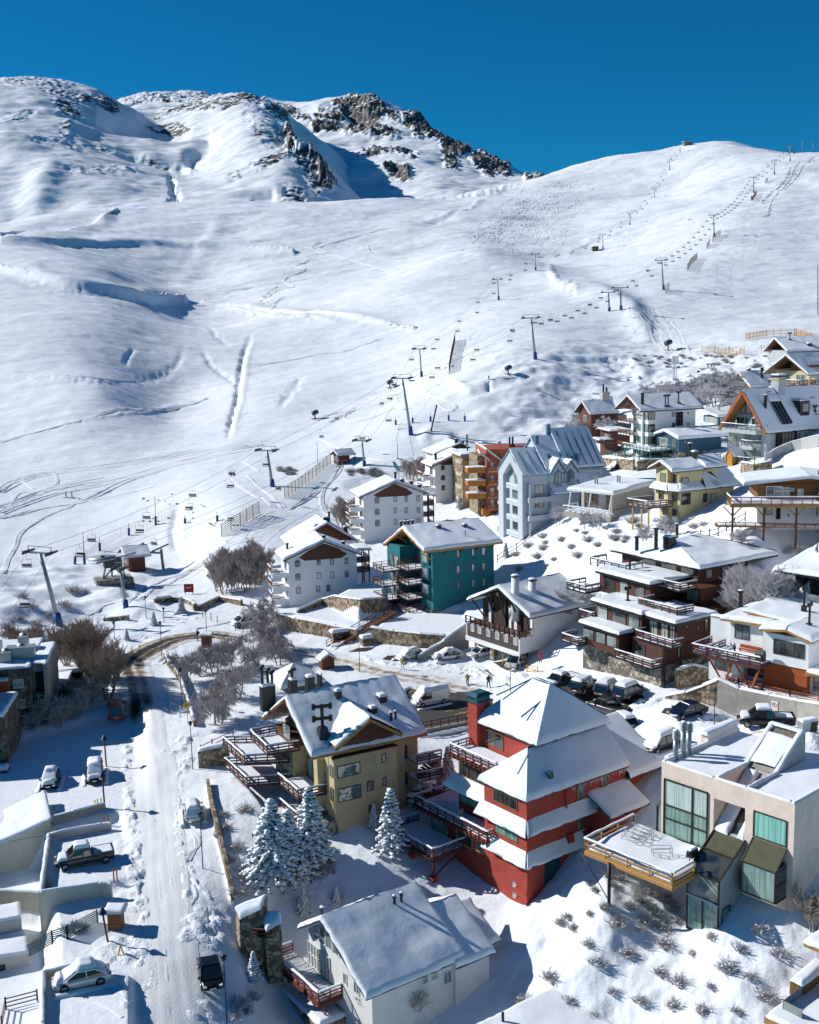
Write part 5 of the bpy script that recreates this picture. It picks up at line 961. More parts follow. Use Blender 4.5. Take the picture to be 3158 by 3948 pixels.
for z in(7.6,4.2,.4):
    M=MB();M.box(.8,6.2,-1.1,0,z-.5,z+.35,BGW);o=h.part('balcony',M);S=MB();S.patch([(.8,-1.1,z+.36),(6.2,-1.1,z+.36),(6.2,-.7,z+.36),(.8,-.7,z+.36)],.1);h.part('snow',S,o);h.wall(1.,1.4,-.9,0,z+.3,z+3,BGW);h.win('y',0,0,0,0,0,GD,xy=(1.4,1.8,z+.4,z+2.2))
h.gable(-.15,6.2,-.35,10.9,12.15,16.5,'x',.5,.2,.16)
h.gable(5.,12,.3,13.5,12.9,18.5,'x',.5,.2,.16);h.fill([(0.4,12.3),(13.4,12.3),(6.9,18.2)],'x',5.3,11.6,BGW)
h.gable(9.2,17.6,.2,14.5,12.9,19.7,'x',.5,.22,.18);h.fill([(.4,12.3),(14.2,12.3),(7.35,19.4)],'x',9.5,17,BGW)
h.slabroof([(14.5,-1.,9.9),(19.3,-1.,9.9),(19.3,6,13.0),(14.5,6,13.0)],.2,.18)
for xc,zp,zb in((7.2,14.9,12.2),(9.8,14.5,12.2)):
    h.fill([(xc-1.5,9.7),(xc+1.5,9.7),(xc+1.5,zb+.2),(xc,zp-.2),(xc-1.5,zb+.2)],'y',-.25,3,BGW)
    for s in(-1,1):
        q=[(xc,-.7,zp),(xc,4,zp),(xc+s*1.8,4,zb),(xc+s*1.8,-.7,zb)];M=MB();M.slab(q,.25,BTR);o=h.part('dormer_roof',M);S=MB();S.patch([Vector(p)+Vector((0,0,.01)) for p in (q if s<0 else q[::-1])],.35);h.part('snow',S,o)
    M=MB();w=.75;pts=[(xc-w,10.3),(xc+w,10.3),(xc+w,12.),(xc,12.9),(xc-w,12.)];M.add([(a,-.29,b) for a,b in pts],[tuple(range(5))],GL);o=h.part('dormer_window',M);M=MB()
    for a,b in list(zip(pts,pts[1:]+pts[:1]))+[((xc,10.3),(xc,12.9))]: M.bar((a[0],-.3,a[1]),(b[0],-.3,b[1]),.1,.1,BTR)
    h.part('frame',M,o)
h.slabroof([(5.3,-2.4,8.6),(11.6,-2.4,8.6),(11.6,-.3,10.2),(5.3,-.3,10.2)],.15,.22);h.slabroof([(11.4,-1.6,9.6),(14.6,-1.6,9.6),(14.6,.6,11.6),(11.4,.6,11.6)],.15,.22)
h.wall(11.6,14.4,-1,.6,-3,9.6,BGW);h.win('y',-1,0,0,0,0,GD,xy=(11.8,13.9,7.2,9.3),nx=2);h.win('y',-1,1425,630,1478,682,GD);h.win('y',-1,1548,620,1632,673,GD,nx=2)
M=MB();
for x,y,z in((5.6,5.4,17.6),(9.0,7.2,19.4),(6.6,2.6,14.4),(11.3,1.6,14.6),(12.2,1.4,14.2)): M.box(x-.35,x+.35,y-.3,y+.3,z-2.2,z+1.2,BTR)
h.part('chimney',M)
# standing seams of the metal roofs
M=MB()
for x in(10.4,12.,13.6,15.2,16.6): M.bar((x,.5,13.3),(x,6.6,19.2),.1,.42,BTR)
for x in(1.2,3.,4.6): M.bar((x,.2,12.75),(x,4.6,16.0),.1,.36,BTR)
h.part('roof_seams',M)
for z in(8.5,5.7,2.6,-.4):
    o=h.deck([(1,10.5),(1,13.2),(5,13.2),(5,10.5)],z,path=[0,1,2],planks=3,ph=.06,m=BGW,th=.7,snowT=.12,cap=False)
h.wall(1.6,5.6,10.5,13.,-3,11.5,RSA)
h.done()
# ---- half-timbered chalet on stone pillars
CHV=planks('herringbone_boards','#38291f',.22,1,var=.3);BRN=planks('grey_brown_boards','#453a35',.2,2,var=.15)
h=House('chalet','half-timbered brown and white chalet raised on stone pillars above parked cars','chalet','H',(655,1345),36,z0=8);HT=h
h.roofm=BLK;h.railm=BLK;h.frame=WHF
h.wall(0,12,0,11.8,.0,2.4,WHT);h.wall(-.03,.0,.25,11.6,.35,2.35,BRN);h.wall(-.12,0,-.1,11.9,-.35,.35,WHT);h.wall(2.2,12,-.3,10.6,2.4,5.8,CHV);h.wall(2.3,12,-.34,-.3,2.4,5.8,WHT)
h.fill([(-.3,5.8),(10.6,5.8),(5.3,8.3)],'x',2.2,12,CHV,'gable_wall')
for a,b in((-.3,.2),(3.,3.6),(4.2,4.7),(8.2,9.2)): h.wall(2.15,2.2,a,b,2.45,5.5,WHT)
for y in(.8,2.8,4.7,6.7,8.7,10.3): h.win('x',-.03,0,0,0,0,GC,xy=(y-.42,y+.42,1.2,2.25),fr=WHF,snow=False)
h.gable(.5,13,-1.6,12.4,5.45,8.6,'x',.49,.22,.4,seams=3)
h.rail(h.root,[(0,11.9,2.4),(0,.0,2.4),(2.2,-.0,2.4)],1.0,2,1.1,BLK,False,pw=.18,ph=.1)
M=MB();M.box(.05,2.2,0,11.8,2.4,2.44,mat('wet_deck',(.14,.055,.025),.15,.3,2,bump=0));h.part('deck_boards',M)
M=MB()
for y,z in((-.6,5.9),(2.6,7.2),(5.3,8.2),(8,7.2),(11.2,5.9)): M.bar((2.1,min(max(y,.2),10.2),3.2 if y in(-.6,11.2,5.3) else 4.4),(.7,y,z-.2),.16,.2,BLK)
for y in(2.0,5.3,8.4): M.box(2.0,2.16,y-.1,y+.1,2.4,6.5,BLK)
h.part('timber_brace',M)
M=MB();M.lathe([(.3,0),(.3,.04),(.01,.05)],mat('clock_face',(.5,.48,.38),.6,bump=0),12);
for i in range(len(M.v)): v=M.v[i];M.v[i]=(2.16-v[2],7.2+v[0],7.1+v[1])
h.part('wall_clock',M)
for p in((330,1255),(430,1320),(590,1395),(700,1345)):
    q=h.on('z',-.4,p[0],p[1]-25);x=.5;y={330:9.6,430:6.1,590:2.0,700:.2}[p[0]];M=MB();M.hull([(x-.55,y-.55,-4),(x+.55,y-.55,-4),(x+.55,y+.55,-4),(x-.55,y+.55,-4)],[(x-.4,y-.4,-.3),(x+.4,y-.4,-.3),(x+.4,y+.4,-.3),(x-.4,y+.4,-.3)],STG);h.part('pillar',M)
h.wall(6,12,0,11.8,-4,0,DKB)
for x,y in((618,730),(760,760)):
    p=h.on('y',3.0,x,y);M=MB();M.cyl((p[0],3),.6,4,p[2]+.6,WHT,14,.55);M.cyl((p[0],3),.68,p[2]+.6,p[2]+.75,BLK,14);o=h.part('chimney',M);S=MB();S.blob((p[0],3,p[2]+.76),(.65,.65,.22),SNOWR,12,4,0,True);h.part('snow_cap',S,o)
M=MB()
for k in range(8): M.box(1.5+.42*k,1.95+.42*k,-2.0,-.6,-4.2,-2.6+.28*k,CON)
o=h.part('stair',M);h.rail(o,[(1.5,-2.,-2.4),(5.0,-2.0,-.2)],.9,2,1.2,BLK,False)
h.done()
# ---- dark timber terraced complex
DWB=planks('mahogany_boards','#52291c',.18,2,var=.2);MAH=planks('terrace_rail','#4a261b',.12,2)
h=House('apartment_building','dark mahogany terraced apartments with flat snowy roofs stepping up above the stone car-park wall','building','I',(410,1610),33);CX=h
h.roofm=BLK;h.railm=MAH;h.frame=planks('mahogany_frame','#4b2a1e',.1,2)
def blk(x0,x1,y0,y1,z0,z1,over=.6,T=.42,roof=True):
    h.wall(x0,x1,y0,y1,z0,z1,DWB)
    if roof: h.slabroof([(x0-over,y0-over,z1+.25),(x1+over,y0-over,z1+.25),(x1+over,y1,z1+.35),(x0-over,y1,z1+.35)],.3,T,edge=(1,1,0,1))
h.wall(-.2,9,-.2,14,-4,2.6,STG)
h.wall(.2,6.3,.0,5.2,2.7,5.2,DWB);blk(-1.2,3.,6.2,13.2,2.7,5.3,.5)
h.wall(1.8,7.9,-.8,4.2,5.3,8.0,DWB);h.slabroof([(.6,-1.6,8.15),(8.4,-1.6,8.15),(8.4,6,8.2),(.6,6,8.2)],.35,.35)
blk(1.,6.,4.4,13,5.4,8.0,.8)
blk(5.,12,7,16.5,8.2,10.8,.8);blk(9.6,15.5,2.6,8.,8.2,10.4,0,roof=False);h.wall(8,16,1.2,8,-3,8.2,DWB)
# top hip roof over the uppermost flats
h.wall(11.5,24,5,19,9,12.6,DWB);h.hip(10.2,25.4,3.4,20,12.7,14.7,14,19,'x',.3,.42);h.wall(20,34,6.5,17,8,12.0,DWB);h.slabroof([(19.,5.4,12.3),(35,5.4,12.3),(35,17,12.7),(19,17,12.7)],.35,.42)
# glazing
for a in((2.9,4.8,2.9,4.5),): h.win('x',.2,0,0,0,0,GD,xy=a,nx=2)
for y0,y1,p in((10.8,13.,GL),(8.6,10.4,GL),(6.5,8.4,GL)): h.win('x',-1.2,0,0,0,0,p,xy=(y0,y1,3.5,5.0))
for y0,y1,p in((10.6,12.6,GC),(7.2,9.8,GD),(4.8,6.8,GL)): h.win('x',1.,0,0,0,0,p,xy=(y0,y1,5.9,7.7))
for y0,y1,p in((2.4,3.9,GC),(.6,1.9,GC),(-.5,.4,GL)): h.win('x',1.8,0,0,0,0,p,xy=(y0,y1,5.5,7.4),nx=2)
for y0,y1,p in((13.5,15.6,GD),(11,12.6,GC),(8,9.8,GD)): h.win('x',5.,0,0,0,0,p,xy=(y0,y1,8.6,10.4))
for y0,y1,p in((3.,5.,GL),(5.4,7.4,GD)): h.win('x',9.6,0,0,0,0,p,xy=(y0,y1,8.5,10.1))
for y0,y1 in((5.6,8),(8.6,11.5),(12.4,15.6)): h.win('x',11.5,0,0,0,0,GD,xy=(y0,y1,10.4,12.3))
for x0,x1,z0,z1,p in((2.8,3.2,3.2,4.6,GC),(4.4,4.8,3.4,4.8,GD)): h.win('y',0,0,0,0,0,p,xy=(x0,x1,z0,z1))
for x0,x1,z0,z1 in((3.2,3.6,7.,7.4),(5.2,5.6,6.4,7.),(6.6,7.2,6,7.6)): h.win('y',-.8,0,0,0,0,GL,xy=(x0,x1,z0,z1))
for x0,x1,z0,z1,p in((13,14.2,10.8,12.,GC),(16,17.5,10.5,12.3,GL),(18,19.,10.5,12.2,GC)): h.win('y',5,0,0,0,0,p,xy=(x0,x1,z0,z1))
for x0,x1,z0,z1,p in((22,23.5,10.,11.6,GC),(25,26.5,10.,11.6,GC),(29.,31.,10.2,11.6,GC)): h.win('y',6.5,0,0,0,0,p,xy=(x0,x1,z0,z1))
h.win('y',1.2,0,0,0,0,GC,xy=(10.,11.2,5.6,8.));
# terraces
h.deck([(-1.8,6.2),(-1.8,-.3),(.2,-.3),(.2,6.2)],2.7,path=[0,1,2],m=BLK,rm=MAH,planks=3,ph=.17,snowT=.1,post=1.6)
h.deck([(.0,4.4),(.0,-1.8),(1.8,-1.8),(1.8,4.4)],5.3,path=[3,0,1,2],m=BLK,rm=MAH,planks=3,ph=.17,snowT=.25)
h.deck([(-2.6,15.4),(-2.6,12.2),(0,12.2),(0,15.4)],2.9,path=[3,0,1,2],m=BLK,rm=MAH,planks=3,ph=.17,snowT=.3)
h.deck([(2.6,6.6),(2.6,.0),(5.4,.0),(5.4,6.6)],8.55,path=[3,0,1,2],m=BLK,rm=MAH,planks=3,ph=.17,snowT=.3)
h.deck([(.6,15.6),(.6,13.),(4.5,13.),(4.5,15.6)],5.6,path=[3,0,1,2],m=BLK,rm=MAH,planks=3,ph=.17,snowT=.25)
h.deck([(6.4,10.4),(6.4,3.2),(9.4,3.2),(9.4,10.4)],10.5,path=[3,0,1,2],m=BLK,rm=MAH,planks=3,ph=.17,snowT=.2)
h.deck([(2.6,20.4),(2.6,16.6),(6,16.6),(6,20.4)],8.3,path=[3,0,1,2],m=BLK,rm=MAH,planks=2,ph=.17,snowT=.25)
h.deck([(6.5,20),(6.5,13),(9.5,13),(9.5,20)],11.2,path=[3,0,1,2],m=WHT,rm=BLK,planks=1,ph=.17,snowT=.3)
for x,y,z in((3,9,8.3),(6.8,12.6,11.1)): h.chim(0,0,'tee',2.0,.5,at=(x,y,z))
for x,y,z,k,hh,w in((11,12,14.4,'pipe',2.3,.5),(12.5,11.,14.3,'box',1.3,1.2),(16,13,15,'pipe',1.5,.4),(10.,14.6,13.8,'pipe',1.5,.5),(27,11,12.8,'tee',2.2,.6),(28.4,11.5,12.8,'box',1.2,1.2),(31.5,12,12.8,'box',1.,.6)): h.chim(0,0,k,hh,w,at=(x,y,z))
M=MB()
for x,y in((.0,-.5),(1.9,-1.4)): M.box(x-.12,x+.12,y-.12,y+.12,-4,5.2,BLK)
h.part('steel_post',M)
h.done()
# ================================================================ upper and right-hand houses
ORB=planks('cedar_boards','#9a4a16',.14,2,var=.25);SHN=mat('cedar_shingle',(.155,.066,.022),.85,.55,9,.6,14,stretch=(1,1,1.6));YLW=mat('cream_yellow_stucco',(.56,.47,.26),.9,.1,.8,.2,20);DBL=planks('petrol_boards','#1f5268',.25,0,var=.12);SDG=planks('pale_siding','#a9a59d',.3,2,var=.06,dark=.75)
# white chalet with orange timber (right, above the concrete wall)
h=House('chalet','white rough-plastered chalet with orange timber base and V-braced deck above the concrete wall','chalet','R',(1585,1075),45,z0=12.5);h.roofm=WHO;h.railm=WRD;h.frame=ORB
h.wall(0,9,0,5.2,-.5,2.75,ORB);h.wall(-.15,9,-.15,5.3,2.75,6.2,WHT);h.wall(1.6,9,5.2,10.4,2.75,6.4,WHT);h.wall(1.6,9,5.2,10,-.5,2.75,WHT);h.wall(-1,3,8.0,11.6,-.5,2.7,WHT);h.wall(2.5,3,10.4,13.5,2.9,6.2,WHT)
h.slabroof([(-.9,-.9,6.2),(9,-.9,6.2),(9,2.2,7.1),(-.9,2.2,7.1)],.25,.45,edge=(1,1,0,1));h.slabroof([(-.9,2.2,7.1),(9,2.2,7.1),(9,5.4,6.6),(-.9,5.4,6.6)],.25,.45,edge=(0,1,1,1));h.slabroof([(.6,4.8,6.8),(11,4.8,6.8),(11,11.2,6.8),(.6,11.2,6.6)],.25,.45)
h.slabroof([(2,2,7.1),(11,2,7.1),(11,9,8.),(2,9,7.6)],.2,.4);h.slabroof([(2.4,10.4,6.2),(3.2,10.4,6.2),(3.2,13.5,6.2),(2.4,13.5,6.2)],.1,.25)
h.win('x',-.15,0,0,0,0,GD,xy=(.3,4.0,3.9,5.6),nx=3,fr=DRK);h.win('x',1.6,0,0,0,0,GL,xy=(7.9,9.8,4.3,6.),nx=2,fr=WRD);h.win('x',1.6,0,0,0,0,GD,xy=(5.3,6.2,3.,5.6),fr=YLF,name='door');h.win('x',-1,0,0,0,0,GC,xy=(8.8,10.8,.9,2.3),nx=3);h.win('x',1.6,0,0,0,0,GD,xy=(5.4,8,.1,2.4),nx=2)
h.deck([(-2.6,11.0),(-2.6,4.3),(1.6,4.3),(1.6,11.0)],2.95,path=[3,0,1],ph=.16,snowT=.15,planks=3,beam=True);h.deck([(-2.4,13.0),(-2.4,11.1),(2,11.1),(2,13.0)],2.9,path=[3,0,1],ph=.16,planks=3)
M=MB()
for y in(6.0,9.4): M.bar((-1.3,y,-.6),(-2.4,y+1.6,2.7),.2,.2,ORB);M.bar((-1.3,y,-.6),(-2.4,y-1.6,2.7),.2,.2,ORB)
h.part('timber_brace',M)
h.wall(-.6,3,-4,0,2.2,2.5,WHO);h.wall(.8,9,-8,0,-.5,2.2,WHT);h.win('x',.8,0,0,0,0,GD,xy=(-3.6,-.4,.2,2.),nx=4,ny=2);h.slabroof([(-.8,-8,2.6),(9,-8,2.6),(9,-.2,2.7),(-.8,-.2,2.7)],.25,.3)
for x,y,z,k,hh in((5,11,7.2,'pipe',1.8),(6,3.5,7.9,'tee',2.6),(2.2,1.0,7.,'tee',2.6)): h.chim(0,0,k,hh,.5,at=(x,y,z))
M=MB();M.box(-2.2,-1.4,6,6.9,3.0,3.9,BLK);M.box(-2.3,-1.3,5.9,7.,3.9,4.3,DRK);h.part('barbecue',M) if 0 else None
h.done();WC=h
# glass-fronted house at the right edge
h=House('house','flat-roofed concrete house with a dark glass front at the right edge above the bare bush','house','Y',(1300,1500),-48,z0=20.5);h.roofm=BLK;h.frame=DRK;h.railm=DRK
h.wall(0,18,0.3,12,-6,-.3,CON);h.wall(.2,18,1.5,12,-.3,2.7,DRK);h.slabroof([(-1.4,-.8,2.75),(18,-.8,2.75),(18,12,4.6),(-1.4,12,4.6)],.3,.5,edge=(1,1,1,1));h.win('y',1.5,0,0,0,0,GD,xy=(.5,16,0,2.6),nx=6)
M=MB();M.box(-1.6,18,-1.6,-1.52,-.2,.7,GL);M.box(-1.6,18,-1.6,1.5,-.55,-.3,mat('pale_slab',(.4,.45,.44),.8,bump=0));h.part('glass_balustrade',M);h.win('y',.3,0,0,0,0,DKB,xy=(3,8,-3.4,-1.2));h.win('y',.3,0,0,0,0,DKB,xy=(9,15,-3.4,-1.2));h.done()
# modern white house with slanted roof
h=House('house','low modern white house with slanted siding wall, sweeping snowy roof and slim white struts','house','K',(310,1250),45);h.roofm=WHT;h.frame=WHO;h.railm=WHF
h.slabroof([(-1.2,-.4,4.2),(12.,-.4,4.7),(12,9.2,4.7),(-1.2,9.2,4.2)],.3,.4)
h.wall(2.2,12,.6,8.6,-2,4.3,mat('pale_grey_render',(.46,.45,.43),.9,.08));h.fill([(-.6,0),(12,0),(12,4.6),(-.6,4.1)],'y',.2,.6,SDG,'siding_wall');M=MB();M.hull([(0,-.7,-.8),(12,-.7,-.8),(12,.6,-.8),(0,.6,-.8)],[(-.4,-.1,1.2),(12,-.1,1.2),(12,.6,1.2),(-.4,.6,1.2)],SDG);h.part('siding_plinth',M)
h.win('x',2.2,0,0,0,0,GD,xy=(.9,3.4,.5,3.9),nx=4,ny=3);h.win('x',2.2,0,0,0,0,GD,xy=(5.,8.,.5,3.9),nx=4,ny=3);h.win('x',2.2,0,0,0,0,YEL,xy=(1.8,2.2,.6,2.6),name='door')
M=MB()
for y in(.4,4.6,8.8): M.bar((-1.4,y,.2),(-.9,y-.3,4.),.16,.22,WHT)
h.part('strut',M);h.deck([(-2,9.4),(-2.,-.4),(2.2,-.4),(2.2,9.4)],.4,path=[3,0,1],m=SDG,rm=WHF,planks=2,ph=.1,th=.9,snowT=.3)
for x,y in((3.5,6.2),(3.7,6.8),(6.2,3.4),(6.4,4.)):
    M=MB();M.cyl((x,y),.16,4,6.1,GAL,8);h.part('flue',M)
h.done()
# yellow house
h=House('house','cream-yellow polygonal house with brown eaves, stepped snowy roofs and a stilted deck','house','K',(755,1272),27);h.roofm=BRF;h.frame=BRF;h.railm=WOD;YH=h
h.wall(.3,10.6,.2,5.2,-3,2.3,YLW);h.wall(0,11.2,0,5.4,2.3,4.75,YLW);h.wall(-.9,4.2,1.8,5.,2.3,4.75,YLW);h.wall(.2,5.,.6,5.2,4.75,8,YLW);h.wall(-.7,2,2.2,5,4.75,7.7,YLW);h.wall(5,8.4,1.5,5.4,4.75,8,YLW)
h.fill([(2.2,7.7),(5.2,7.7),(3.6,8.7)],'x',-.6,4,YLW);h.gable(-1.6,5.4,.0,6.2,7.8,9.2,'x',.5,.2,.4,beams=0);h.gable(5.,9.6,-.2,6.4,8.0,9.3,'x',.45,.2,.4)
h.slabroof([(-.8,-.9,4.75),(4.6,-.9,4.75),(4.6,.7,5.7),(.3,.7,5.7)],.18,.35);h.slabroof([(4.6,-.9,4.75),(9.,-.9,4.75),(6.4,2.,7.2),(5.6,2.,7.2)],.18,.35,edge=(1,0,0,0));h.slabroof([(8.,-.9,4.75),(12.2,-.9,4.75),(12.2,5.,8.6),(7.5,3.,7.6)],.18,.35);h.slabroof([(-1.7,.8,4.75),(-.8,-.9,4.75),(.3,.7,5.6),(-.6,2.3,5.6)],.18,.3);h.slabroof([(-1.8,5.4,4.75),(-1.8,.9,4.75),(-.6,2.2,5.6),(-.6,5.4,5.6)],.18,.3)
M=MB()
for k in range(7): M.bar((6.6+k*.32,-.75,5.0),(6.2+k*.2,1.8,7.2),.07,.25,BLK)
h.part('pergola_bars',M)
for a in((770,977,817,1035,GL),(770,1085,832,1160,GD),(965,1085,1008,1145,GC),(1090,1082,1113,1138,GC),(1022,1180,1042,1218,GL),(1080,1178,1100,1213,GL),(880,1175,900,1198,GD)): h.win('y',0 if a[1]<1170 and a[1]>1050 else .5,*a)
h.win('y',-.0,918,1085,950,1143,GD)
for y0,y1,z0,z1,p,x in((2.6,3.9,5.9,7.3,GL,-.7),(.9,1.8,5.8,7.3,GD,.2),(2.8,4,3.,4.4,GD,-.9),(.5,1.7,2.9,4.5,GL,0),(1,2,.3,1.6,GD,.3),(3,4.4,.3,1.6,GL,.3)): h.win('x',x,0,0,0,0,p,xy=(y0,y1,z0,z1))
h.chim(0,0,'box',1.7,.8,at=(5.1,2.6,8.6));h.chim(0,0,'pipe',2.4,.6,at=(5.4,4,9));h.wall(4.7,5.5,2.2,3,7,9.4,YLW)
h.deck([(-5.4,6.2),(-5.0,1.6),(-.4,1.2),(-.4,6.2)],2.3,path=[3,0,1,2],m=WOD,planks=3,ph=.15,snowT=.2)
M=MB()
for x,y in((-4.8,5.6),(-4.8,3.4),(-4.7,1.8),(-.9,1.5)): M.box(x-.1,x+.1,y-.1,y+.1,-2.5,2.1,YLF)
h.part('posts',M);h.done()
# shingled house on stilted decks
h=House('chalet','brown-shingled house at the right edge above a timber deck on tall braced posts','chalet','Y',(905,480),-8,z0=26.3);h.roofm=WHF;h.frame=WHF;h.railm=ORB;SH=h
h.wall(0,16,0,8,2.3,4.5,SHN);h.wall(0,16,0.4,9,-2,2.3,WHT);h.fill([(0,4.4),(0,4.8),(16,4.6),(7.2,5.35)],'y',0,8,SHN)
h.gable(-2.2,18,-1.2,8,4.75,5.7,'y',.44,.25,.35,ze2=4.2)
for a in((1022,85,1235,240,GL,2),(1240,100,1330,240,GL,1),(1345,110,1393,152,GL,1),(1440,120,1515,230,GC,1)): h.win('y',0,*a[:5],nx=a[5])
h.win('y',.4,1013,355,1100,465,GC,fr=BRF);h.win('y',.4,1155,370,1210,525,DKB,fr=ORB,name='door');h.win('y',.4,1300,450,1335,495,GD)
d=[h.on('z',3.5,*p) for p in((745,255),(1235,320),(1330,305))]
h.deck([(-4.2,-3.8),(8.,-3.8),(8.,0),(-4.2,0)],2.3,path=[3,0,1,2],planks=2,ph=.12,snowT=.3,beam=True,m=WHO);h.deck([(10.5,-5.4),(18,-5.4),(18,0),(10.5,0)],2.1,path=[3,0,1],planks=2,ph=.12,snowT=.3,beam=True,m=WHO)
M=MB()
for x,y,z in((-3.9,-3.6,-1.6),(.3,-3.6,-2),(4.6,-3.6,-2.4),(10.8,-5.2,-3.2),(14.6,-5.2,-3.4)):
    M.box(x-.13,x+.13,y-.13,y+.13,z-1.5,2,planks('post_timber','#5a2f18',.4,0))
    for s in(-1,1): M.bar((x,y,.6),(x+s*1.3,y,1.95),.13,.16,WHO)
h.part('posts',M);h.deck([(-6,-2.6),(15,-4.6),(15,-2.4),(-6,-.8)],-.9,path=[0,1],planks=1,ph=.1,m=WHO,rm=ORB,snowT=.2,cap=False,h=.5,name='walkway')
M=MB();M.lathe([(.01,0),(1.2,0),(1.45,1.7),(1.45,1.75)],mat('weathered_tub',(.42,.36,.26),.9,.3,6),14,(9.3,-5,.0));M.cyl((9.3,-5),.3,-4,.1,BLK,10);o=h.part('hot_tub',M);S=MB();S.blob((9.3,-5,1.75),(1.55,1.55,.45),SNOWR,14,5,.05,True);h.part('snow',S,o)
h.chim(0,0,'tee',1.9,.5,at=(12.3,2,6));M=MB();M.box(7.95,8.1,-.3,-.15,0,6.4,DRK);h.part('downpipe',M);h.done()
# white apartment block on the hill
h=House('apartment_building','tall white apartment block with timber truss gable and mint-shaded corner windows on the hill','building','V',(1000,745),20);h.roofm=mat('oxblood_trim',(.07,.02,.015),.6,bump=0);h.frame=WHF;h.railm=WOD;WA=h
h.wall(0,12,0,4.,-4,10.3,WHT);h.wall(1.2,12,4,9,-4,10.3,WHT);h.wall(-.5,0,1.6,4.,-4,10,WHT);h.gable(-2.6,13.6,-.9,9.8,10.0,13.,'x',.52,.2,.3,fas=h.roofm);h.fill([(0,10.3),(9,10.3),(4.4,12.4)],'x',1.2,12,WHT)
for k in range(4):
    z=9.6-k*2.65; h.win('y',0,0,0,0,0,GD,xy=(.0,1.7,z-1.7,z),nx=2,fr=DRK);h.win('x',0,0,0,0,0,GG if k else GC,xy=(.05,1.5,z-1.7,z),fr=DRK);h.win('x',-.5,0,0,0,0,GG if k else GC,xy=(2.,3.7,z-1.7,z),fr=WHF)
    h.deck([(-2.2,9),(-2.2,4.1),(1.2,4.1),(1.2,9)],z-2.4,path=[0,1,2],m=WHT,rm=WOD,planks=4,ph=.14,snowT=.1,cap=False);h.win('x',1.2,0,0,0,0,GD,xy=(4.6,8,z-2.3,z-.2),nx=2,fr=WRD)
h.win('y',0,1312,255,1387,405,DKB,fr=BRF,nx=3,ny=4);h.win('y',0,1268,255,1300,308,GD,fr=BRF);h.win('y',0,1268,372,1300,428,GD,fr=BRF);h.win('y',0,1440,255,1452,278,GD,fr=BRF);h.win('y',0,1440,372,1452,398,GD,fr=BRF)
M=MB()
for a,b in(((-2.3,0,10.2),(-2.3,9,10.2)),((-2.3,4.4,10.2),(-2.3,4.4,12.6)),((-2.3,2,10.2),(-2.3,4.4,11.6)),((-2.3,7,10.2),(-2.3,4.4,11.6)),((-2.3,2.2,10.2),(-2.3,2.2,11.4)),((-2.3,6.8,10.2),(-2.3,6.8,11.4))): M.bar(a,b,.16,.2,WOD)
h.part('roof_truss',M)
for x,y in((940,180),(1195,205),(1225,200),(1340,165)): h.chim(x,y,'pipe' if x in(940,) else 'tee',2.6,.7)
h.done()
h=House('house','wooden red annex with a small balcony left of the tall white apartment block','house','V',(640,720),20);h.roofm=h_=WRD;h.frame=WRD;h.railm=WRD;h.wall(0,5,2,7,-3,5,WRD);h.slabroof([(-.8,1.2,5.2),(5,1.2,5.2),(5,7,5.4),(-.8,7,5.4)],.2,.3);h.deck([(-2,6),(-2,1),(0,1),(0,6)],2.4,path=[0,1,2],planks=4,snowT=.2);h.slabroof([(-3.4,1.5,3.2),(0,1.5,3.2),(0,5,3.4),(-3.4,5,3.4)],.2,.3);h.win('x',0,0,0,0,0,GL,xy=(3,5,2.6,4.4));h.done()
# petrol-blue house
h=House('house','petrol-blue timber house on a stone base with a long green-railed deck below the white block','house','V',(1345,785),22);h.roofm=WHF;h.frame=WHF;h.railm=mat('green_rail',(.01,.12,.10),.6,bump=0)
h.wall(0,12.4,0,9,1.6,4.7,DBL);h.wall(.2,12,.2,9,-3,1.6,STN);h.gable(-.9,13.4,-.8,9.6,4.65,6.0,'x',.5,.2,.4);h.fill([(0,4.7),(9,4.7),(4.4,5.7)],'x',0,8,DBL)
h.win('x',0,0,0,0,0,GL,xy=(1.,2.6,2.,4.4),nx=3,ny=4,fr=DBL);h.win('x',0,0,0,0,0,GL,xy=(4.2,8,1.9,4.2),nx=3);h.win('y',0,1395,570,1425,600,GD,fr=DRK);h.win('y',.2,1465,680,1483,715,GD,fr=DRK);h.win('y',.2,1422,680,1445,765,TRIMB,fr=TRIMB,name='door')
M=MB();M.box(-1.2,.2,.2,4.2,-1.6,1.2,GL);o=h.part('conservatory',M);M=MB()
for i in range(7): y=.2+i*4/6;M.bar((-1.22,y,-1.6),(-1.22,y,1.2),.08,.08,DBL)
for z in(-1.55,-.6,.3,1.2): M.bar((-1.22,.2,z),(-1.22,4.2,z),.08,.08,DBL)
h.part('frame',M,o)
h.deck([(-5.5,13),(-5.5,2.5),(0,2.5),(0,13)],1.9,path=[0,1,2],planks=2,ph=.1,snowT=.3,rm=h.railm);M=MB()
for x,y in((-5.3,2.8),(-5.3,7),(-5.3,12.5)): M.box(x-.1,x+.1,y-.1,y+.1,-3,1.8,h.railm)
h.part('posts',M);h.done()
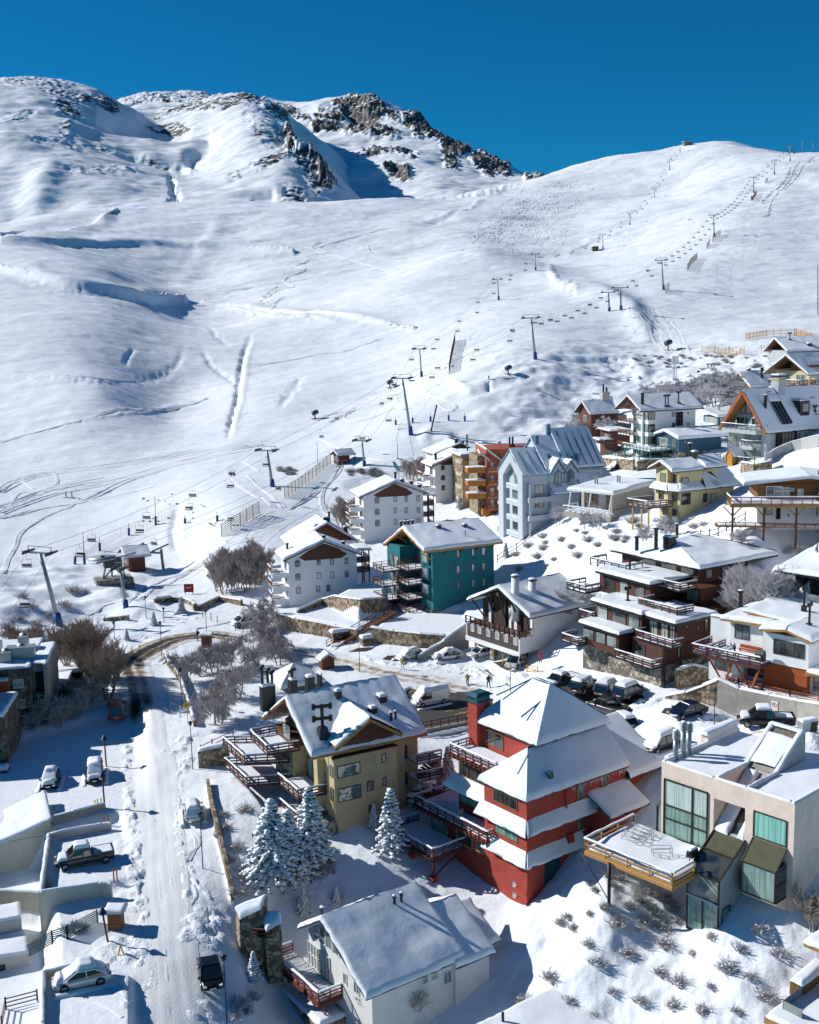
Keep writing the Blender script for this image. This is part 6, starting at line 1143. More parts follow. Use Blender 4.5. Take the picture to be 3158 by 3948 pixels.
# A-frame
h=House('chalet','grey A-frame chalet with orange barge boards, steep snowy roof, dormers and curved balconies','chalet','W',(1025,1565),28);h.roofm=BLK;h.frame=DRK;h.railm=mat('blue_lattice',(.10,.17,.22),.6,bump=0);AFW=mat('light_grey_stucco',(.36,.39,.41),.9,.08);AF=h
h.wall(0,22,0,9.6,-4,5.1,AFW);h.fill([(-.6,5.1),(10.2,5.1),(4.8,11.7)],'x',.8,22,AFW)
h.gable(-1.4,23,-1.2,10.8,4.5,12.0,'x',.5,.28,.28,edge=(1,1,0,1),fas=None)
M=MB()
for a,b in(((-1.45,-1.2,4.35),(-1.45,4.8,11.85)),((-1.45,10.8,4.35),(-1.45,4.8,11.85))): M.bar(a,b,.14,.6,ORB)
M.slab([(-1.35,10.6,4.3),(-1.35,4.9,11.5),(.75,4.9,11.5),(.75,10.6,4.3)],.05,WHO);h.part('barge_board',M)
M=MB();t_=[(2.,7.6),(7.6,7.6),(6.9,8.8),(4.9,10.8),(4.7,10.8),(2.7,8.8)];M.add([(.76,*p) for p in t_],[tuple(range(6))],GC);o=h.part('gable_window',M);M=MB()
for a,b in list(zip(t_,t_[1:]+t_[:1]))+[((y,7.6),(y,9.8)) for y in(3.4,4.8,6.2)]: M.bar((.74,*a),(.74,*b),.12,.12,BRF)
h.part('frame',M,o);h.win('x',.8,0,0,0,0,GD,xy=(1.,4.6,5.2,6.9),nx=3,fr=WHF);h.win('x',.8,0,0,0,0,GD,xy=(5.2,8.6,5.2,6.9),nx=3,fr=WHF)
for z,y0,y1,d in((4.9,-.5,10.2,2.2),(1.9,1.,5.4,1.6),(1.9,7.4,10.8,1.6),(-1.2,1.,5.6,2.2),(-1.2,7.6,11.5,2.2)):
    M=MB();M.prism([(-d,y0+.9),(-d,y1-.9),(-.2,y1),(.8,y1),(.8,y0),(-.2,y0)],z-.75,z,AFW);o=h.part('balcony',M);h.rail(o,[(-.2,y0,z),(-d,y0+.9,z),(-d,y1-.9,z),(-.2,y1,z)],.95,3,1.2,ph=.06);M=MB();M.bar((-d,y0+.9,z+.98),(-d,y1-.9,z+.98),.16,.1,ORB);h.part('handrail',M,o)
    if z<4: h.win('x',0,0,0,0,0,GL if y0<2 else GG,xy=(max(y0,.6),min(y1,9.2),z+.1,z+2.1),nx=3,fr=YLF)
M=MB();pts=[(-.8,-3.6),(.9,-3.6),(.9,-.2),(.05,1.1),(-.8,-.2)];M.add([(-2.9,6.3+a,b) for a,b in pts]+[(0,6.3+a,b) for a,b in pts],[(0,1,2,3,4)]+[(i,(i+1)%5,5+(i+1)%5,5+i) for i in range(5)],mat('golden_boards',(.42,.20,.02),.6,.15,3));o=h.part('porch_tower',M);M=MB()
for a,b in zip(pts,pts[1:]+pts[:1]): M.bar((-2.95,6.3+a[0],a[1]),(-2.95,6.3+b[0],b[1]),.2,.2,WHO)
h.part('frame',M,o);S=MB();S.patch([(-2.9,5.2,-.3),(0,5.2,-.3),(0,6.35,1.15),(-2.9,6.35,1.15)],.25);S.patch([(-2.9,6.35,1.15),(0,6.35,1.15),(0,7.5,-.3),(-2.9,7.5,-.3)],.25);h.part('snow',S,o)
# right side: black stair tower, skylights, dormer
M=MB();M.box(2.4,7.2,-.7,0,-3.6,5.0,BLK);o=h.part('stair_tower',M);M=MB();M.box(3.2,6.4,-.76,-.7,-1.6,4.9,glassmat('amber_glass',(.22,.19,.11),.15,.8));h.part('tower_glass',M,o);M=MB()
for i in range(5): x=3.2+i*.8;M.bar((x,-.8,-1.6),(x,-.8,4.9),.09,.09,BLK)
for i in range(8): z=-1.6+i*.93;M.bar((3.2,-.8,z),(6.4,-.8,z),.09,.09,BLK)
h.part('frame',M,o)
def onroof(y): return 4.5+(y+1.2)/6*7.5
for x0,x1,y0,y1 in((3.6,6.0,-.6,2.6),):
    M=MB();M.slab([(x0,y0,onroof(y0)+.7),(x1,y0,onroof(y0)+.7),(x1,y1,onroof(y1)+.6),(x0,y1,onroof(y1)+.6)],.5,BLK);o=h.part('skylight',M);M=MB()
    for i in range(4): M.bar((x0+(x1-x0)*i/3,y0,onroof(y0)+.75),(x0+(x1-x0)*i/3,y1,onroof(y1)+.65),.1,.08,GAL)
    h.part('frame',M,o);S=MB();S.patch([(x0-.3,y1,onroof(y1)+.65),(x1+.6,y1,onroof(y1)+.65),(x1+.6,y1+1,onroof(y1+1)+.5),(x0-.3,y1+1,onroof(y1+1)+.5)],.25);h.part('snow',S,o)
M=MB();M.box(9.2,11.6,.6,4,6.,9.8,BLK);o=h.part('dormer',M);M=MB();M.box(9.8,11.2,.55,.6,7.2,9.2,GD);h.part('pane',M,o);S=MB();S.patch([(9.1,.5,9.82),(11.7,.5,9.82),(11.7,4,9.82),(9.1,4,9.82)],.25);h.part('snow',S,o)
M=MB();M.box(6.4,8.3,3.6,5.4,8,14.2,AFW);M.box(6.3,8.4,3.5,5.5,14.2,14.6,BLK);M.box(6.35,8.35,3.55,5.45,13.6,13.9,YLF);o=h.part('chimney',M);S=MB();S.patch([(6.3,3.5,14.61),(8.4,3.5,14.61),(8.4,5.5,14.61),(6.3,5.5,14.61)],.25);h.part('snow_cap',S,o)
h.chim(0,0,'pipe',2.1,.6,at=(1.8,2.2,8.9));h.chim(0,0,'tee',1.2,.4,at=(13.5,1,7.4))
M=MB()
for x0,x1,y in((13,16,.6),(14,15.5,3.),(4,5,4.2),(17,20,.2)): M.bar((x0,y,onroof(y)+.25),(x1,y+.1,onroof(y+.1)+.25),.3,.12,BLK)
h.part('bare_roof_strip',M)
for x in(8,9.6,11.4,13,15): h.win('y',0,0,0,0,0,GL,xy=(x,x+.9,2.6,4.0),fr=WHF)
h.done()
# cabin behind, brown chalet, grey block, yellow flats, two roofs among the trees, little roof at left
h=House('cabin','small blue cabin with white deck rail squeezed between white block and A-frame','cabin','W',(410,1160),30);h.roofm=WHF;h.frame=WHF;h.railm=TRIMB;h.wall(0,8,0,5,-3,2.3,DBL);h.slabroof([(-1,-.6,2.3),(9,-.6,2.3),(9,6,3.6),(-1,6,3.6)],.2,.35);h.win('x',0,0,0,0,0,GC,xy=(.5,4.5,.3,1.9),nx=4);h.win('y',0,0,0,0,0,GL,xy=(.5,1.6,.3,1.9));h.deck([(-4,8),(-4,-1.5),(2,-1.5),(2,8)],-.8,path=[0,1,2],planks=2,ph=.1,snowT=.3);M=MB();M.cyl((3,3),.25,2,4.4,GAL,8);h.part('chimney',M);h.done()
RDB=mat('red_brown_boards',(.16,.055,.035),.8,.2,3)
h=House('chalet','red-brown chalet with amber eaves, dormer and many dark flues above the A-frame','chalet','W',(860,800),22,z0=33.);h.roofm=WHO;h.frame=WHF;h.railm=WRD;h.wall(0,15,0,8,-4,3.1,RDB);h.fill([(0,3.1),(8,3.1),(4,6)],'x',0,15,WOD);h.gable(-1.8,9.5,-1.,9.,2.9,6.6,'x',.5,.25,.35);h.gable(9,16.6,-1.6,9,2.2,6.2,'x',.55,.25,.35)
M=MB();M.box(9.6,14.6,-.6,3,2.6,4.9,RDB);o=h.part('dormer',M);S=MB();S.patch([(9.2,-1.,4.95),(15,-1,4.95),(15,3.4,5.2),(9.2,3.4,5.2)],.3);h.part('snow',S,o)
for x in(10.6,12.4): h.win('y',-.6,0,0,0,0,GL,xy=(x,x+.9,3.2,4.4))
for x in(1,4,8.5,12.5): h.win('y',0,0,0,0,0,GL,xy=(x,x+1.2,-.2,1.6))
for z in(.3,-2.6): h.deck([(-2.6,8),(-2.6,-.6),(0,-.6),(0,8)],z,path=[0,1,2],planks=3,snowT=.15,m=WRD)
for x,y,z,k,hh in((4,1.6,5,'pipe',2.6),(2,4.5,6.5,'box',.8),(9.5,4,6.2,'box',2.2),(11.5,4,6.2,'tee',3.),(12.8,4,6.2,'tee',3.2),(13.8,4,6.2,'pipe',2.4),(8,5,6.3,'box',.7)): h.chim(0,0,k,hh,.8,at=(x,y,z))
h.done()
h=House('apartment_building','grey apartment block with red balconies at the upper right, below the snow fence','building','W',(1385,560),12,z0=37);h.roofm=WOD;h.frame=BRF;h.railm=mat('red_rail',(.15,.04,.03),.7,.2);h.wall(-1.6,16,0,10,-4,7.8,AFW);h.gable(-2.8,17,-1.2,11,7.6,11,'x',.55,.25,.35)
for a in((1392,240,1505,308),(1392,352,1505,415),(1418,460,1478,512),(1578,240,1625,282),(1578,350,1625,390)): h.win('y',0,*a,GL,nx=1)
for z in(5.0,2.):
    h.deck([(-5.2,.5),(-5.2,-1.2),(-.0,-1.2),(-.0,.5)],z-1.1,path=[0,1,2],planks=4,ph=.16,snowT=.1);h.deck([(7.6,.2),(7.6,-1.8),(14,-1.8),(14,.2)],z-.6,path=[0,1],planks=4,ph=.16,snowT=.1)
h.chim(0,0,'tee',2.,.6,at=(1,4,10.4));h.chim(0,0,'box',.9,1.,at=(5,1,8.6));h.done()
h=House('apartment_building','pale yellow apartment block with slatted dark balconies at the right edge','building','W',(1580,1010),32);h.roofm=BRF;h.frame=WHF;h.railm=WRD;h.wall(0,14,0,9,-4,9.2,YLW);h.wall(0,14,0,5,9.2,10.5,WOD);h.gable(-2.4,15,-1.6,10.6,8.6,12.6,'x',.5,.25,.35)
for z in(.6,3.6,6.6):
    h.win('y',0,0,0,0,0,GG,xy=(1.4,3.8,z,z+1.9),nx=2);h.win('x',0,0,0,0,0,GL,xy=(1.,3.4,z,z+1.9),nx=2);h.win('x',0,0,0,0,0,GL,xy=(5,7.6,z,z+1.9),nx=2)
for z in(8.0,4.6): h.deck([(-2.6,8.6),(-2.6,.4),(0,.4),(0,8.6)],z-1.6,path=[3,0,1,2],planks=3,ph=.2,snowT=.15);
h.deck([(0,-.6),(0,-1.6),(6,-1.6),(6,0)],6.6,path=[0,1],planks=3,ph=.2);h.done()
for lab,rx,ry,th,w in(('chalet roof with white snow and three flues half hidden by the frosted grove',760,300,25,9),('snowy chalet roof with paired tee flues deeper in the frosted grove',960,310,25,10)):
    h=House('chalet',lab,'chalet','K',(rx,ry+35),th,z0=33);h.roofm=WOD;h.frame=WHF;h.wall(0,w,0,7,-5,2.6,RDB);h.fill([(0,2.6),(7,2.6),(3.5,4.6)],'x',0,w,WOD);h.gable(-1.2,w+1,-1,8,2.4,5.2,'x',.5,.2,.35);h.win('x',0,0,0,0,0,GL,xy=(1,2.4,.4,2));h.win('y',0,0,0,0,0,GL,xy=(1,2.4,.4,2))
    for x in((1.6,) if rx<800 else (2,3.4,4.4)): h.chim(0,0,'tee' if rx>800 else 'box',1.8 if rx>800 else .8,.6,at=(x,3,5))
    h.done()
h=House('cottage','small brown cottage with pale stone chimney behind bare trees below the slope','cottage','V',(300,440),20,z0=25.5);h.roofm=WOD;h.frame=WHF;h.wall(0,8,-3.4,3.4,-4,4.6,WOD);h.wall(5.6,11,-3,3.4,-4,3.4,mat('taupe_render',(.32,.28,.25),.9));h.fill([(-3.4,4.6),(3.4,4.6),(0,6.9)],'x',0,8,WOD);h.gable(-1.,8,-4.4,4.4,4.1,7.3,'x',.5,.2,.3);M=MB();M.box(5.,7.2,-.6,1.,6,9.6,mat('stone_chimney',(.42,.39,.34),.9,.3,5));M.cyl((5.7,.2),.25,9.5,11.6,BLK,8);M.cyl((6.7,.2),.25,9.5,10.8,BLK,8);h.part('chimney',M);h.win('x',0,0,0,0,0,GL,xy=(-1,.6,2,3.6));h.done()
# ================================================================ walls, left-hand buildings, parking deck, small structures
def wall_run(name,label,r,pts,m,th=.45,snow=.25,cat='wall',par=None,group=None,drop=1.2):
    """wall along ground points (x,y,height) read from the photo"""
    W=[(g(r,x,y),h) for x,y,h in pts]; root=par or thing(name,label,cat,W[0][0],0,group); o=np.array(root.location)
    M=MB();S=MB();k=len(W)
    for (a,ha),(b,hb) in zip(W[:-1],W[1:]):
        d=(b-a)[:2];d=d/np.linalg.norm(d);n=np.array([-d[1],d[0]])*th/2; P=lambda q,s,z:(q[0]-o[0]+s*n[0],q[1]-o[1]+s*n[1],q[2]-o[2]+z)
        M.hull([P(a,-1,-drop),P(b,-1,-drop),P(b,1,-drop),P(a,1,-drop)],[P(a,-1,ha),P(b,-1,hb),P(b,1,hb),P(a,1,ha)],m)
        if snow: S.patch([P(a,-1.1,ha+.01),P(b,-1.1,hb+.01),P(b,1.1,hb+.01),P(a,1.1,ha+.01)],snow,amp=.3)
    M.build('masonry',root)
    if S.v: S.build('snow',root)
    return root
wall_run('stone_wall','long stone retaining wall below the arched-window chalet, left of the staircase','G',[(75,815,1.6),(130,885,2.1),(250,925,2.3),(400,950,2.2),(515,968,2.0),(655,975,1.6)],STN)
wall_run('stone_wall','curved stone wall holding the upper terrace beside the teal block','G',[(255,800,.5),(420,745,1.),(500,745,1.6),(560,770,1.9),(680,780,1.8),(835,770,1.8)],STN)
wall_run('stone_wall','stone retaining wall with a hanging icicle under the teal block, right of the staircase','G',[(745,985,2.2),(900,1010,2.2),(1080,1030,2.2),(1240,1030,1.9)],STN)
wall_run('concrete_wall','sloping bare concrete ramp wall beside the stone pillars of the half-timbered chalet','G',[(1050,1115,.6),(1220,1080,2.1),(1390,1030,4.)],CON)
wall_run('concrete_wall','long stained concrete wall with a parking sign under the white chalet','R',[(605,1205,3.2),(840,1280,2.8),(1180,1335,2.6),(1500,1395,2.5),(1900,1470,2.5)],CON,.6,.2)
wall_run('stone_wall','tall rubble stone wall at the foot of the white chalet, above the sloping one','R',[(135,1020,2.3),(300,985,2.6),(480,950,1.8),(605,925,1.)],STN,.6)
wall_run('stone_wall','lower sloping rubble wall with stepped snowy top behind the dark blue car','R',[(30,1125,.3),(250,1150,1.0),(420,1170,1.9),(605,1205,3.1)],STN,.6)
wall_run('stone_wall','reddish stone wall below the tall white apartment block','K',[(222,907,2.2),(330,915,2.2),(440,925,2.2)],STN)
wall_run('stone_wall','stone wall with stairs beside it between the white block and the petrol-blue house','K',[(460,930,2.0),(540,915,2.),(660,900,1.6),(760,890,1.)],STN)
wall_run('stone_wall','stone wall under the garden of the grey A-frame','W',[(710,1800,2.2),(880,1840,2.3),(1060,1800,2.2),(1090,1720,1.5)],STN)
wall_run('concrete_wall','pale stepped concrete wall climbing along the side of the A-frame','W',[(1010,1690,2.2),(1085,1640,1.8),(1120,1600,1.7),(1240,1540,1.7),(1360,1500,1.8),(1500,1470,1.9),(1725,1440,2.2)],mat('light_concrete',(.42,.42,.41),.9,.08),.3,.1)
wall_run('stone_wall','curved stone bench wall beside the lift station','L',[(1030,1080,.9),(1140,1070,.9),(1230,1075,.9),(1285,1100,.9),(1300,1130,1.2)],STN,.6,.3)
wall_run('stone_wall','straight low stone wall running from the curved bench toward the stairs','L',[(1310,1130,.8),(1460,1065,.9),(1610,1095,1.)],STN,.5,.2)
wall_run('stone_wall','short dark stone wall by the lift tower above the brown tree','L',[(690,1200,.6),(860,1190,.8)],STN,.4,.2)
wall_run('stone_wall','long thin brown stone wall along the roadside below the tan chalet','D',[(1385,150,1.),(1410,300,1.),(1450,460,.9),(1500,660,.9),(1550,910,.9)],STN,.36,0)
wall_run('stone_wall','long low stone wall along the bend below the frosted weeping trees','F',[(1440,960,.8),(1390,800,.9),(1330,620,.9),(1240,500,1.),(1220,450,1.)],STN,.35,.15)
wall_run('stone_wall','stone corner wall with a rail on top, left of the tan chalet','F',[(1470,1260,2.0),(1700,1235,2.4)],STN,.8,.35)
wall_run('stone_wall','short weathered parapet at the lower edge of the shaded car park','D',[(345,400,.9),(480,365,.9),(700,290,.6)],CON,.35,.12)
# stone buttress boxes left of the cottage
for lab,B_,T_ in(('upper stone buttress with a bench on its face beside the roadside snow heap',((178,545,-.2),(395,545,-.2)),((178,360,1.5),(380,262,2.6),(440,120,3.6),(140,235,2.3))),('lower stone buttress next to the cottage deck',((437,690,-1.3),(592,640,-1.3)),((433,470,.8),(575,402,1.3),(565,290,2.1),(388,290,1.7)))):
    tp=[at_z(*px('b',x,y),z) for x,y,z in T_];t=thing('stone_buttress',lab,'wall',at_z(*px('b',*B_[0][:2]),B_[0][2]));o=np.array(t.location);M=MB();M.hull([(p[0]-o[0],p[1]-o[1],-3.) for p in tp],[tuple(p-o) for p in tp],STN);M.build('masonry',t);S=MB();S.patch([tuple(p-o+np.array([0,0,.01])) for p in tp],.35,amp=.4);S.build('snow',t)
    if 'upper' in lab:
        d=tp[1]-tp[0];d[2]=0;d/=np.linalg.norm(d);q=tp[0]-o+d*2.2+np.array([d[1],-d[0],0])*.3;M=MB();[M.bar((q[0]-d[0]*.9,q[1]-d[1]*.9,z),(q[0]+d[0]*.9,q[1]+d[1]*.9,z),.35,.1,WRD) for z in(.4,.75,1.1)];M.build('bench',t)
# ---- left brick and stone block (right corner at the origin)
BRK=mat('red_brick',(.42,.12,.055),.9,.3,6,.4,20);GST=stone('dark_stone',('#6a5f52','#7a6e60','#574d43','#80756a'),1.2,'#3c352e',.6)
h=House('apartment_building','brick and dark stone apartment block with rooftop ducts at the left edge','building','F',(255,965),10);h.roofm=CON;h.frame=WHF
h.wall(-2.7,0,0,14,-6,8.0,GST);h.wall(-14,-2.7,-.5,8,-6,6.6,BRK);h.wall(-10,-2.7,.6,14,6.6,8,GST);h.wall(.0,1.5,2.2,10,-6,8.0,CON);h.wall(1.5,2.0,.8,11,-6,8.1,CON)
for z in(6.6,3.9,1.2): h.win('y',0,0,0,0,0,GC,xy=(-2.2,-.9,z-1.1,z),fr=WHF,snow=True)
for z in(5.4,2.6,.2): h.win('y',-.5,0,0,0,0,GC,xy=(-5.6,-4.5,z-1.1,z),fr=WHF,snow=True)
for z in(5.6,2.6): h.wall(.1,1.5,1.2,2.2,z-1.9,z-1.7,CON);h.win('y',2.2,0,0,0,0,DKB,xy=(.2,1.4,z-1.6,z+1.2),ny=5,fr=DRK)
for q in([(-10,-.1,8.02),(0,-.1,8.02),(0,14,8.02),(-10,14,8.02)],[(0,2,8.05),(2.0,.8,8.15),(2.0,11,8.15),(0,11,8.05)],[(-14,-.6,6.65),(-2.7,-.6,6.65),(-2.7,.6,6.65),(-14,.6,6.65)]): S=MB();S.patch(q,.3);h.part('roof_snow',S)
M=MB()
for x,y,w,hh in((-5.4,4,1.1,1.5),(-3.4,3.,.8,1.3),(-1.6,4,1.8,1.6),(-5.5,8,.8,1.4),(-2.,9.,.6,1.7)): M.box(x-w,x+w,y-.9,y+.9,8.2,8.3+hh,GAL);M.tube([(x,y,8.3+hh),(x,y+1.2,8.3+hh*.6)],.5,GAL,10)
h.part('roof_duct',M);h.done();LB=h
h=House('shed','snow-covered shed roof beside the brick block behind the bare bushes','shed','F',(385,770),10);h.roofm=CON;h.frame=DRK;h.wall(-.5,4,0,6,-2,1.8,GST);h.slabroof([(-1,-.5,1.5),(2.2,-.5,1.9),(2.2,7,1.9),(-1,7,1.5)],.2,.3);M=MB();M.box(2.4,4,3,4,1.8,2.9,BLK);h.part('chimney',M);h.done()
# tall building at the very left edge, mostly outside the picture; it shades the car park
h=House('apartment_building','grey stone building showing only its corner at the left edge beside the shaded car park','building','F',(62,1275),8,z0=2.);h.roofm=CON;h.frame=WHF
h.wall(-16,0,0,9,-4,6.6,GST);h.wall(-16,-2.5,1,9,6.6,9.5,GST);S=MB();S.patch([(-16,0,6.62),(0,0,6.62),(0,9,6.62),(-16,9,6.62)],.4);h.part('roof_snow',S);h.win('y',0,0,0,0,0,GC,xy=(-6,-4,2,4));h.wall(-1.2,.5,-2.8,-1.2,-3,.9,GST);S=MB();S.patch([(-1.2,-2.8,.92),(.5,-2.8,.92),(.5,-1.2,.92),(-1.2,-1.2,.92)],.5);h.part('planter_snow',S);h.done()
# white garages stepping down on the left
CRM=mat('cream_render',(.52,.50,.42),.9,.08,.8,.15,16,dirt=(.42,.40,.34))
a=at_z(*px('P',690,740),1.7);q=House('garage','white rendered garage with a tilted snow-covered roof left of the parking bays','garage','P',(690,740),22,P=a);h=q;h.roofm=CRM;h.frame=WHF
h.wall(-16,0,-.1,.3,-4,.0,CRM);p0=h.on('y',0,672,548);p1=h.on('y',0,0,880);print('GAR',p0,p1) if 0 else None
h.fill([(0,-4),(float(p0[0]),float(p0[2])),(float(p1[0])*1.6,float(p0[2]+(p1[2]-p0[2])*1.6)),(float(p1[0])*1.6,-4)],'y',-.02,6.,CRM)
k=1.6;h.slabroof([(float(p1[0])*k,-.35,float(p0[2]+(p1[2]-p0[2])*k)+.12),(.1,-.35,float(p0[2])+.12),(.1,6.6,float(p0[2])+.5),(float(p1[0])*k,6.6,float(p0[2]+(p1[2]-p0[2])*k)+.5)],.12,.35);h.done()
# parking bays with low walls
def bay(lab,r,z,pts,hh,drop):
    """low rendered walls round a parking bay; pts = top edge pixels at level z+hh"""
    W=[at_z(*px(r,x,y),z+hh) for x,y in pts];t=thing('bay_wall',lab,'wall',W[0],0);o=W[0];M=MB();S=MB()
    for a,b in zip(W[:-1],W[1:]):
        d=(b-a)[:2];d=d/np.linalg.norm(d);n=np.array([-d[1],d[0]])*.17;f=lambda q,s,zz:(q[0]-o[0]+s*n[0],q[1]-o[1]+s*n[1],zz)
        M.hull([f(a,-1,-drop),f(b,-1,-drop),f(b,1,-drop),f(a,1,-drop)],[f(a,-1,0),f(b,-1,0),f(b,1,0),f(a,1,0)],CRM);S.patch([f(a,-1.2,.01),f(b,-1.2,.01),f(b,1.2,.01),f(a,1.2,.01)],.18,amp=.3)
    M.build('masonry',t);S.build('snow',t);return t
bay('cream walls around the parking bay of the dark grey pickup','P',1.7,[(1480,600),(1350,612),(650,745),(640,800),(535,1520),(1320,1390),(1480,1400)],.75,4.2)
bay('snowy-topped white wall beside the parking bay of the white car','p',.4,[(1000,750),(565,855),(560,1546),(560,1900)],.7,4.)
wall_run('bay_wall','cream wall closing the sunken yard below the pickup bay','P',[(-300,1720,1.6),(0,1690,1.6),(530,1720,1.6)],CRM,.3,.2)
# sunken house at lower left
h=House('house','shaded cream house with stepped walls below a railing in the lower left corner','house','p',(400,900),20,z0=-3.6);h.roofm=CRM;h.frame=WHF;h.wall(-14,0,0,4,-3,2.2,CRM);h.wall(-14,-.4,4,7,-3,3.6,CRM);S=MB();S.patch([(-14,0,2.22),(0,0,2.22),(0,4,2.22),(-14,4,2.22)],.25);S.patch([(-14,4,3.62),(-.4,4,3.62),(-.4,7,3.62),(-14,7,3.62)],.3);h.part('roof_snow',S);h.win('y',0,0,0,0,0,GD,xy=(-7,-2,-.2,1.6),nx=4,fr=TRIMB);h.done()
# ---- parking deck with asphalt top between tan and red houses
zt=4.3;C_=[at_z(*px('B',x,y),zt) for x,y in((190,262),(335,545),(735,470),(900,330),(450,210))];t=thing('parking_deck','asphalt parking deck with yellow bay lines on concrete columns between tan chalet and red house','parking deck',C_[1],0);o=C_[1]
L_=[(c[0]-o[0],c[1]-o[1]) for c in C_];M=MB();M.prism(L_,-.5,0,ASP);M.build('deck_slab',t)
M=MB();c0=np.array(L_[1]);c1=np.array(L_[2]);d=(c1-c0);n=np.array([d[1],-d[0]])/np.linalg.norm(d)*.25
M.bar((*(c0+n),-.55),(*(c1+n),-.55),.4,1.1,CON)
for k in range(4): q=c0+d*(.1+.27*k)-n*3;M.box(q[0]-.35,q[0]+.35,q[1]-.35,q[1]+.35,-5,-.5,CON)
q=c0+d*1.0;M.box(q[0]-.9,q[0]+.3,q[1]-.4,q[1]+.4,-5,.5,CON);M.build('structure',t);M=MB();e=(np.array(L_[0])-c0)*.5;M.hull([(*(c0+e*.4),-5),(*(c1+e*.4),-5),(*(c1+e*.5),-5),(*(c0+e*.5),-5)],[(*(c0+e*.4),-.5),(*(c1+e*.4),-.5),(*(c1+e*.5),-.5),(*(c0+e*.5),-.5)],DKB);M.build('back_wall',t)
M=MB();S=MB()
for z in(.45,.9): M.bar((*(c0+n),z),(*(c1+n),z),.08,.12,WRD)
for k in range(8): q=c0+n+d*k/7;M.box(q[0]-.07,q[0]+.07,q[1]-.07,q[1]+.07,-.2,1.,WRD)
M.build('railing',t);a=c0+n*4;b=c1+n*4
M=MB();M.bar((*a,-.75),(*b,-.75),1.2,.2,CON);M.build('ledge',t);S=MB();nn=n*2.2;S.patch([(*(a-nn),-.64),(*(b-nn),-.64),(*(b+nn),-.64),(*(a+nn),-.64)][::-1],.2);S.build('snow',t)
M=MB()
for k in range(7):
    p=at_z(*px('B',215+k*85,300-k*4+ (k%2)*0),zt);q=at_z(*px('B',300+k*85,265-k*6),zt);M.bar((p[0]-o[0],p[1]-o[1],.006),(q[0]-o[0],q[1]-o[1],.006),.12,.008,YEL)
for x0,y0,x1,y1 in((430,395,640,345),(545,420,730,385),(610,440,730,412),(640,425,720,440)):
    p=at_z(*px('B',x0,y0),zt);q=at_z(*px('B',x1,y1),zt);M.bar((p[0]-o[0],p[1]-o[1],.006),(q[0]-o[0],q[1]-o[1],.006),.12,.008,YEL)
M.build('bay_lines',t)
# ---- small timber kiosks
def kiosk(lab,r,x,y,w,d,hh,rz,m=None,pitch=True):
    p=g(r,x,y);t=thing('kiosk',lab,'kiosk',p,rz);m=m or WOD;M=MB();M.box(-w/2,w/2,-d/2,d/2,-.5,hh,m)
    if pitch: M.add([(-w/2,-d/2,hh),(w/2,-d/2,hh),(0,-d/2,hh+w*.35),(-w/2,d/2,hh),(w/2,d/2,hh),(0,d/2,hh+w*.35)],[(0,1,2),(3,5,4)],m)
    M.build('body',t);M=MB();S=MB();e=.3
    qs=[[(-w/2-e,d/2+e,hh-.1),(-w/2-e,-d/2-e,hh-.1),(0,-d/2-e,hh+w*.38),(0,d/2+e,hh+w*.38)],[(w/2+e,-d/2-e,hh-.1),(w/2+e,d/2+e,hh-.1),(0,d/2+e,hh+w*.38),(0,-d/2-e,hh+w*.38)]] if pitch else [[(-w/2-e,-d/2-e,hh),(w/2+e,-d/2-e,hh),(w/2+e,d/2+e,hh),(-w/2-e,d/2+e,hh)]]
    for q in qs: M.slab(q,.1,WHO);S.patch([Vector(p)+Vector((0,0,.01)) for p in q],.3,edge=(1,1,0,1) if pitch else (1,1,1,1))
    o=M.build('roof',t);S.build('snow',o);return t
kiosk('small wooden hut with a pitched snowy roof behind the tan chalet, beside the street','A',792,128,1.9,1.7,1.5,.4)
kiosk('slatted wooden bin house with a flat snow cap beside the straight road','D',775,1078,1.25,1.1,1.7,0,planks('slatted_boards','#7a4a2a',.12,2),False)
kiosk('wooden bin house with snow on top at the dirty road bend','F',1530,370,1.5,1.3,2.,0,None,False)
# tilted roof of a hidden shed behind tan chalet
h=House('shed','low pyramid roof under smooth snow behind the tee-flues of the tan chalet','shed','A',(580,240),25);h.roofm=DRK;h.hip(-3,3.5,-3,3,.6,2.8,-.1,.1,'x',.15,.4);h.wall(-2.4,2.9,-2.4,2.4,-2,.6,TANW);h.done()
# low snowy roof at the bottom edge right of the cottage
h=House('shed','smooth snow-covered roof end cut by the bottom edge right of the cottage','shed','E',(1600,1440),35,P=at_z(*px('E',1560,1490),-3.2));h.roofm=WHF;h.wall(.4,9,-9,-1,-6,-.1,WHW);h.slabroof([(-.3,-10,-.6),(10,-10,-.6),(10,-.3,.1),(-.3,-.3,.1)],.2,.45);M=MB();M.cyl((2.4,-1.6),.12,0,1.3,BLK,8);h.part('chimney',M);h.done()
h=House('house','snow-loaded roof corner at the far right edge beside the modern concrete house','house','C',(1725,1500),40,P=at_z(*px('C',1640,1500),3.));h.roofm=BGW;h.wall(.5,9,.3,8,-6,.4,GYS);h.slabroof([(-.2,-.4,.1),(9,-.4,.1),(9,4.5,3.4),(-.2,4.5,3.4)],.2,.45);h.done()
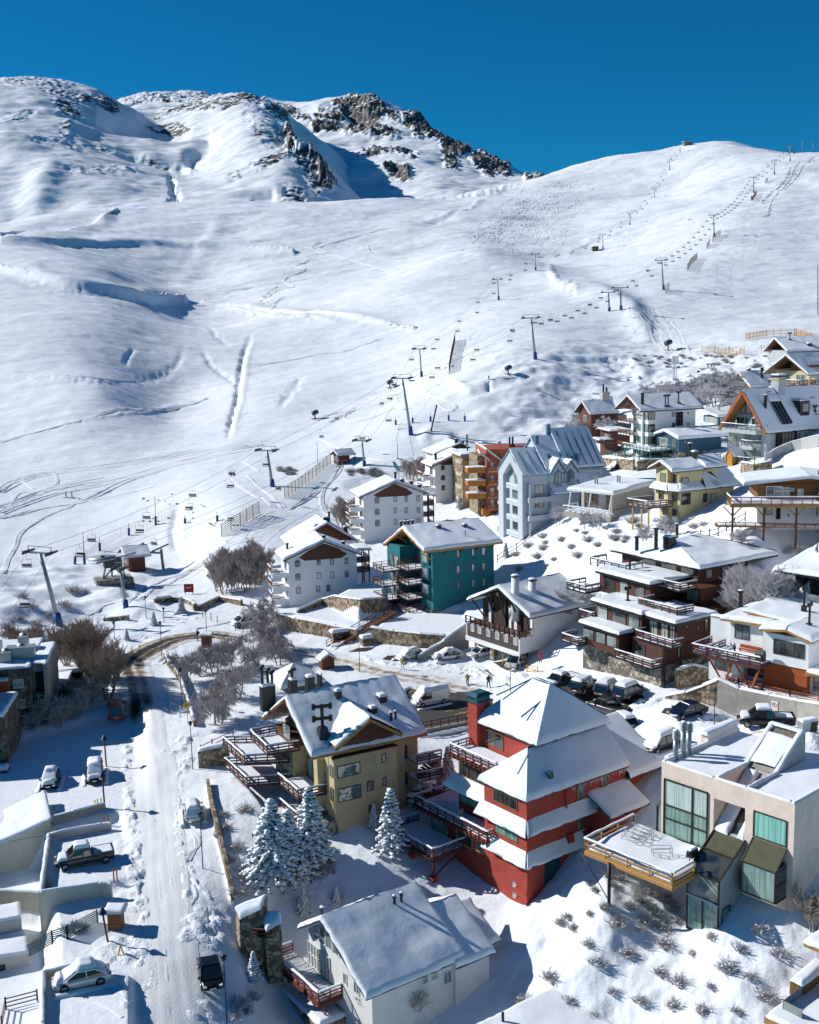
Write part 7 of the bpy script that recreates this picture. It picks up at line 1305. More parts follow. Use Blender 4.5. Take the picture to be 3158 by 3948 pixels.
# stairs between the teal terraces
t=thing('staircase','long brown open staircase with railing climbing between the stone walls to the teal block','staircase',g('G',470,1030));a=g('G',470,1030);b=np.array(at_z(*px('G',900,785),8.2))-a;M=MB();n=26;d=b[:2]/np.linalg.norm(b[:2]);nn=np.array([-d[1],d[0]])
for k in range(n):
    q=b*(k+.5)/n;z=q[2];M.bar((q[0]-nn[0]*.9,q[1]-nn[1]*.9,z),(q[0]+nn[0]*.9,q[1]+nn[1]*.9,z),float(np.linalg.norm(b[:2]))/n*.9,.14,WOD)
for s in(-1,1): M.bar((nn[0]*s,nn[1]*s,-.1),(b[0]+nn[0]*s,b[1]+nn[1]*s,b[2]-.1),.1,.3,WRD)
M.build('steps',t);M=MB();s=1
M.bar((nn[0]*s,nn[1]*s,.95),(b[0]+nn[0]*s,b[1]+nn[1]*s,b[2]+.95),.07,.1,WRD);M.bar((nn[0]*s,nn[1]*s,.5),(b[0]+nn[0]*s,b[1]+nn[1]*s,b[2]+.5),.05,.07,WRD)
for k in range(9): q=b*k/8;M.box(q[0]+nn[0]*s-.05,q[0]+nn[0]*s+.05,q[1]+nn[1]*s-.05,q[1]+nn[1]*s+.05,q[2]-.2,q[2]+1,WRD)
M.build('railing',t)
for lab,x,y in(('snow-capped stone gate pier left of the brown staircase',(585),955),('snow-capped stone gate pier right of the brown staircase',728,1000)):
    p=g('G',x,y);t=thing('gate_pier',lab,'pier',p,.4);M=MB();w=2.6 if x<600 else 1.2;M.box(-w,w*.6,-.6,.6,-1,1.,STN);M.build('masonry',t);S=MB();S.patch([(-w-.2,-.8,1.01),(w*.6+.2,-.8,1.01),(w*.6+.2,.8,1.01),(-w-.2,.8,1.01)],.4);S.build('snow',t)
# no-parking plate on the concrete wall
a=g('R',1180,1335);b=g('R',1500,1395);d=(b-a)[:2];d/=np.linalg.norm(d);nn=np.array([d[1],-d[0]]);q=a+np.array([d[0],d[1],0])*.8;t=thing('parking_sign','white no-parking plate with red ring on the concrete wall above the black pickup','sign',(q[0]+nn[0]*.36,q[1]+nn[1]*.36,q[2]+1.5),math.atan2(d[1],d[0]))
M=MB();M.box(-.4,.4,-.02,.02,-.65,.65,WHF);M.build('plate',t);M=MB();RD=mat('sign_red',(.5,.02,.02),.5,bump=0);k=20
for i in range(k): A0,A1=2*math.pi*i/k,2*math.pi*(i+1)/k;M.bar((.27*math.cos(A0),-.03,.2+.27*math.sin(A0)),(.27*math.cos(A1),-.03,.2+.27*math.sin(A1)),.02,.06,RD)
M.bar((-.18,-.03,.38),(.18,-.03,.02),.02,.05,RD);M.bar((-.06,-.032,.05),(-.06,-.032,.36),.01,.05,BLK);M.bar((-.06,-.032,.36),(.07,-.032,.3),.01,.05,BLK);M.bar((.07,-.032,.3),(-.06,-.032,.2),.01,.05,BLK)
for z in(-.3,-.42,-.54): M.bar((-.28,-.03,z),(.28,-.03,z),.01,.03,RD)
M.build('marking',t)
h=House('terrace','timber-edged terrace corner with glass balustrade and stone planter in the lower right corner','terrace','z',(460,915),42,z0=.6);h.roofm=WHO;h.frame=GAL;h.railm=WHO
M=MB();M.box(0,9,-9,0,-.5,0,WHO);h.part('deck_frame',M);S=MB();S.patch([(.05,-9,.01),(9,-9,.01),(9,-.05,.01),(.05,-.05,.01)],.25,amp=.4);h.part('snow',S);a=h.on('z',.9,705,580);b=h.on('z',.9,840,630);M=MB();X,Y_=float(a[0]),float(a[1]);M.box(X,X+4,float(b[1]),Y_,-.2,1.0,planks('stained_cladding','#6b512e',.5,1));h.part('planter',M);S=MB();S.patch([(X-.05,float(b[1])-.05,1.01),(X+4,float(b[1])-.05,1.01),(X+4,Y_+.05,1.01),(X-.05,Y_+.05,1.01)],.4);h.part('planter_snow',S)
a=h.on('z',.05,638,870);b=h.on('z',.05,812,958);M=MB();M.bar((*a[:2],.6),(*b[:2],.6),.03,.9,GL);M.bar((*a[:2],.6),(float(a[0])+3,float(a[1]),.6),.03,.9,GL);o=h.part('glass_balustrade',M);M=MB();[M.bar((*q[:2],0),(*q[:2],1.15),.07,.07,GAL) for q in(a,b)];h.part('balustrade_post',M,o);h.done()
h=House('roof','honey-timber eave with a snow load jutting in at the right edge above the stone planter','roof','z',(835,215),42,z0=4.);M=MB();M.box(0,6,-6,0,-.3,0,WHO);M.box(.8,1.2,-.9,-.5,-.7,-.3,WHO);h.part('beam',M);S=MB();S.patch([(-.05,-6,.01),(6,-6,.01),(6,.05,.01),(-.05,.05,.01)],.45);h.part('snow',S);M=MB();M.box(3,3.4,-3.4,-3,-5,-.3,WHO);h.part('post',M)
# ================================================================ vehicles
TYR=mat('tyre_rubber',(.012,.012,.013),.9,bump=0);RIM=mat('alloy_rim',(.35,.36,.38),.3,bump=0,metal=.8);HLM=mat('headlight_lens',(.6,.62,.64),.1,bump=0,spec=.9);TLM=mat('taillight_lens',(.35,.01,.01),.2,bump=0);CGL=glassmat('car_glass',(.008,.01,.012),.05,1.)
def paint(n,c): return mat('paint_'+n,c,.28,.03,bump=0,metal=.2,spec=.7)
KIND=dict(crossover=(4.7,1.9,1.6,.93,[(-1.75,.4),(-1.05,.96),(.35,1.),(1.5,.0)]),suv=(4.7,1.9,1.68,.92,[(-2.25,.9),(-1.9,1.0),(.55,1.0),(1.45,.0)]),sedan=(4.5,1.8,1.46,.86,[(-1.75,.25),(-1.1,1.),(.3,1.),(1.2,.0)]),hatch=(4.1,1.78,1.52,.88,[(-1.95,.5),(-1.6,1.),(.4,1.),(1.3,.0)]),pickup=(5.7,2.0,1.86,1.08,[(-.55,.9),(-.4,1.0),(.9,1.),(1.65,.0)]),van=(5.0,1.95,2.05,1.1,[(-2.45,.95),(-2.3,1.),(1.2,1.),(2.1,.0)]))
def car(kind,label,col,r,c,nose,snow=0,group='parked cars',z=None,name=None,cat='car'):
    L,W_,Hh,belt,gh=KIND[kind]; p=g(r,*c) if z is None else at_z(*px(r,*c),z); q=at_z(*px(r,*nose),p[2]); a=math.atan2(q[1]-p[1],q[0]-p[0])
    t=thing(name or 'parked_car',label,cat,(p[0],p[1],p[2]+.02),a,group); B=paint(*col)
    M=MB();st=[(-L/2,.80,.42,.72),(-L/2+.12,.93,.3,belt-.03),(-L/4,1,.24,belt),(0,1,.24,belt),(L/5,1,.24,belt-.01),(L/2-.75,.97,.26,belt-.1),(L/2-.2,.88,.3,belt-.2),(L/2,.74,.42,belt-.34)]
    vs=[];fs=[];w=W_/2
    for x,k,zb,zt in st:
        for y,zz in((-.82,zb),(-1,zb+.1),(-1,zt-.16),(-.93,zt-.03),(-.8,zt),(.8,zt),(.93,zt-.03),(1,zt-.16),(1,zb+.1),(.82,zb)): vs.append((x,y*w*k,zz))
    n=10
    for i in range(len(st)-1):
        for j in range(n): fs.append((i*n+j,(i+1)*n+j,(i+1)*n+(j+1)%n,i*n+(j+1)%n))
    fs+=[tuple(range(n)),tuple(range((len(st)-1)*n,len(st)*n))[::-1]]; M.add(vs,fs,B,True); body=M.build('body',t)
    # greenhouse
    M=MB();R=MB();wb=w*.94;wt=w*(.80 if kind!='van' else .88);pts=[(x,belt-.02+(Hh-belt-.03)*k,wb+(wt-wb)*k) for x,k in gh]
    xb=gh[0][0]-.22 if kind in('suv','hatch','van','crossover') else gh[0][0]-(.55 if kind=='sedan' else .1); ring=[(xb,belt-.03,wb)]+pts
    m=len(ring);vs=[(x,-y,zz) for x,zz,y in ring]+[(x,y,zz) for x,zz,y in ring]
    # side panes (fan from belt line), front and rear glass, roof
    bl=[(ring[0][0],-wb,belt-.03),(ring[-1][0],-wb,belt-.03)]
    side=tuple(range(m));M.add(vs,[side[::-1],tuple(m+i for i in side)]+[(i,i+1,m+i+1,m+i) for i in range(m-1)],CGL)
    M.build('windows',t)
    tx=[p_ for p_ in ring if p_[1]>Hh-.12];R.hull([(tx[0][0]-.05,-wt,Hh-.06),(tx[-1][0]+.05,-wt,Hh-.06),(tx[-1][0]+.05,wt,Hh-.06),(tx[0][0]-.05,wt,Hh-.06)],[(tx[0][0],-wt*.9,Hh+.02),(tx[-1][0],-wt*.9,Hh+.02),(tx[-1][0],wt*.9,Hh+.02),(tx[0][0],wt*.9,Hh+.02)],B)
    for s in(-1,1):
        for (xa,za,ya),(xc,zc,yc) in zip(ring[:-1],ring[1:]): R.bar((xa,s*(ya+.005),za),(xc,s*(yc+.005),zc),.09,.07,B)
        for f in((.52,),(.2,.75)) [kind=='suv']:
            x=tx[0][0]+(tx[-1][0]-tx[0][0])*f;R.bar((x-.05,s*(wb+.005),belt),(x,s*(wt+.01),Hh-.05),.06,.1,B)
    if kind=='van': R.hull([(-2.5,-wb-.02,belt-.05),(.2,-wb-.02,belt-.05),(.2,wb+.02,belt-.05),(-2.5,wb+.02,belt-.05)],[(-2.4,-wt-.02,Hh-.05),(.1,-wt-.02,Hh-.05),(.1,wt+.02,Hh-.05),(-2.4,wt+.02,Hh-.05)],B)
    if kind=='pickup':
        for s in(-1,1): R.box(-L/2+.05,-.75,s*w*.98-.05*s,s*w*.98-.12*s,belt-.05,belt+.16,B)
        R.box(-L/2+.02,-L/2+.1,-w*.9,w*.9,belt-.1,belt+.16,B);R.box(-L/2+.1,-.8,-w*.86,w*.86,belt-.02,belt+.01,BLK)
    R.build('roof',t)
    rr=.34 if kind in('sedan','hatch') else .39
    for x in(L/2-.9,-L/2+.92):
        for s in(-1,1):
            M=MB();M.tube([(x,s*(w-.2),rr),(x,s*(w+.012),rr)],rr,TYR,14);o=M.build('wheel',t);M=MB();M.tube([(x,s*(w-.05),rr),(x,s*(w+.03),rr)],rr*.62,RIM,8);M.build('rim',o)
            M=MB();M.box(*((L/2-.34,L/2-.03) if x>0 else (-L/2-.01,-L/2+.2)),s*w*.55,s*w*.84,belt-.32 if x>0 else belt-.28,belt-.2 if x>0 else belt-.04,HLM if x>0 else TLM);M.build('headlight' if x>0 else 'taillight',t)
    for s in(-1,1): M=MB();M.box(gh[-1][0]-.35,gh[-1][0]-.15,s*(w),s*(w+.2),belt+.02,belt+.2,B);M.build('mirror',t)
    M=MB();M.box(L/2-.02,L/2+.03,-.26,.26,.45,.57,WHF);M.box(-L/2-.03,-L/2+.02,-.26,.26,.5,.62,WHF);M.build('number_plate',t)
    if snow:
        S=MB();T_=.16+.16*snow
        S.patch([(tx[0][0]-.1,-wt,Hh),(tx[-1][0]+.1,-wt,Hh),(tx[-1][0]+.1,wt,Hh),(tx[0][0]-.1,wt,Hh)],T_,amp=.4,step=.3)
        if snow>=1:
            x0=ring[-1][0];S.patch([(x0-.1,-w*.85,belt-.06),(L/2-.3,-w*.8,belt-.16),(L/2-.3,w*.8,belt-.16),(x0-.1,w*.85,belt-.06)],T_*.8,amp=.5,step=.3)
            if kind=='pickup': S.patch([(-L/2+.15,-w*.84,belt+.02),(-.8,-w*.84,belt+.02),(-.8,w*.84,belt+.02),(-L/2+.15,w*.84,belt+.02)],.14,amp=.5)
        if snow>=2:
            a_,b_=pts[-1],tx[-1];S.patch([(b_[0],-wt,Hh-.02),(a_[0]+.05,-wb,belt),(a_[0]+.05,wb,belt),(b_[0],wt,Hh-.02)],.16,amp=.4,step=.3)
            S.patch([(xb,-wb,belt-.02),(tx[0][0],-wt,Hh-.02),(tx[0][0],wt,Hh-.02),(xb,wb,belt-.02)],.14,amp=.4,step=.3)
            S.patch([(-L/2+.05,-w*.8,belt-.03),(xb+.1,-w*.85,belt),(xb+.1,w*.85,belt),(-L/2+.05,w*.8,belt-.03)],.2,amp=.4,step=.3) if kind=='sedan' else None
            for s in(-1,1): S.patch([(-L/2-.1,s*(w+.05),.05),(L/2,s*(w+.05),.05),(L/2,s*(w+.6),-.12),(-L/2-.1,s*(w+.6),-.12)][::s],.2,amp=.5)
        S.build('snow',t)
    return t
K_=('black',(.008,.01,.012));WH=('white',(.62,.63,.64));DG=('dark_grey',(.035,.038,.042));GR=('grey',(.13,.135,.14));NB=('navy',(.006,.012,.045));RE=('red',(.4,.045,.02))
car('crossover','clean black SUV parked on the packed snow beside the straight road, roof bare of snow',K_,'D',(1400,1430),(1425,1550))
car('pickup','dark grey pickup with crusted snow on hood and roof in the left parking bay',DG,'D',(565,655),(370,690),1)
car('crossover','white SUV with snow on its roof in the lower left parking bay',WH,'D',(545,1460),(360,1500),2)
car('hatch','white car buried in smooth snow at the roadside below the long brown wall',WH,'D',(1285,345),(1275,250),2)
car('sedan','snow-covered sedan standing in the shade of the left car park',K_,'F',(375,1385),(360,1430),2)
car('suv','snow-covered black SUV in the shaded car park next to the brown lamp posts',K_,'F',(703,1340),(700,1400),2)
car('van','red snow-groomer van seen from behind where the side road meets the dirty bend',RE,'F',(855,885),(850,830),0,cat='van')
car('van','white delivery van with a thick snow roof on the asphalt deck',WH,'A',(1480,372),(1378,392),2,z=4.3,cat='van')
car('hatch','snowed-in white hatchback in front of the stone wall by the concrete ramp',WH,'G',(990,1108),(935,1122),2)
car('sedan','car completely buried under a long snow ridge beside the ramp wall',WH,'G',(1250,1108),(1140,1120),2)
car('sedan','white saloon between the stone pillars of the half-timbered chalet',WH,'G',(1478,1088),(1425,1098))
car('suv','white car with dark windows under the right pillar of the half-timbered chalet',WH,'H',(625,1440),(580,1470))
car('pickup','dark teal pickup facing out with snowy roof, leftmost in the car row',('teal_dark',(.012,.03,.04)),'H',(1005,1610),(945,1630),1,z=8.)
car('suv','black boxy SUV with snow on its roof, second in the row below the dark terraces',K_,'H',(1190,1640),(1285,1590),1,z=8.1)
car('suv','silver-grey SUV with snow roof, third in the row below the dark terraces',GR,'H',(1390,1665),(1470,1610),1,z=8.4)
car('suv','slate-blue SUV with snow roof, last in the row below the dark terraces',('slate',(.06,.075,.095)),'H',(1570,1690),(1670,1650),1,z=8.6)
car('crossover','clean dark blue crossover parked alone before the rubble wall',NB,'C',(850,278),(752,300))
car('pickup','black pickup with snow on cab and bed below the concrete wall',K_,'C',(1370,340),(1210,335),1)
car('pickup','dark pickup mostly hidden behind the red roof edge',DG,'C',(320,258),(250,235),0)
car('suv','black SUV with thick broken snow between red house and modern house',K_,'C',(665,500),(585,530),2,z=9.2)
car('hatch','white car peeping out behind the red house roof',WH,'C',(415,345),(370,320),1)
car('suv','white SUV parked on the snow by the orange posts near the stairs',WH,'L',(1620,1225),(1560,1238),1)
car('suv','dark car under a snow dome below the reddish stone wall uphill',DG,'K',(315,930),(270,935),2,z=22.5)
car('hatch','pale snow-covered car right of the dark one on the uphill lane',WH,'K',(525,945),(480,950),2,z=22.6)
# ================================================================ chairlifts
TWR=mat('tower_steel',(.30,.32,.34),.5,.1,bump=0,metal=.3)
def tower(label,r,b,tp,arm=2.6,rad=.42,pad=True,name='lift_tower',dirv=None):
    P=g(r,*b);Tq=at_y(*px(r,*tp),P[1]);v=Tq-P;t=thing(name,label,'lift tower',P,0,'chairlift towers');M=MB();M.tube([(0,0,-1),tuple(v*.5),tuple(v)],rad,TWR,10,rad*.72);M.build('mast',t)
    d=np.array(dirv if dirv is not None else (.5,1,0),float);d[2]=0;d/=np.linalg.norm(d);n=np.array([d[1],-d[0],0]);M=MB();M.bar(v-n*arm,v+n*arm,.32,.36,TWR)
    for s in(-1,1):
        e=v+n*arm*s;M.bar(e-d*1.5-np.array([0,0,.1]),e+d*1.5+np.array([0,0,.25]),.2,.3,DRK);M.bar(e,e+np.array([0,0,1.1]),.12,.12,TWR)
        for k in range(6): q=e+d*(k-2.5)*.5;M.tube([q-n*.08+np.array([0,0,.25]),q+n*.08+np.array([0,0,.25])],.2,DRK,8)
    M.bar(v-n*arm+np.array([0,0,1.1]),v+n*arm+np.array([0,0,1.1]),.1,.12,TWR);M.build('crossarm',t)
    if pad: M=MB();M.tube([(0,0,-.3),tuple(v*min(.2,2.3/np.linalg.norm(v)))],rad+.22,BLU,10,rad+.18);M.build('safety_pad',t)
    return P,P+v,n,arm
ch=thing('lift_chair','empty double lift chair hanging on the near chairlift line','lift chair',(0,0,0),0,'near lift chairs')
M=MB();M.tube([(0,0,0),(0,.0,-.7),(0,-.25,-1.0)],.035,TWR,5);M.tube([(-.9,-.25,-1.),(.9,-.25,-1.)],.035,TWR,5)
for s in(-.9,.9): M.tube([(s,-.25,-1.),(s,-.3,-2.35),(s,.25,-2.4)],.035,TWR,5)
M.tube([(-.9,-.28,-1.75),(.9,-.28,-1.75)],.04,DRK,5);M.build('hanger_frame',ch);M=MB();M.box(-.9,.9,-.3,.25,-2.46,-2.36,DRK);M.bar((-.9,-.36,-2.0),(.9,-.36,-2.),.08,.35,DRK);M.build('seat',ch)
def rider(M,x,c):
    M.blob((x,.0,-2.0),(.2,.17,.36),c,8,5,.05);M.blob((x,.05,-1.52),(.13,.14,.15),BLK,8,5,.03);M.bar((x,.0,-2.25),(x,.42,-2.28),.24,.2,DRK);M.bar((x,.42,-2.25),(x,.5,-2.75),.16,.16,DRK);M.bar((x-.05,.45,-2.78),(x-.05,.9,-2.7),.1,.04,BLK)
    for s in(-1,1): M.bar((x+s*.18,0,-1.8),(x+s*.16,.3,-2.05),.1,.1,c)
JK=[mat('jacket_%d'%i,c,.8,bump=0) for i,c in enumerate(((.02,.03,.05),(.25,.02,.02),(.02,.05,.2),(.02,.02,.02),(.12,.25,.03),(.3,.05,.12)))]
FIRST=[True]
def lift(tw,sp,lab,group,sc,occ):
    for side in(-1,1):
        pts=[T_+n*a*side+np.array([0,0,.1]) for _,T_,n,a in tw];M=MB();chain=[]
        for p,q in zip(pts[:-1],pts[1:]):
            L=np.linalg.norm(q-p);k=max(4,int(L/8))
            for i in range(k): s=i/k;chain.append(p*(1-s)+q*s-np.array([0,0,4*s*(1-s)*L*.018]))
        chain.append(pts[-1]);o=chain[0];M.tube([c-o for c in chain],.03,DRK,4,caps=False);t=M.build('lift_cable');t.location=Vector(o);tag(t,'haul cable of the %s, %s strand'%(lab,'uphill' if side<0 else 'downhill'),'cable')
        d=0.;nxt=sp*(.35 if side<0 else .8);i=0
        for p,q in zip(chain[:-1],chain[1:]):
            L=np.linalg.norm(q-p)
            while d+L>nxt:
                f=(nxt-d)/L;pos=p*(1-f)+q*f;v=q-p;a=math.atan2(v[1],v[0])-math.pi/2+(math.pi if side>0 else 0)
                i+=1; full=side<0 and i in occ
                if not full and (pos[1]<1400):
                    if FIRST[0]: ch.location=Vector(pos);ch.rotation_euler=(0,0,a);ch['label']='empty lift chair hanging on the %s'%lab;ch['group']=group;FIRST[0]=False
                    else: copy_tree(ch,pos,a,'empty lift chair hanging on the %s'%lab,sc,group)
                elif full:
                    c=copy_tree(ch,pos,a,'lift chair carrying %s riders up the %s, number %s from the valley'%(('two dark-clad','one red-clad','two bright-clad')[i%3],lab,('first','second','third','fourth','fifth','sixth','seventh')[sorted(occ).index(i)]),sc,group)
                    for x in((-.45,.4) if i%3!=1 else (.3,)):
                        M=MB();rider(M,x,JK[(i+int(x>0))%6 if i%3!=1 else 1]);b=M.build('person');b.parent=c
                nxt+=sp
            d+=L
names=['leaning grey lift tower with blue pad at the left edge above the brown tree','lift tower on the slope left of the slatted fence','tall lift tower above the white chalets','lift tower on the rounded knoll above the snow gun','lift tower in the dip at the end of the knoll','lift tower rising beside the short snow fence on the right hill','lift tower midway up the right hill with wide crossarm','lift tower above the dark rocks on the right hill','lift tower near the top fence of the right hill','lift tower just below the right-hand summit','lift tower on the skyline at upper right']
TA=[tower(n,r,b,t) for n,(r,b,t) in zip(names,[('L',(400,1230),(265,745)),('Q',(90,1080),(50,840)),('Q',(1010,735),(950,360)),('N',(515,1090),(495,915)),('N',(830,885),(825,805)),('N',(1062,795),(1052,668)),('N',(1278,568),(1274,475)),('N',(1447,380),(1444,315)),('N',(1535,303),(1534,243)),('N',(1602,245),(1600,182)),('N',(1655,208),(1653,160))])]
a0=TA[0];low=at_t(*px('L',-260,1050),168);low[2]=8;lift([(low,low,a0[2],a0[3])]+TA,21,'near chairlift','near lift chairs',.95,(6,9,12,14,17,19,21))
names=['short blue-padded lift tower right of the ticket hut','lift tower left of the tilted snow fence','slim tower of the far lift on top of the knoll','far lift tower behind the knoll crest','far lift tower beside the small brown hut','far lift tower above the brown hut','far lift tower high on the smooth face','upper far lift tower under the summit','last far lift tower left of the summit station']
TB_=[tower(n,r,b,t,2.0,.3) for n,(r,b,t) in zip(names,[('Q',(700,940),(682,775)),('Q',(1080,350),(1065,165)),('N',(358,838),(352,750)),('N',(515,710),(514,642)),('N',(803,620),(801,560)),('N',(918,517),(917,467)),('N',(1022,400),(1021,360)),('N',(1087,283),(1087,240)),('N',(1132,208),(1131,175))])]
st=g('L',740,940);lift([(st,st+np.array([0,0,5.5]),TB_[0][2],2.0)]+TB_,42,'far chairlift','far lift chairs',.9,(4,))
tower('second tower standing next to the dip tower at the end of the knoll','N',(880,880),(877,785),3.2)
tower('skyline lift tower farthest right','N',(1700,205),(1697,168))
tower('blue-footed mast of the valley lift station','L',(840,1110),(800,850),.9,.3)
# portal of the valley station, bullwheel and hut
for lab,b,tp in(('left mast of the lift portal beside the operator hut',(930,850),(905,712)),('right mast of the lift portal beside the operator hut',(1090,855),(1070,718))):
    P=g('L',*b);Tq=at_y(*px('L',*tp),P[1]);v=Tq-P;t=thing('portal_mast',lab,'lift tower',P,0,'lift portal masts');M=MB();M.tube([(0,0,-1),tuple(v)],.32,TWR,8);M.build('mast',t);M=MB();M.bar(v+np.array([-1.6,-1.,-.3]),v+np.array([1.2,2.2,.6]),.3,.25,DRK)
    if 'left' in lab: w=at_y(*px('L',1070,745),P[1])-P;M.bar(v-np.array([0,0,.8]),w,.3,.4,TWR)
    M.build('sheave_assembly',t)
P=g('L',755,950);t=thing('drive_station','grey bullwheel drive station with a big horizontal wheel on a stone base','lift station',P,.4);M=MB();M.hull([(-4,-2.2,-2),(4,-2.2,-2),(4,2.5,-2),(-4,2.5,-2)],[(-3.4,-1.8,1.2),(3.6,-1.8,1.2),(3.6,2.3,1.2),(-3.4,2.3,1.2)],STG);M.build('stone_base',t)
M=MB()
for a,b in(((-2,0,1),(-1,0,4.6)),((2.4,0,1),(1.4,0,4.6)),((-2,0,1),(1.4,0,4.6)),((2.4,0,1),(-1,0,4.6)),((0,1.4,1),(0,.6,5)),((-3,0,4.4),(5,2,5.4))): M.bar(a,b,.34,.34,TWR)
M.box(-1.6,1.8,-1,1.2,3.4,5,DRK);M.build('frame',t);M=MB();M.cyl((-1.8,0),2.7,5.2,5.5,GAL,24);M.cyl((-1.8,0),.5,5.0,5.8,DRK,10);M.build('bullwheel',t)
h=House('hut','brown lift operator hut with snowy roof beside the portal masts','hut','L',(860,868),25);h.roofm=WOD;h.frame=WHF;h.wall(0,3.4,0,5.8,-1,3.2,WOD);h.fill([(0,3.2),(5.8,3.2),(2.9,4.3)],'x',0,3.4,WOD);h.gable(-1,4.6,-.8,6.6,3.,4.6,'x',.5,.15,.3);h.win('x',0,0,0,0,0,GD,xy=(2,4.6,1.3,2.6),nx=2);h.win('y',0,0,0,0,0,WRD,xy=(.8,1.7,.0,2.1),fr=WRD,name='door');h.done()
h=House('hut','small brown ticket hut with porch at the top end of the slatted fence','hut','Q',(530,938),30);h.roofm=WOD;h.frame=WHF;h.wall(0,3.2,0,3,-1,2.7,WOD);h.fill([(0,2.7),(3.,2.7),(1.5,3.6)],'x',0,3.2,WOD);h.gable(-.8,4.8,-.7,3.7,2.6,3.8,'x',.5,.15,.3);h.win('x',0,0,0,0,0,GL,xy=(.8,2.2,1.1,2.2));h.win('y',0,0,0,0,0,JK[1],xy=(.8,2.6,.1,1.2));M=MB();M.box(4.5,4.6,-.5,-.4,-.8,2.7,WOD);h.part('post',M);h.done()
h=House('hut','summit lift station hut with masts on the skyline of the right hill','hut','N',(1150,181),10);h.roofm=DRK;h.frame=WHF;h.wall(0,10,0,6,-2,5,STG);h.slabroof([(-1,-1,5),(11,-1,5),(11,7,5.5),(-1,7,5.5)],.4,.5);M=MB();
for x in(2,5,8): M.cyl((x,2),.3,4,11,DRK,6)
h.part('mast',M);h.done()
h=House('hut','tiny brown box hut standing alone on the far slope beside a lift tower','hut','N',(760,630),10);h.roofm=WOD;h.frame=WHF;h.wall(0,4.,0,3,-1,3.2,WOD);h.slabroof([(-.3,-.3,3.2),(4.3,-.3,3.2),(4.3,3.3,3.4),(-.3,3.3,3.4)],.2,.4);h.win('y',0,0,0,0,0,GD,xy=(.8,2.,1,2.2));h.done()
for lab,r,b,tp in(('lattice radio mast with white antennas among the frosted bushes','K',(720,300),(728,130)),('thin red and white mast at the right edge of the ski slope','N',(1722,900),(1722,690))):
    P=g(r,*b);v=at_y(*px(r,*tp),P[1])-P;t=thing('radio_mast',lab,'mast',P);M=MB();w=.45
    for a,b_ in((-w,-w),(w,-w),(0,w)): M.bar((a,b_,-1),(a+v[0],b_,v[2]),.12,.12,GAL if 'lattice' in lab else (JK[1]))
    for k in range(10): z=v[2]*k/10;M.bar((-w,-w,z),(w,-w,z+v[2]/10),.08,.08,GAL if k%2 else (GAL if 'lattice' in lab else JK[1]))
    M.build('lattice',t)
    if 'lattice' in lab:
        M=MB()
        for a in(-1,0,1): M.box(a*.7-.25,a*.7+.25,-.9,-.6,v[2]-2.4,v[2],WHF)
        M.build('antenna',t)
def snowgun(lab,r,x,y,s=1.):
    t=thing('snow_gun',lab,'snow gun',g(r,x,y),.6);M=MB();M.tube([(-.8*s,0,1.9*s),(1.1*s,0,2.3*s)],.75*s,DRK,12,.62*s);M.build('fan_barrel',t);M=MB();M.bar((0,0,0),(0,0,1.6*s),.3,.3,DRK);M.bar((-1*s,-.8*s,.2),(1*s,.8*s,.2),.2,.2,DRK);M.bar((-1*s,.8*s,.2),(1*s,-.8*s,.2),.2,.2,DRK);M.build('undercarriage',t)
    S=MB();S.blob((.2*s,0,2.85*s),(.9*s,.5*s,.2*s),SNOWR,8,4,.1,True);S.build('snow',t)
snowgun('snow gun left of the chairs on the groomed run','Q',370,632);snowgun('snow gun close above the lift chairs left of the tall tower','Q',868,425);snowgun('snow-plastered snow gun right of the lone skier','Q',1655,335);snowgun('far snow gun beside the orange snow fence','K',676,92,1.3)
# ================================================================ vegetation
BRK1=mat('frosted_bark',(.3,.27,.26),.9,.25,4,0);BRK2=mat('brown_bark',(.27,.21,.17),.9,.3,4,0);NDL=mat('needles',(.05,.085,.08),.8,.4,5,0);TWG=mat('frosted_twigs',(.66,.63,.64),.9,.2,3,0);TWB=mat('brown_twigs',(.43,.35,.28),.9,.3,3,0);TWP=mat('mauve_twigs',(.50,.42,.39),.9,.25,3,0);GRS=mat('dry_scrub',(.33,.29,.2),.9,.4,3,0);FRS=mat('frost',(.62,.64,.67),.8,.1,3,0)
def tri(V,Fc,p,q,w):
    """thin three-cornered twig as two crossing slivers"""
    d=q-p;n=np.cross(d,[.3,.2,1.]);n=n/(np.linalg.norm(n)+1e-9)*w;m=np.cross(d,n);m=m/(np.linalg.norm(m)+1e-9)*w;o=len(V)
    V.extend([p-n,p+n,q,p-m,p+m]);Fc.extend([(o,o+1,o+2),(o+3,o+4,o+2)])
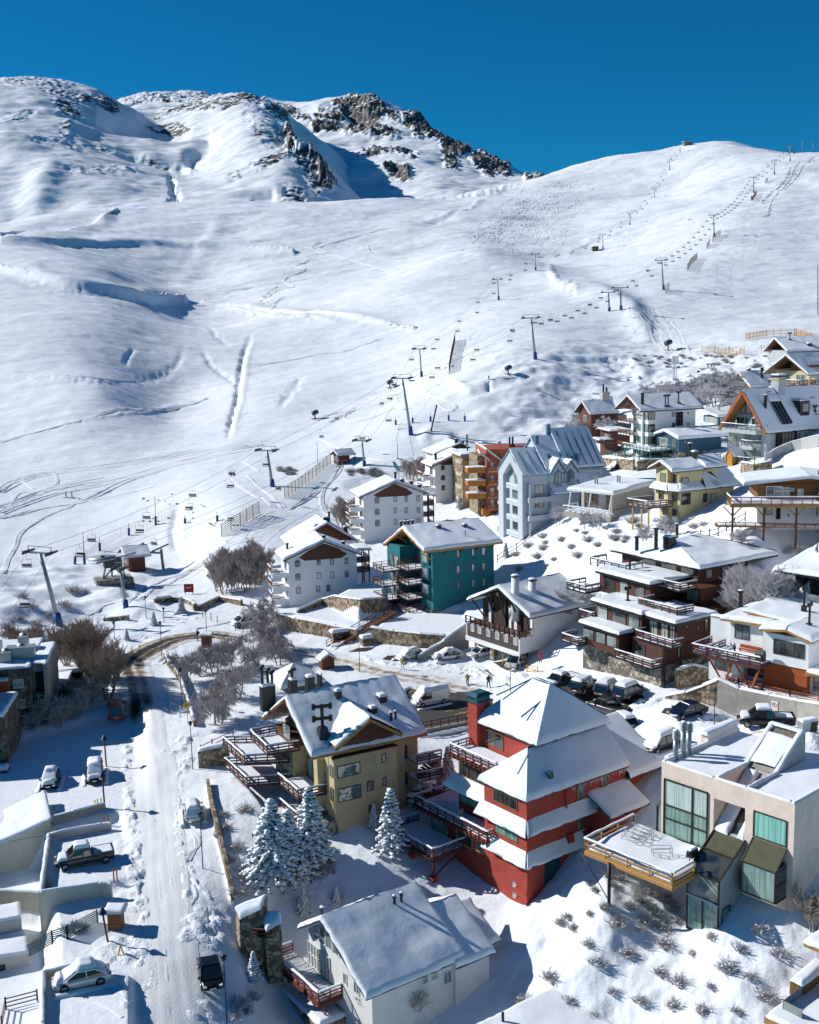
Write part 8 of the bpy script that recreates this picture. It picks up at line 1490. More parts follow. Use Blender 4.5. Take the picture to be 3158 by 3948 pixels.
def baretree(name,label,h,spread,R_,limbs=5,lv=4,weep=0.,tm=None,bm=None,stems=1,dens=5,frost=.25,tw=.03):
    rg=np.random.default_rng(R_);tm=tm or TWG;bm=bm or BRK1;t=thing(name,label,'tree');M=MB();V=[[],[]];Fc=[[],[]]
    def grow(p,d,L,r,l):
        q=p+d*L
        if l<=1: M.tube([p,(p+q)/2+rg.normal(0,L*.04,3),q],r,bm,5,r*.6,caps=False)
        else:
            k=1 if rg.random()<frost else 0;w=tw*(1.6 if l==2 else 1)
            if weep and l>=2: m=p+d*L*.5+np.array([0,0,.05*L]);q=m+np.array([d[0]*.25,d[1]*.25,-weep])*L*.8;tri(V[k],Fc[k],p,m,w);tri(V[k],Fc[k],m,q,w)
            else: tri(V[k],Fc[k],p,q,w)
        if l>=lv: return
        n=limbs if l==0 else dens
        for i in range(n):
            f=rg.uniform(.25,1.) if l else rg.uniform(.35,1.);a=rg.uniform(0,2*math.pi) if l else 2*math.pi*i/n+rg.uniform(-.4,.4)
            u=np.array([math.cos(a),math.sin(a),0])*spread+d*rg.uniform(.5,1.1)+np.array([0,0,.25 if not weep else .05])
            grow(p+(q-p)*f,u/np.linalg.norm(u),L*rg.uniform(.45,.75),r*.5,l+1)
    for s in range(stems):
        a=2*math.pi*s/stems;d=np.array([math.cos(a)*.25,math.sin(a)*.25,1]) if stems>1 else np.array([rg.normal(0,.05),rg.normal(0,.05),1]);d/=np.linalg.norm(d)
        grow(np.array([math.cos(a)*.3*(stems>1),math.sin(a)*.3*(stems>1),-.4]),d,h*.45*rg.uniform(.85,1.1),h*.016,0)
    M.build('trunk',t);C=MB()
    for k,m in((0,tm),(1,FRS)):
        if V[k]: C.add(V[k],Fc[k],m)
    C.build('crown',t);return t
def conifer(name,label,h,R_,rad,seed,snow=.8):
    rg=np.random.default_rng(seed);t=thing(name,label,'tree');M=MB();M.tube([(0,0,-.5),(0,0,h*.97)],h*.022,BRK2,7,.02);M.build('trunk',t);C=MB();S=MB();n=int(h*2.6);nv=[];nf=[]
    for i in range(n):
        f=(i+.3)/n;z=h*(.09+.89*f);r=rad*(1-f)**.8*rg.uniform(.8,1.12)+.1;k=max(4,int(9*(1-f)+4))
        for j in range(k):
            a=2*math.pi*(j+rg.uniform(-.3,.3))/k+i*.9;rr=r*rg.uniform(.72,1.12);d=np.array([math.cos(a),math.sin(a),0]);m=max(2,int(rr/.28))
            for q in range(m):
                s=(q+.7)/m;p=d*rr*s+np.array([0,0,z-.28*rr*s*s+.1*rr*s]);w=.3*(1-.55*s)+.1
                for e in range(5):
                    v=d*rg.uniform(.1,.5)+rg.normal(0,.3,3)+np.array([0,0,-.12]);tri(nv,nf,p+rg.normal(0,.07,3),p+v*w*1.7,w*.3)
                if rg.random()<snow: S.blob(p+np.array([0,0,.07]),(w*1.1*rg.uniform(.7,1.25),w*1.1*rg.uniform(.7,1.25),.17*rg.uniform(.6,1.3)),SNOWR,6,3,.3,True)
    C.add(nv,nf,NDL);C.build('crown',t);S.build('snow',t);return t
def at_px(o,r,x,y,rz=0,sc=None,label=None,first=False,group=None,**k):
    P=g(r,x,y)
    if first:
        o.location=Vector(P);o.rotation_euler=(0,0,rz)
        if sc:o.scale=(sc,)*3
        if label:o['label']=label
        if group:o['group']=group
        return o
    return copy_tree(o,P,rz,label,sc,group)
# firs by the tan chalet
f1=conifer('fir_tree','big snow-laden fir, left one of the clump below the tan chalet',8.8,0,3.3,1,.9);at_px(f1,'A',440,1560,first=True)
at_px(conifer('fir_tree','slender snowy fir on the right of the clump, reaching the chalet balcony',8.4,0,2.5,2,.9),'A',690,1440,first=True);at_px(conifer('fir_tree','middle snow-laden fir of the clump below the tan chalet',7.6,0,2.8,3,.9),'A',545,1545,first=True)
f4=conifer('spruce_tree','frosted spruce standing between tan chalet and red house deck',7.,0,1.7,4,.95);at_px(f4,'A',1225,1355,first=True)
for x,y,s,lab in((1600,860,.55,'small snowy spruce tip behind the frosted spruce, by the parking deck'),(1500,840,.42,'smaller bent spruce beside the parking deck columns'),(1110,1200,.4,'little snowy spruce at the foot of the frosted spruce')): at_px(f4,'A',x,y,1.,s,lab)
for r,x,y,s,lab in(('E',690,690,.32,'young snowy spruce behind the cottage chimney'),('E',470,740,.42,'young snowy spruce left of the cottage chimney'),('E',140,1180,.42,'young snow-dusted spruce left of the cottage deck'),('L',1210,1140,.42,'lone snowy spruce inside the curved stone bench wall'),('L',1025,1225,.36,'small spruce on the plaza near the low bench'),('L',845,1330,.3,'smallest spruce at the plaza edge by the road'),('J',370,890,.5,'dark young spruce beside the stone tower'),('G',1640,430,.4,'young spruce by the fence behind the teal block'),('V',590,300,.85,'snowy spruce beside the tall white apartment block'),('V',545,310,.7,'second snowy spruce behind the bare trees by the white block')): at_px(f4,r,x,y,random.uniform(0,6),s,lab)
t=thing('snowy_bush','rounded evergreen bush weighed down by heavy snow beside the parking deck','bush',g('A',1400,1000));M=MB();S=MB();nv=[];nf=[]
for i in range(46):
    p=np.array([random.gauss(0,1.5),random.gauss(0,1.2),0]);p[2]=max(.3,2.2-.5*float(np.hypot(p[0],p[1]))+random.uniform(-.5,.3));S.blob(p,(.55,.5,.32),SNOWR,7,4,.3,True)
    for e in range(14): tri(nv,nf,p,p+np.array([random.gauss(0,.5),random.gauss(0,.5),random.uniform(-.9,.1)]),.08)
M.add(nv,nf,NDL);M.build('foliage',t);S.build('snow',t)
# bare trees
bt=baretree('bare_tree','tall brown leafless tree cluster at the end of the left car park',10.,.5,11,7,4,0,TWB,BRK2,6,6,.02,.035);at_px(bt,'F',640,610,first=True)
for x,y,s,lab in((800,760,.9,'pale leafless tree right of the brown cluster by the bend'),(400,550,.62,'thin leafless tree beside the brick block roof'),(495,510,.7,'thin leafless tree between brick block and brown cluster'),(560,820,.5,'low leafless tree in front of the brown cluster'),(250,420,.55,'leafless tree behind the rooftop ducts'),(100,370,.4,'small leafless tree at far left behind the ducts'),(720,700,.85,'leafless tree in the middle of the brown cluster'),(590,470,.8,'leafless tree at the back of the brown cluster')): at_px(bt,'F',x,y,random.uniform(0,6),s,lab)
bs=baretree('bare_bush','tangled frosted bush in front of the brick block',4.6,.8,12,6,4,0,TWP,BRK1,5,6,.25,.028);at_px(bs,'F',330,940,first=True)
for x,y,s,lab in((430,960,1.,'tangled frosted bush nearest the car park edge'),(560,900,1.,'tangled frosted bush left of the red van'),(660,800,1.05,'tall frosted bush behind the red van'),(240,985,.8,'frosted bush at the corner of the brick block')): at_px(bs,'F',x,y,random.uniform(0,6),s,lab)
wp=baretree('weeping_tree','weeping frosted tree above the roadside wall, nearest the bend',8.2,.8,13,6,4,.9,TWP,BRK1,2,6,.4,.022);at_px(wp,'F',1370,640,first=True)
W_=[('F',1610,950,1.1,'weeping frosted tree above the fence left of the tan chalet'),('F',1500,560,.9,'weeping frosted tree behind the roadside wall, second from the bend'),('A',200,330,1.15,'weeping frosted tree beside the tee-flues of the tan chalet'),('A',70,480,1.1,'weeping frosted tree lowest on the bank left of the tan chalet'),('A',60,180,1.05,'weeping frosted tree in the middle of the bank below the street'),('A',330,160,1.1,'weeping frosted tree right behind the tan chalet flues'),('A',420,60,1.,'weeping frosted tree next to the small wooden hut'),('G',60,1050,1.25,'tall weeping tree left of the stone wall by the street'),('G',130,1150,1.,'weeping tree on the street bank below the stone wall'),('G',20,900,1.1,'weeping tree at the left end of the stone wall'),('F',1680,520,1.1,'weeping frosted tree high on the bank by the wooden bin house')]
for r,x,y,s,lab in W_: at_px(wp,r,x,y,random.uniform(0,6),s,lab)
gv=baretree('bare_tree','slim bare tree at the left end of the grove below the white chalets',7.4,.5,14,5,4,0,TWP,BRK2,3,6,.12,.034)
at_px(gv,'L',1450,1000,first=True,group='bare grove below the white chalets');k=0
for x,y in((1490,1020),(1540,1010),(1590,980),(1640,1000),(1690,970),(1560,940),(1620,920),(1680,900),(1470,930),(1520,900),(1725,950),(1760,920),(1700,840)): at_px(gv,'L',x,y,random.uniform(0,6),random.uniform(.8,1.1),'slim bare tree within the brown grove below the white chalets',group='bare grove below the white chalets')
for x,y in((545,250),(575,230),(600,270),(560,200),(620,210)): at_px(gv,'G',x,y,random.uniform(0,6),.95,'slim bare tree beside the balconies of the middle white block',group='bare trees by the middle white block')
for x,y in((985,1030),(1020,1040),(1060,1040),(1080,1010)): at_px(gv,'Q',x,y,random.uniform(0,6),.8,'slim bare tree between the middle and far white chalets',group='bare trees between the white chalets')
ht=baretree('bare_tree','large frosted bare tree against the roof of the half-timbered chalet',8.4,.72,15,7,4,.12,TWG,BRK1,2,7,.3,.03);at_px(ht,'H',985,1120,first=True);at_px(ht,'H',1180,1000,2.,.72,'thin frosted tree between the half-timbered chalet and the dark terraces')
bb=baretree('bare_tree','huge rounded bare bush-like tree in front of the glass-fronted house',9.2,.62,16,8,4,0,TWG,BRK2,8,6,.12,.03);at_px(bb,'I',1130,1110,first=True);at_px(bb,'I',1330,1060,2.,.85,'rounded bare bush right of the huge one, under the glass-fronted house');at_px(bb,'I',1000,1090,4.,.6,'smaller rounded bare bush beside the dark terraces')
for r,x,y,s,lab in(('H',970,280,.62,'frosted bare tree beside the blue-grey house'),('H',1190,300,.5,'frosted bare tree under the modern white house deck'),('H',1310,310,.5,'bare tree on the bank under the modern white house'),('I',470,420,.75,'slender frosted tree on the bank below the yellow house'),('I',270,450,.55,'small frosted tree left of the slender one below the yellow house'),('I',1065,470,.5,'thin bare sapling above the dark terraces roof')): at_px(ht,r,x,y,random.uniform(0,6),s,lab)
fr=baretree('frosted_tree','frosted pale birch-like tree at the left end of the uphill grove',9.4,.6,17,6,4,.5,TWG,BRK1,2,6,.3,.04);at_px(fr,'K',560,470,first=True,group='frosted grove above the white block')
for x,y,s in((620,460,1),(680,470,1.1),(740,470,1),(790,440,1.1),(850,480,1),(900,470,1.1),(950,490,1.2),(1000,480,1.3),(1050,490,1.35),(1100,500,1.35),(1120,470,1.2),(880,400,1),(960,400,1.1),(1060,400,1.2),(520,430,.8),(1130,520,1.)): at_px(fr,'K',x,y,random.uniform(0,6),s*random.uniform(.9,1.1),'frosted pale tree within the uphill grove above the white block',group='frosted grove above the white block')
at_px(fr,'K',1490,440,1.,.9,'frosted tree between the red-brown chalet and yellow flats')
for x,y in((30,700),(70,690),(120,710),(160,690),(200,700),(250,680),(110,620),(60,610),(180,620)): at_px(fr,'K',x,y,random.uniform(0,6),random.uniform(.7,1.),'frosted bare tree left of the white block, by the brown cottage',group='frosted trees by the brown cottage')
et=baretree('bare_tree','leafless frosted shrub-tree in front of the white cottage wall',5.4,.7,18,6,4,0,TWB,BRK1,6,5,.2,.016);at_px(et,'E',1000,1462,first=True);at_px(et,'E',1180,1440,1.3,.85,'leafless frosted shrub-tree under the cottage eave, right one');at_px(et,'C',1690,1700,2.2,.9,'white-frosted bare tree at the right edge below the modern house')
# low scrub poking through the snow
def scrub(seed,m1,n=150):
    rg=np.random.default_rng(seed);t=thing('scrub_bush','x','shrub');nv=[];nf=[];fv=[];ff=[]
    for i in range(n):
        a=rg.uniform(0,6.28);r=rg.uniform(0,.5);p=np.array([r*math.cos(a),r*math.sin(a),-.05]);q=p*1.9+np.array([rg.normal(0,.15),rg.normal(0,.15),rg.uniform(.35,.85)]);tri(nv,nf,p,q,.022)
        if i%2: tri(fv,ff,p+(q-p)*.5,q+rg.normal(0,.16,3),.03)
    M=MB();M.add(nv,nf,m1);M.add(fv,ff,FRS);M.build('twigs',t);S=MB()
    for i in range(7): a=rg.uniform(0,6.28);r=rg.uniform(0,.6);S.blob((r*math.cos(a),r*math.sin(a),rg.uniform(.1,.4)),(.13,.12,.06),SNOWR,6,3,.3,True)
    S.build('snow',t);return t
sc=[scrub(31,GRS),scrub(32,TWP)];used=[0,0]
def scatter(r,pts,lab,s0=1.,k=0,n=0,box=None):
    if n:
        x0,y0,x1,y1=box;pts=[(random.uniform(x0,x1),random.uniform(y0,y1)) for _ in range(n)]
    for x,y in pts:
        s=s0*random.uniform(.55,1.05)
        if not used[k]: used[k]=1;o=at_px(sc[k],r,x,y,0,s,lab,True,lab)
        else: at_px(sc[k],r,x,y,random.uniform(0,6),(s*1.2,s*1.2,s),lab,group=lab)
scatter('C',[(200,1400),(240,1440),(330,1350),(400,1360),(350,1400),(450,1540),(520,1500),(480,1560),(560,1530),(600,1560),(640,1600),(680,1500),(700,1640),(640,1680),(740,1520),(760,1570),(60,1620),(20,1660),(90,1690),(590,1450),(720,1480),(780,1640),(700,1700),(300,1560),(380,1620),(200,1600),(560,1640)],'grassy scrub on the snowy bank below the modern house deck',.8)
scatter('S',[(1440,1940),(1500,1975),(1560,2000),(1600,1960),(1640,2010),(1580,2060),(1530,2040),(1610,2100),(1480,2130),(1400,1990),(1350,1960),(1300,1950),(1430,2070),(1250,2140),(1180,1945),(1240,1990),(1160,2060),(1260,2030),(1320,2010),(1390,2050),(1290,2090),(1350,2110),(1420,2120),(1500,2080),(1460,2010),(1200,2110),(1550,2130),(1100,2110)],'snow-capped scrub on the bottom right slope',1.,1)
scatter('H',[(730,450),(850,370),(870,420),(850,470),(1090,460),(1300,440),(1140,530),(810,540),(620,520),(1200,340),(1450,390),(1460,330),(1590,250),(1640,280),(1130,320),(1010,400),(1230,400),(1520,410),(650,640),(880,610),(940,560)],'round scrub on the white slope below the yellow house',1.3)
scatter('I',[(180,240),(230,280),(40,330),(690,290),(770,270),(1490,480),(1450,500),(1530,470),(120,380),(20,380),(1640,540)],'snowy scrub on the bank around the stilted houses',1.4,1)
scatter('A',[(250,1080),(100,1110),(110,1200),(80,1250),(190,1330),(160,1410),(220,1480),(250,1530),(800,1440),(830,1490),(770,1500),(210,1640),(640,1690),(860,1660)],'frosty shrub in the snow around the fir clump',1.1,1)
scatter('D',[(1580,1600),(1640,1640),(1560,1680),(1680,1560),(1600,860),(1660,1330),(1700,1400)],'bushy frosted shrub near the black SUV and lamp',1.3,1)
scatter('L',[(210,1110),(150,1040),(320,1160),(240,1220),(80,1210),(30,1240),(430,1100),(560,1010),(480,1000),(350,1200),(120,1190),(20,1290)],'dark scrub in the drifts beside the leaning lift tower',1.7,1)
scatter('Q',None,'dry scrub on the slope above the white chalets',1.5,0,16,(600,970,800,1010));scatter('Q',None,'dry tufts beside the slatted fence',1.2,0,14,(120,960,250,1010));scatter('K',None,'brown scrub on the rough bank under the snow fences',1.2,0,40,(440,130,1450,220));scatter('L',None,'dry grass tufts along the little gully',.5,0,14,(920,340,1200,560));scatter('L',None,'dry grass tufts right of the little gully',.5,0,9,(1260,380,1440,570));scatter('P',[(1000,1960),(900,2010),(1060,2040),(1100,1990)],'dark shrub behind the sloping railing',1.1,1)
# ================================================================ lamps, poles, fences, people
def lamp(label,r,b,tp,kind,group=None):
    P=g(r,*b);Tq=at_y(*px(r,*tp),P[1]);v=Tq-P;v=np.array([0,0,np.linalg.norm(v)]) if kind!='wood' else v;t=thing('street_lamp',label,'lamp',P,0,group);M=MB();c=BLK if kind=='black' else (mat('green_pole',(.008,.06,.05),.6,bump=0) if kind=='green' else WOD)
    M.tube([(0,0,-.5),tuple(v)],.06 if kind!='wood' else .1,c,7,.045 if kind!='wood' else .09);M.build('pole',t);M=MB();z=v
    if kind=='wood': M.lathe([(.42,-.25),(.05,.35),(.0,.36)],mat('blue_cone',(.012,.03,.12),.5,bump=0),10,tuple(z))
    else: M.lathe([(.05,-.1),(.16,.0),(.2,.3),(.32,.32),(.05,.5),(0,.5)],c,8,tuple(z))
    M.build('lantern',t)
lamp('tall thin black lamp next to the black SUV at the bottom',*('D',(1512,1760),(1482,1300)),'black');lamp('black lamp in front of the snow-buried roadside car','D',(1350,690),(1332,345),'black')
for lab,b,tp in(('black lamp left of the stone corner wall by the straight road',(1425,1275),(1409,950)),('black lamp beside the roadside wall at the weeping tree',(1347,828),(1335,550)),('thin lamp at the inner edge of the dirty bend',(1197,445),(1186,205)),('lamp post on the plaza beside the bare cluster',(848,320),(842,205)),('plaza lamp between the spruces',(1213,190),(1210,100)),('plaza lamp by the lift station foot',(1082,160),(1080,15)),('lamp at the outer side of the bend near the wooden bin house',(1528,280),(1524,115))): lamp(lab,'F',b,tp,'black')
for lab,b,tp in(('brown lamp post with blue cone behind the snowy black SUV in the car park',(787,1255),(770,1040)),('brown lamp post with blue cone beside the yellow bollards',(775,1560),(755,1310)),('brown lamp with blue cone at the far side of the bend',(1463,330),(1458,262))): lamp(lab,'F',b,tp,'wood')
lamp('leaning brown lamp post with blue cone beside the slatted bin house','D',(722,1180),(680,970),'wood')
for lab,r,b,tp in(('green lamp mast by the street below the staircase','G',(668,1195),(660,935)),('green lamp mast in front of the half-timbered chalet','H',(578,1680),(573,1375)),('green lamp mast between dark crossover and black pickup','C',(1027,380),(1030,120)),('green lamp mast on the upper lane below the white block','V',(714,880),(714,640)),('green lamp mast before the petrol-blue house','V',(1288,840),(1288,670)),('green lamp in front of the A-frame','W',(873,1850),(877,1490))): lamp(lab,r,b,tp,'green')
def pole(label,r,b,tp,m,w=.1,name='marker_pole',pad=0,cat='pole',group=None):
    P=g(r,*b);v=at_y(*px(r,*tp),P[1])-P;t=thing(name,label,cat,P,0,group);M=MB();M.tube([(0,0,-.3),tuple(v)],w,m,6);M.build('pole',t)
    if pad: M=MB();M.tube([(0,0,-.2),tuple(v*pad)],w+.22,BLU,8);M.build('safety_pad',t)
for lab,b,tp in(('blue-padded net pole at the left end of the safety net',(497,820),(502,740)),('tall lamp pole with blue pad behind the operator hut',(563,822),(551,605)),('blue-padded net pole under the lift chairs',(664,730),(661,645)),('blue-padded net pole right of the chairs',(858,628),(856,548)),('tall blue-padded pole by the gully',(1036,558),(1030,370)),('short blue-padded pole in the gully',(1231,548),(1229,492)),('short blue-padded pole left of the slatted fence',(1446,535),(1443,470))): pole(lab,'L',b,tp,DRK,.07,pad=.3 if 'tall' in lab else .6)
for lab,b,tp in(('dark padded pole left of the tall lift tower',(908,670),(905,615)),('dark padded pole behind the tall lift tower',(1020,655),(1018,600)),('dark padded pole before the tilted mast',(1139,648),(1137,590)),('dark padded pole right of the tilted mast',(1260,640),(1258,580)),('dark padded pole farthest right on the run',(1367,645),(1365,585)),('tall thin pole below the snow gun run',(390,942),(383,785)),('heavily tilted old mast with hanging box',(1140,712),(1180,535)),('thin marker stake below the tilted mast',(920,892),(920,800))): pole(lab,'Q',b,tp,DRK,.25 if 'tilted old' in lab else .07,pad=.6 if 'padded' in lab else 0)
# translucent safety net
M=MB();a=[g('L',*p) for p in((560,790),(664,720),(858,620),(1036,545),(1160,500))];o=a[0]
for p,q in zip(a[:-1],a[1:]):
    n=int(np.linalg.norm(q-p)/.8)
    for k in range(n+1): e=p+(q-p)*k/n-o;M.bar(e,e+np.array([0,0,1.8]),.03,.03,mat('net_red',(.5,.2,.18),.8,bump=0))
    for z in(.2,.6,1.,1.4,1.8): M.bar(p-o+np.array([0,0,z]),q-o+np.array([0,0,z]),.025,.025,MATS['net_red'])
t=M.build('safety_net');t.location=Vector(o);tag(t,'pale red safety net strung between the blue-padded poles','net')
def bollards(r,lab,pts,h=1.,group=None,m=None):
    for x,y in pts:
        t=thing('bollard',lab,'bollard',g(r,x,y),0,group or lab);M=MB();M.cyl((0,0),.07,-.2,h,m or YEL,8);M.cyl((0,0),.085,h,h+.05,m or YEL,8);M.build('post',t)
bollards('D','yellow bollard at the end of the weathered parapet in the car park',[(635,298),(652,290),(675,285)]);bollards('R','yellow bollard in front of the long concrete wall',[(630,1248),(667,1255),(698,1262),(738,1272)]);bollards('D','thin orange stake at the entrance of the pickup bay',[(695,405),(720,402),(759,778),(780,775)],1.2,m=ORB);bollards('L','orange marker stake on the plaza by the white SUV',[(1348,1172),(1404,1195),(1446,1215),(1566,1262),(1618,1278)],1.3,m=ORB);bollards('H','yellow crash post beside the pillars of the half-timbered chalet',[(430,1395),(515,1425)],1.5)
t=thing('folding_marker','yellow A-shaped folding marker on the roadside snow heap','marker',g('D',805,1270),.3);M=MB();M.bar((-.25,0,0),(0,0,1.),.08,.12,YEL);M.bar((.25,0,0),(0,0,1.),.08,.12,YEL);M.build('frame',t)
t=thing('road_sign','yellow diamond bend sign with black arrow beside the roadside wall','sign',g('F',1390,930),0);M=MB();M.cyl((0,0),.05,-.3,1.9,GAL,6);M.build('post',t);M=MB();M.add([(0,-.06,1.7),(.62,-.06,2.3),(0,-.06,2.9),(-.62,-.06,2.3),(0,-.02,1.7),(.62,-.02,2.3),(0,-.02,2.9),(-.62,-.02,2.3)],[(0,1,2,3),(7,6,5,4),(0,4,5,1),(1,5,6,2),(2,6,7,3),(3,7,4,0)],YEL);o=M.build('plate',t);M=MB();M.bar((-.2,-.08,2.1),(-.2,-.08,2.35),.02,.1,BLK);M.bar((-.2,-.08,2.35),(.15,-.08,2.42),.02,.1,BLK);M.add([(.1,-.085,2.6),(.1,-.085,2.25),(.34,-.085,2.42)],[(0,1,2)],BLK);M.build('arrow',o)
t=thing('notice_board','small red notice board on the snow beside the curved bench wall','sign',g('L',1258,1020),0);M=MB();M.box(-.9,.9,-.05,.05,.4,2.,JK[1]);M.build('board',t);M=MB();[M.box(x-.06,x+.06,-.05,.05,-.3,.4,BLK) for x in(-.7,.7)];M.bar((-.5,-.07,1.3),(.5,-.07,1.3),.02,.12,WHF);M.build('legs',t)
def fence(label,r,pts,h,kind='slat',post=2.,m=None,rails=5,lean=0):
    W=[g(r,*p) for p in pts];o=W[0];t=thing('fence',label,'fence',o);m=m or WOR;Pm=MB();R=MB()
    for a,b in zip(W[:-1],W[1:]):
        L=np.linalg.norm((b-a)[:2]);n=max(1,int(L/post))
        pr=[]
        for k in range(n+1):
            q=a+(b-a)*k/n;q=np.array([q[0],q[1],float(gz(q[0],q[1]))])-o;pr.append(q);Pm.bar(q-np.array([0,0,.4]),q+np.array([lean*h,0,h]),.12,.12,m)
        for p,q in zip(pr[:-1],pr[1:]):
            if kind=='picket':
                for j in range(6): e=p+(q-p)*j/6;R.bar(e+np.array([0,0,.1]),e+np.array([.1*random.uniform(-1,1),0,h*random.uniform(.85,1.1)]),.1,.05,m)
                R.bar(p+np.array([0,0,h*.3]),q+np.array([0,0,h*.3]),.06,.1,m);R.bar(p+np.array([0,0,h*.75]),q+np.array([0,0,h*.75]),.06,.1,m)
            else:
                for j in range(rails): z=h*(j+.6)/rails;e=np.array([lean*z,0,z]);R.bar(p+e,q+e,.05,.13 if kind=='slat' else .09,m)
    Pm.build('posts',t);R.build('rails',t);return t
SLT=mat('weathered_slat',(.24,.17,.10),.85,.3,4,0);OFN=mat('orange_fence',(.50,.30,.10),.8,.2,3,0)
fence('long slatted snow fence running up to the ticket hut','Q',[(170,1160),(330,1050),(475,930)],3.,'slat',2.2,SLT,7);fence('lower slatted snow fence beside the groomed track','L',[(1475,640),(1600,565),(1725,488)],3.,'slat',2.2,SLT,7)
fence('tilted slatted fence with striped shadow left of the knoll','Q',[(1262,335),(1280,220),(1302,112)],3.4,'slat',2.2,WRD,8)
for lab,p in(('short snow fence at the foot of the right hill',[(1070,815),(1085,795)]),('slanting snow fence on the right hill, largest of the line',[(1163,713),(1205,662)]),('small snow fence right of the wide lift tower',[(1245,622),(1258,600)]),('snow fence touching the wide lift tower on the right hill',[(1270,592),(1304,560)]),('upper snow fence on the right hill',[(1434,415),(1458,385)]),('highest snow fence on the right hill',[(1495,343),(1507,330)])): fence(lab,'N',p,3.6,'slat',3,WRD,6)
for lab,r,p in(('orange picket snow fence left of the grey apartment block','K',[(908,108),(1000,112),(1100,118),(1205,122)]),('orange picket snow fence touching the grey apartment block','K',[(1323,115),(1400,116),(1490,112)]),('curved upper orange picket fence at the right edge','N',[(1413,1010),(1500,995),(1620,990),(1690,1010),(1725,1025)])): fence(lab,r,p,2.6,'picket',2.5,OFN)
fence('brown two-rail fence climbing behind the teal block','H',[(470,580),(550,520),(630,480),(700,420),(765,375)],1.5,'rail',3,WOD,2);fence('two-rail timber fence below the shingled house','I',[(740,385),(815,378),(885,360),(955,320),(1020,285),(1110,235)],1.4,'rail',3,WOD,2);fence('short timber fence at the right edge above the glass-fronted house','I',[(1635,570),(1710,500)],1.6,'rail',2.5,WOD,2);fence('two-rail fence climbing to the tan chalet terrace','F',[(1485,1160),(1570,1115),(1725,1040)],1.1,'rail',2.2,WOD,2);fence('sloping metal railing descending left of the leaning lamp','p',[(1300,200),(900,420),(700,480),(330,690)],1.3,'rail',1.6,TRIMB,7);fence('dark red handrail round the corner in the lower left','p',[(500,1240),(80,1350),(30,1600)],1.1,'rail',2,WRD,3);fence('green railing along the top of the reddish stone wall','K',[(240,820),(330,826),(440,834)],1.,'rail',1.5,MATS['green_rail'],3);fence('orange walkway railing above the long concrete wall','R',[(690,960),(830,990),(1100,1060),(1400,1130),(1720,1190)],1.,'rail',2.4,ORB,3);fence('yellow tubular barrier at the stairs under the half-timbered chalet','H',[(715,1490),(805,1500)],1.,'rail',2,YEL,3)
# people
SKN=mat('skin',(.45,.25,.17),.6,bump=0)
def person(label,r,x,y,jk,pants,face=0,pose='stand',z=None,s=1.,skis=False,carry=False):
    P=g(r,x,y) if z is None else at_z(*px(r,x,y),z);t=thing('person',label,'person',P,face);st=.16 if pose!='walk' else .34
    J=[(0,0,.95),(0,0,1.2),(0,.02,1.42),(0,.03,1.52),(0,.04,1.62),(0,.05,1.72),(-.11,0,.9),(-.12,st*.6,.5),(-.12,st*.2,.08),(-.12,st*.2+.16,.04),(.11,0,.9),(.12,-st*.2,.5),(.12,-st,.08),(.12,-st+.16,.04),(-.2,0,1.4),(-.28,.06,1.14),(-.26,.26,1.0),(.2,0,1.4),(.28,.06,1.14),(.26,.24,1.02)]
    if carry: J[17:]=[(.2,0,1.42),(.3,.1,1.62),(.2,.12,1.88)]
    E=[(0,1),(1,2),(2,3),(3,4),(4,5),(0,6),(6,7),(7,8),(8,9),(0,10),(10,11),(11,12),(12,13),(2,14),(14,15),(15,16),(2,17),(17,18),(18,19)];rd=[.15,.16,.17,.07,.115,.08,.1,.08,.075,.06,.1,.08,.075,.06,.085,.065,.05,.085,.065,.05]
    me=D.meshes.new('body');me.from_pydata([tuple(c*s for c in j) for j in J],E,[]);o=D.objects.new('body',me);COL.objects.link(o);o.parent=t;mo=o.modifiers.new('skin','SKIN');sv=me.skin_vertices[0].data
    for v,q in zip(sv,rd): v.radius=(q*s,q*s)
    sv[0].use_root=True;su=o.modifiers.new('sub','SUBSURF');su.levels=1;su.render_levels=1
    m,n,l,b=nt('clothes');tc=n.new('ShaderNodeTexCoord');sp=n.new('ShaderNodeSeparateXYZ');l.new(tc.outputs['Object'],sp.inputs[0]);cr=n.new('ShaderNodeValToRGB');cr.color_ramp.interpolation='CONSTANT';e=cr.color_ramp.elements
    mr=n.new('ShaderNodeMapRange');mr.inputs[2].default_value=2*s;l.new(sp.outputs[2],mr.inputs[0]);l.new(mr.outputs[0],cr.inputs[0]);e[0].color=(.01,.01,.012,1);e[1].position=.07;e[1].color=tuple(pants)+(1,);q=e.new(.46);q.color=tuple(jk)+(1,);q=e.new(.755);q.color=SKN.node_tree.nodes['Principled BSDF'].inputs[0].default_value if not carry else (.45,.25,.17,1);q.color=(.45,.25,.17,1);q=e.new(.83);q.color=(.02,.015,.015,1);l.new(cr.outputs[0],b.inputs[0]);b.inputs['Roughness'].default_value=.8;me.materials.append(m)
    if skis or carry:
        M=MB()
        if carry: M.bar((.5*s,-.7*s,1.75*s),(-.05*s,1.0*s,2.05*s),.12,.05,BLK);M.bar((.5*s,-.5*s,1.72*s),(.0,1.0*s,2.2*s),.1,.05,BLK)
        else: M.bar((-.12,-.7,.03),(-.12,.9,.03),.1,.03,BLK);M.bar((.12,-.7,.03),(.12,.9,.03),.1,.03,BLK)
        M.build('skis',t)
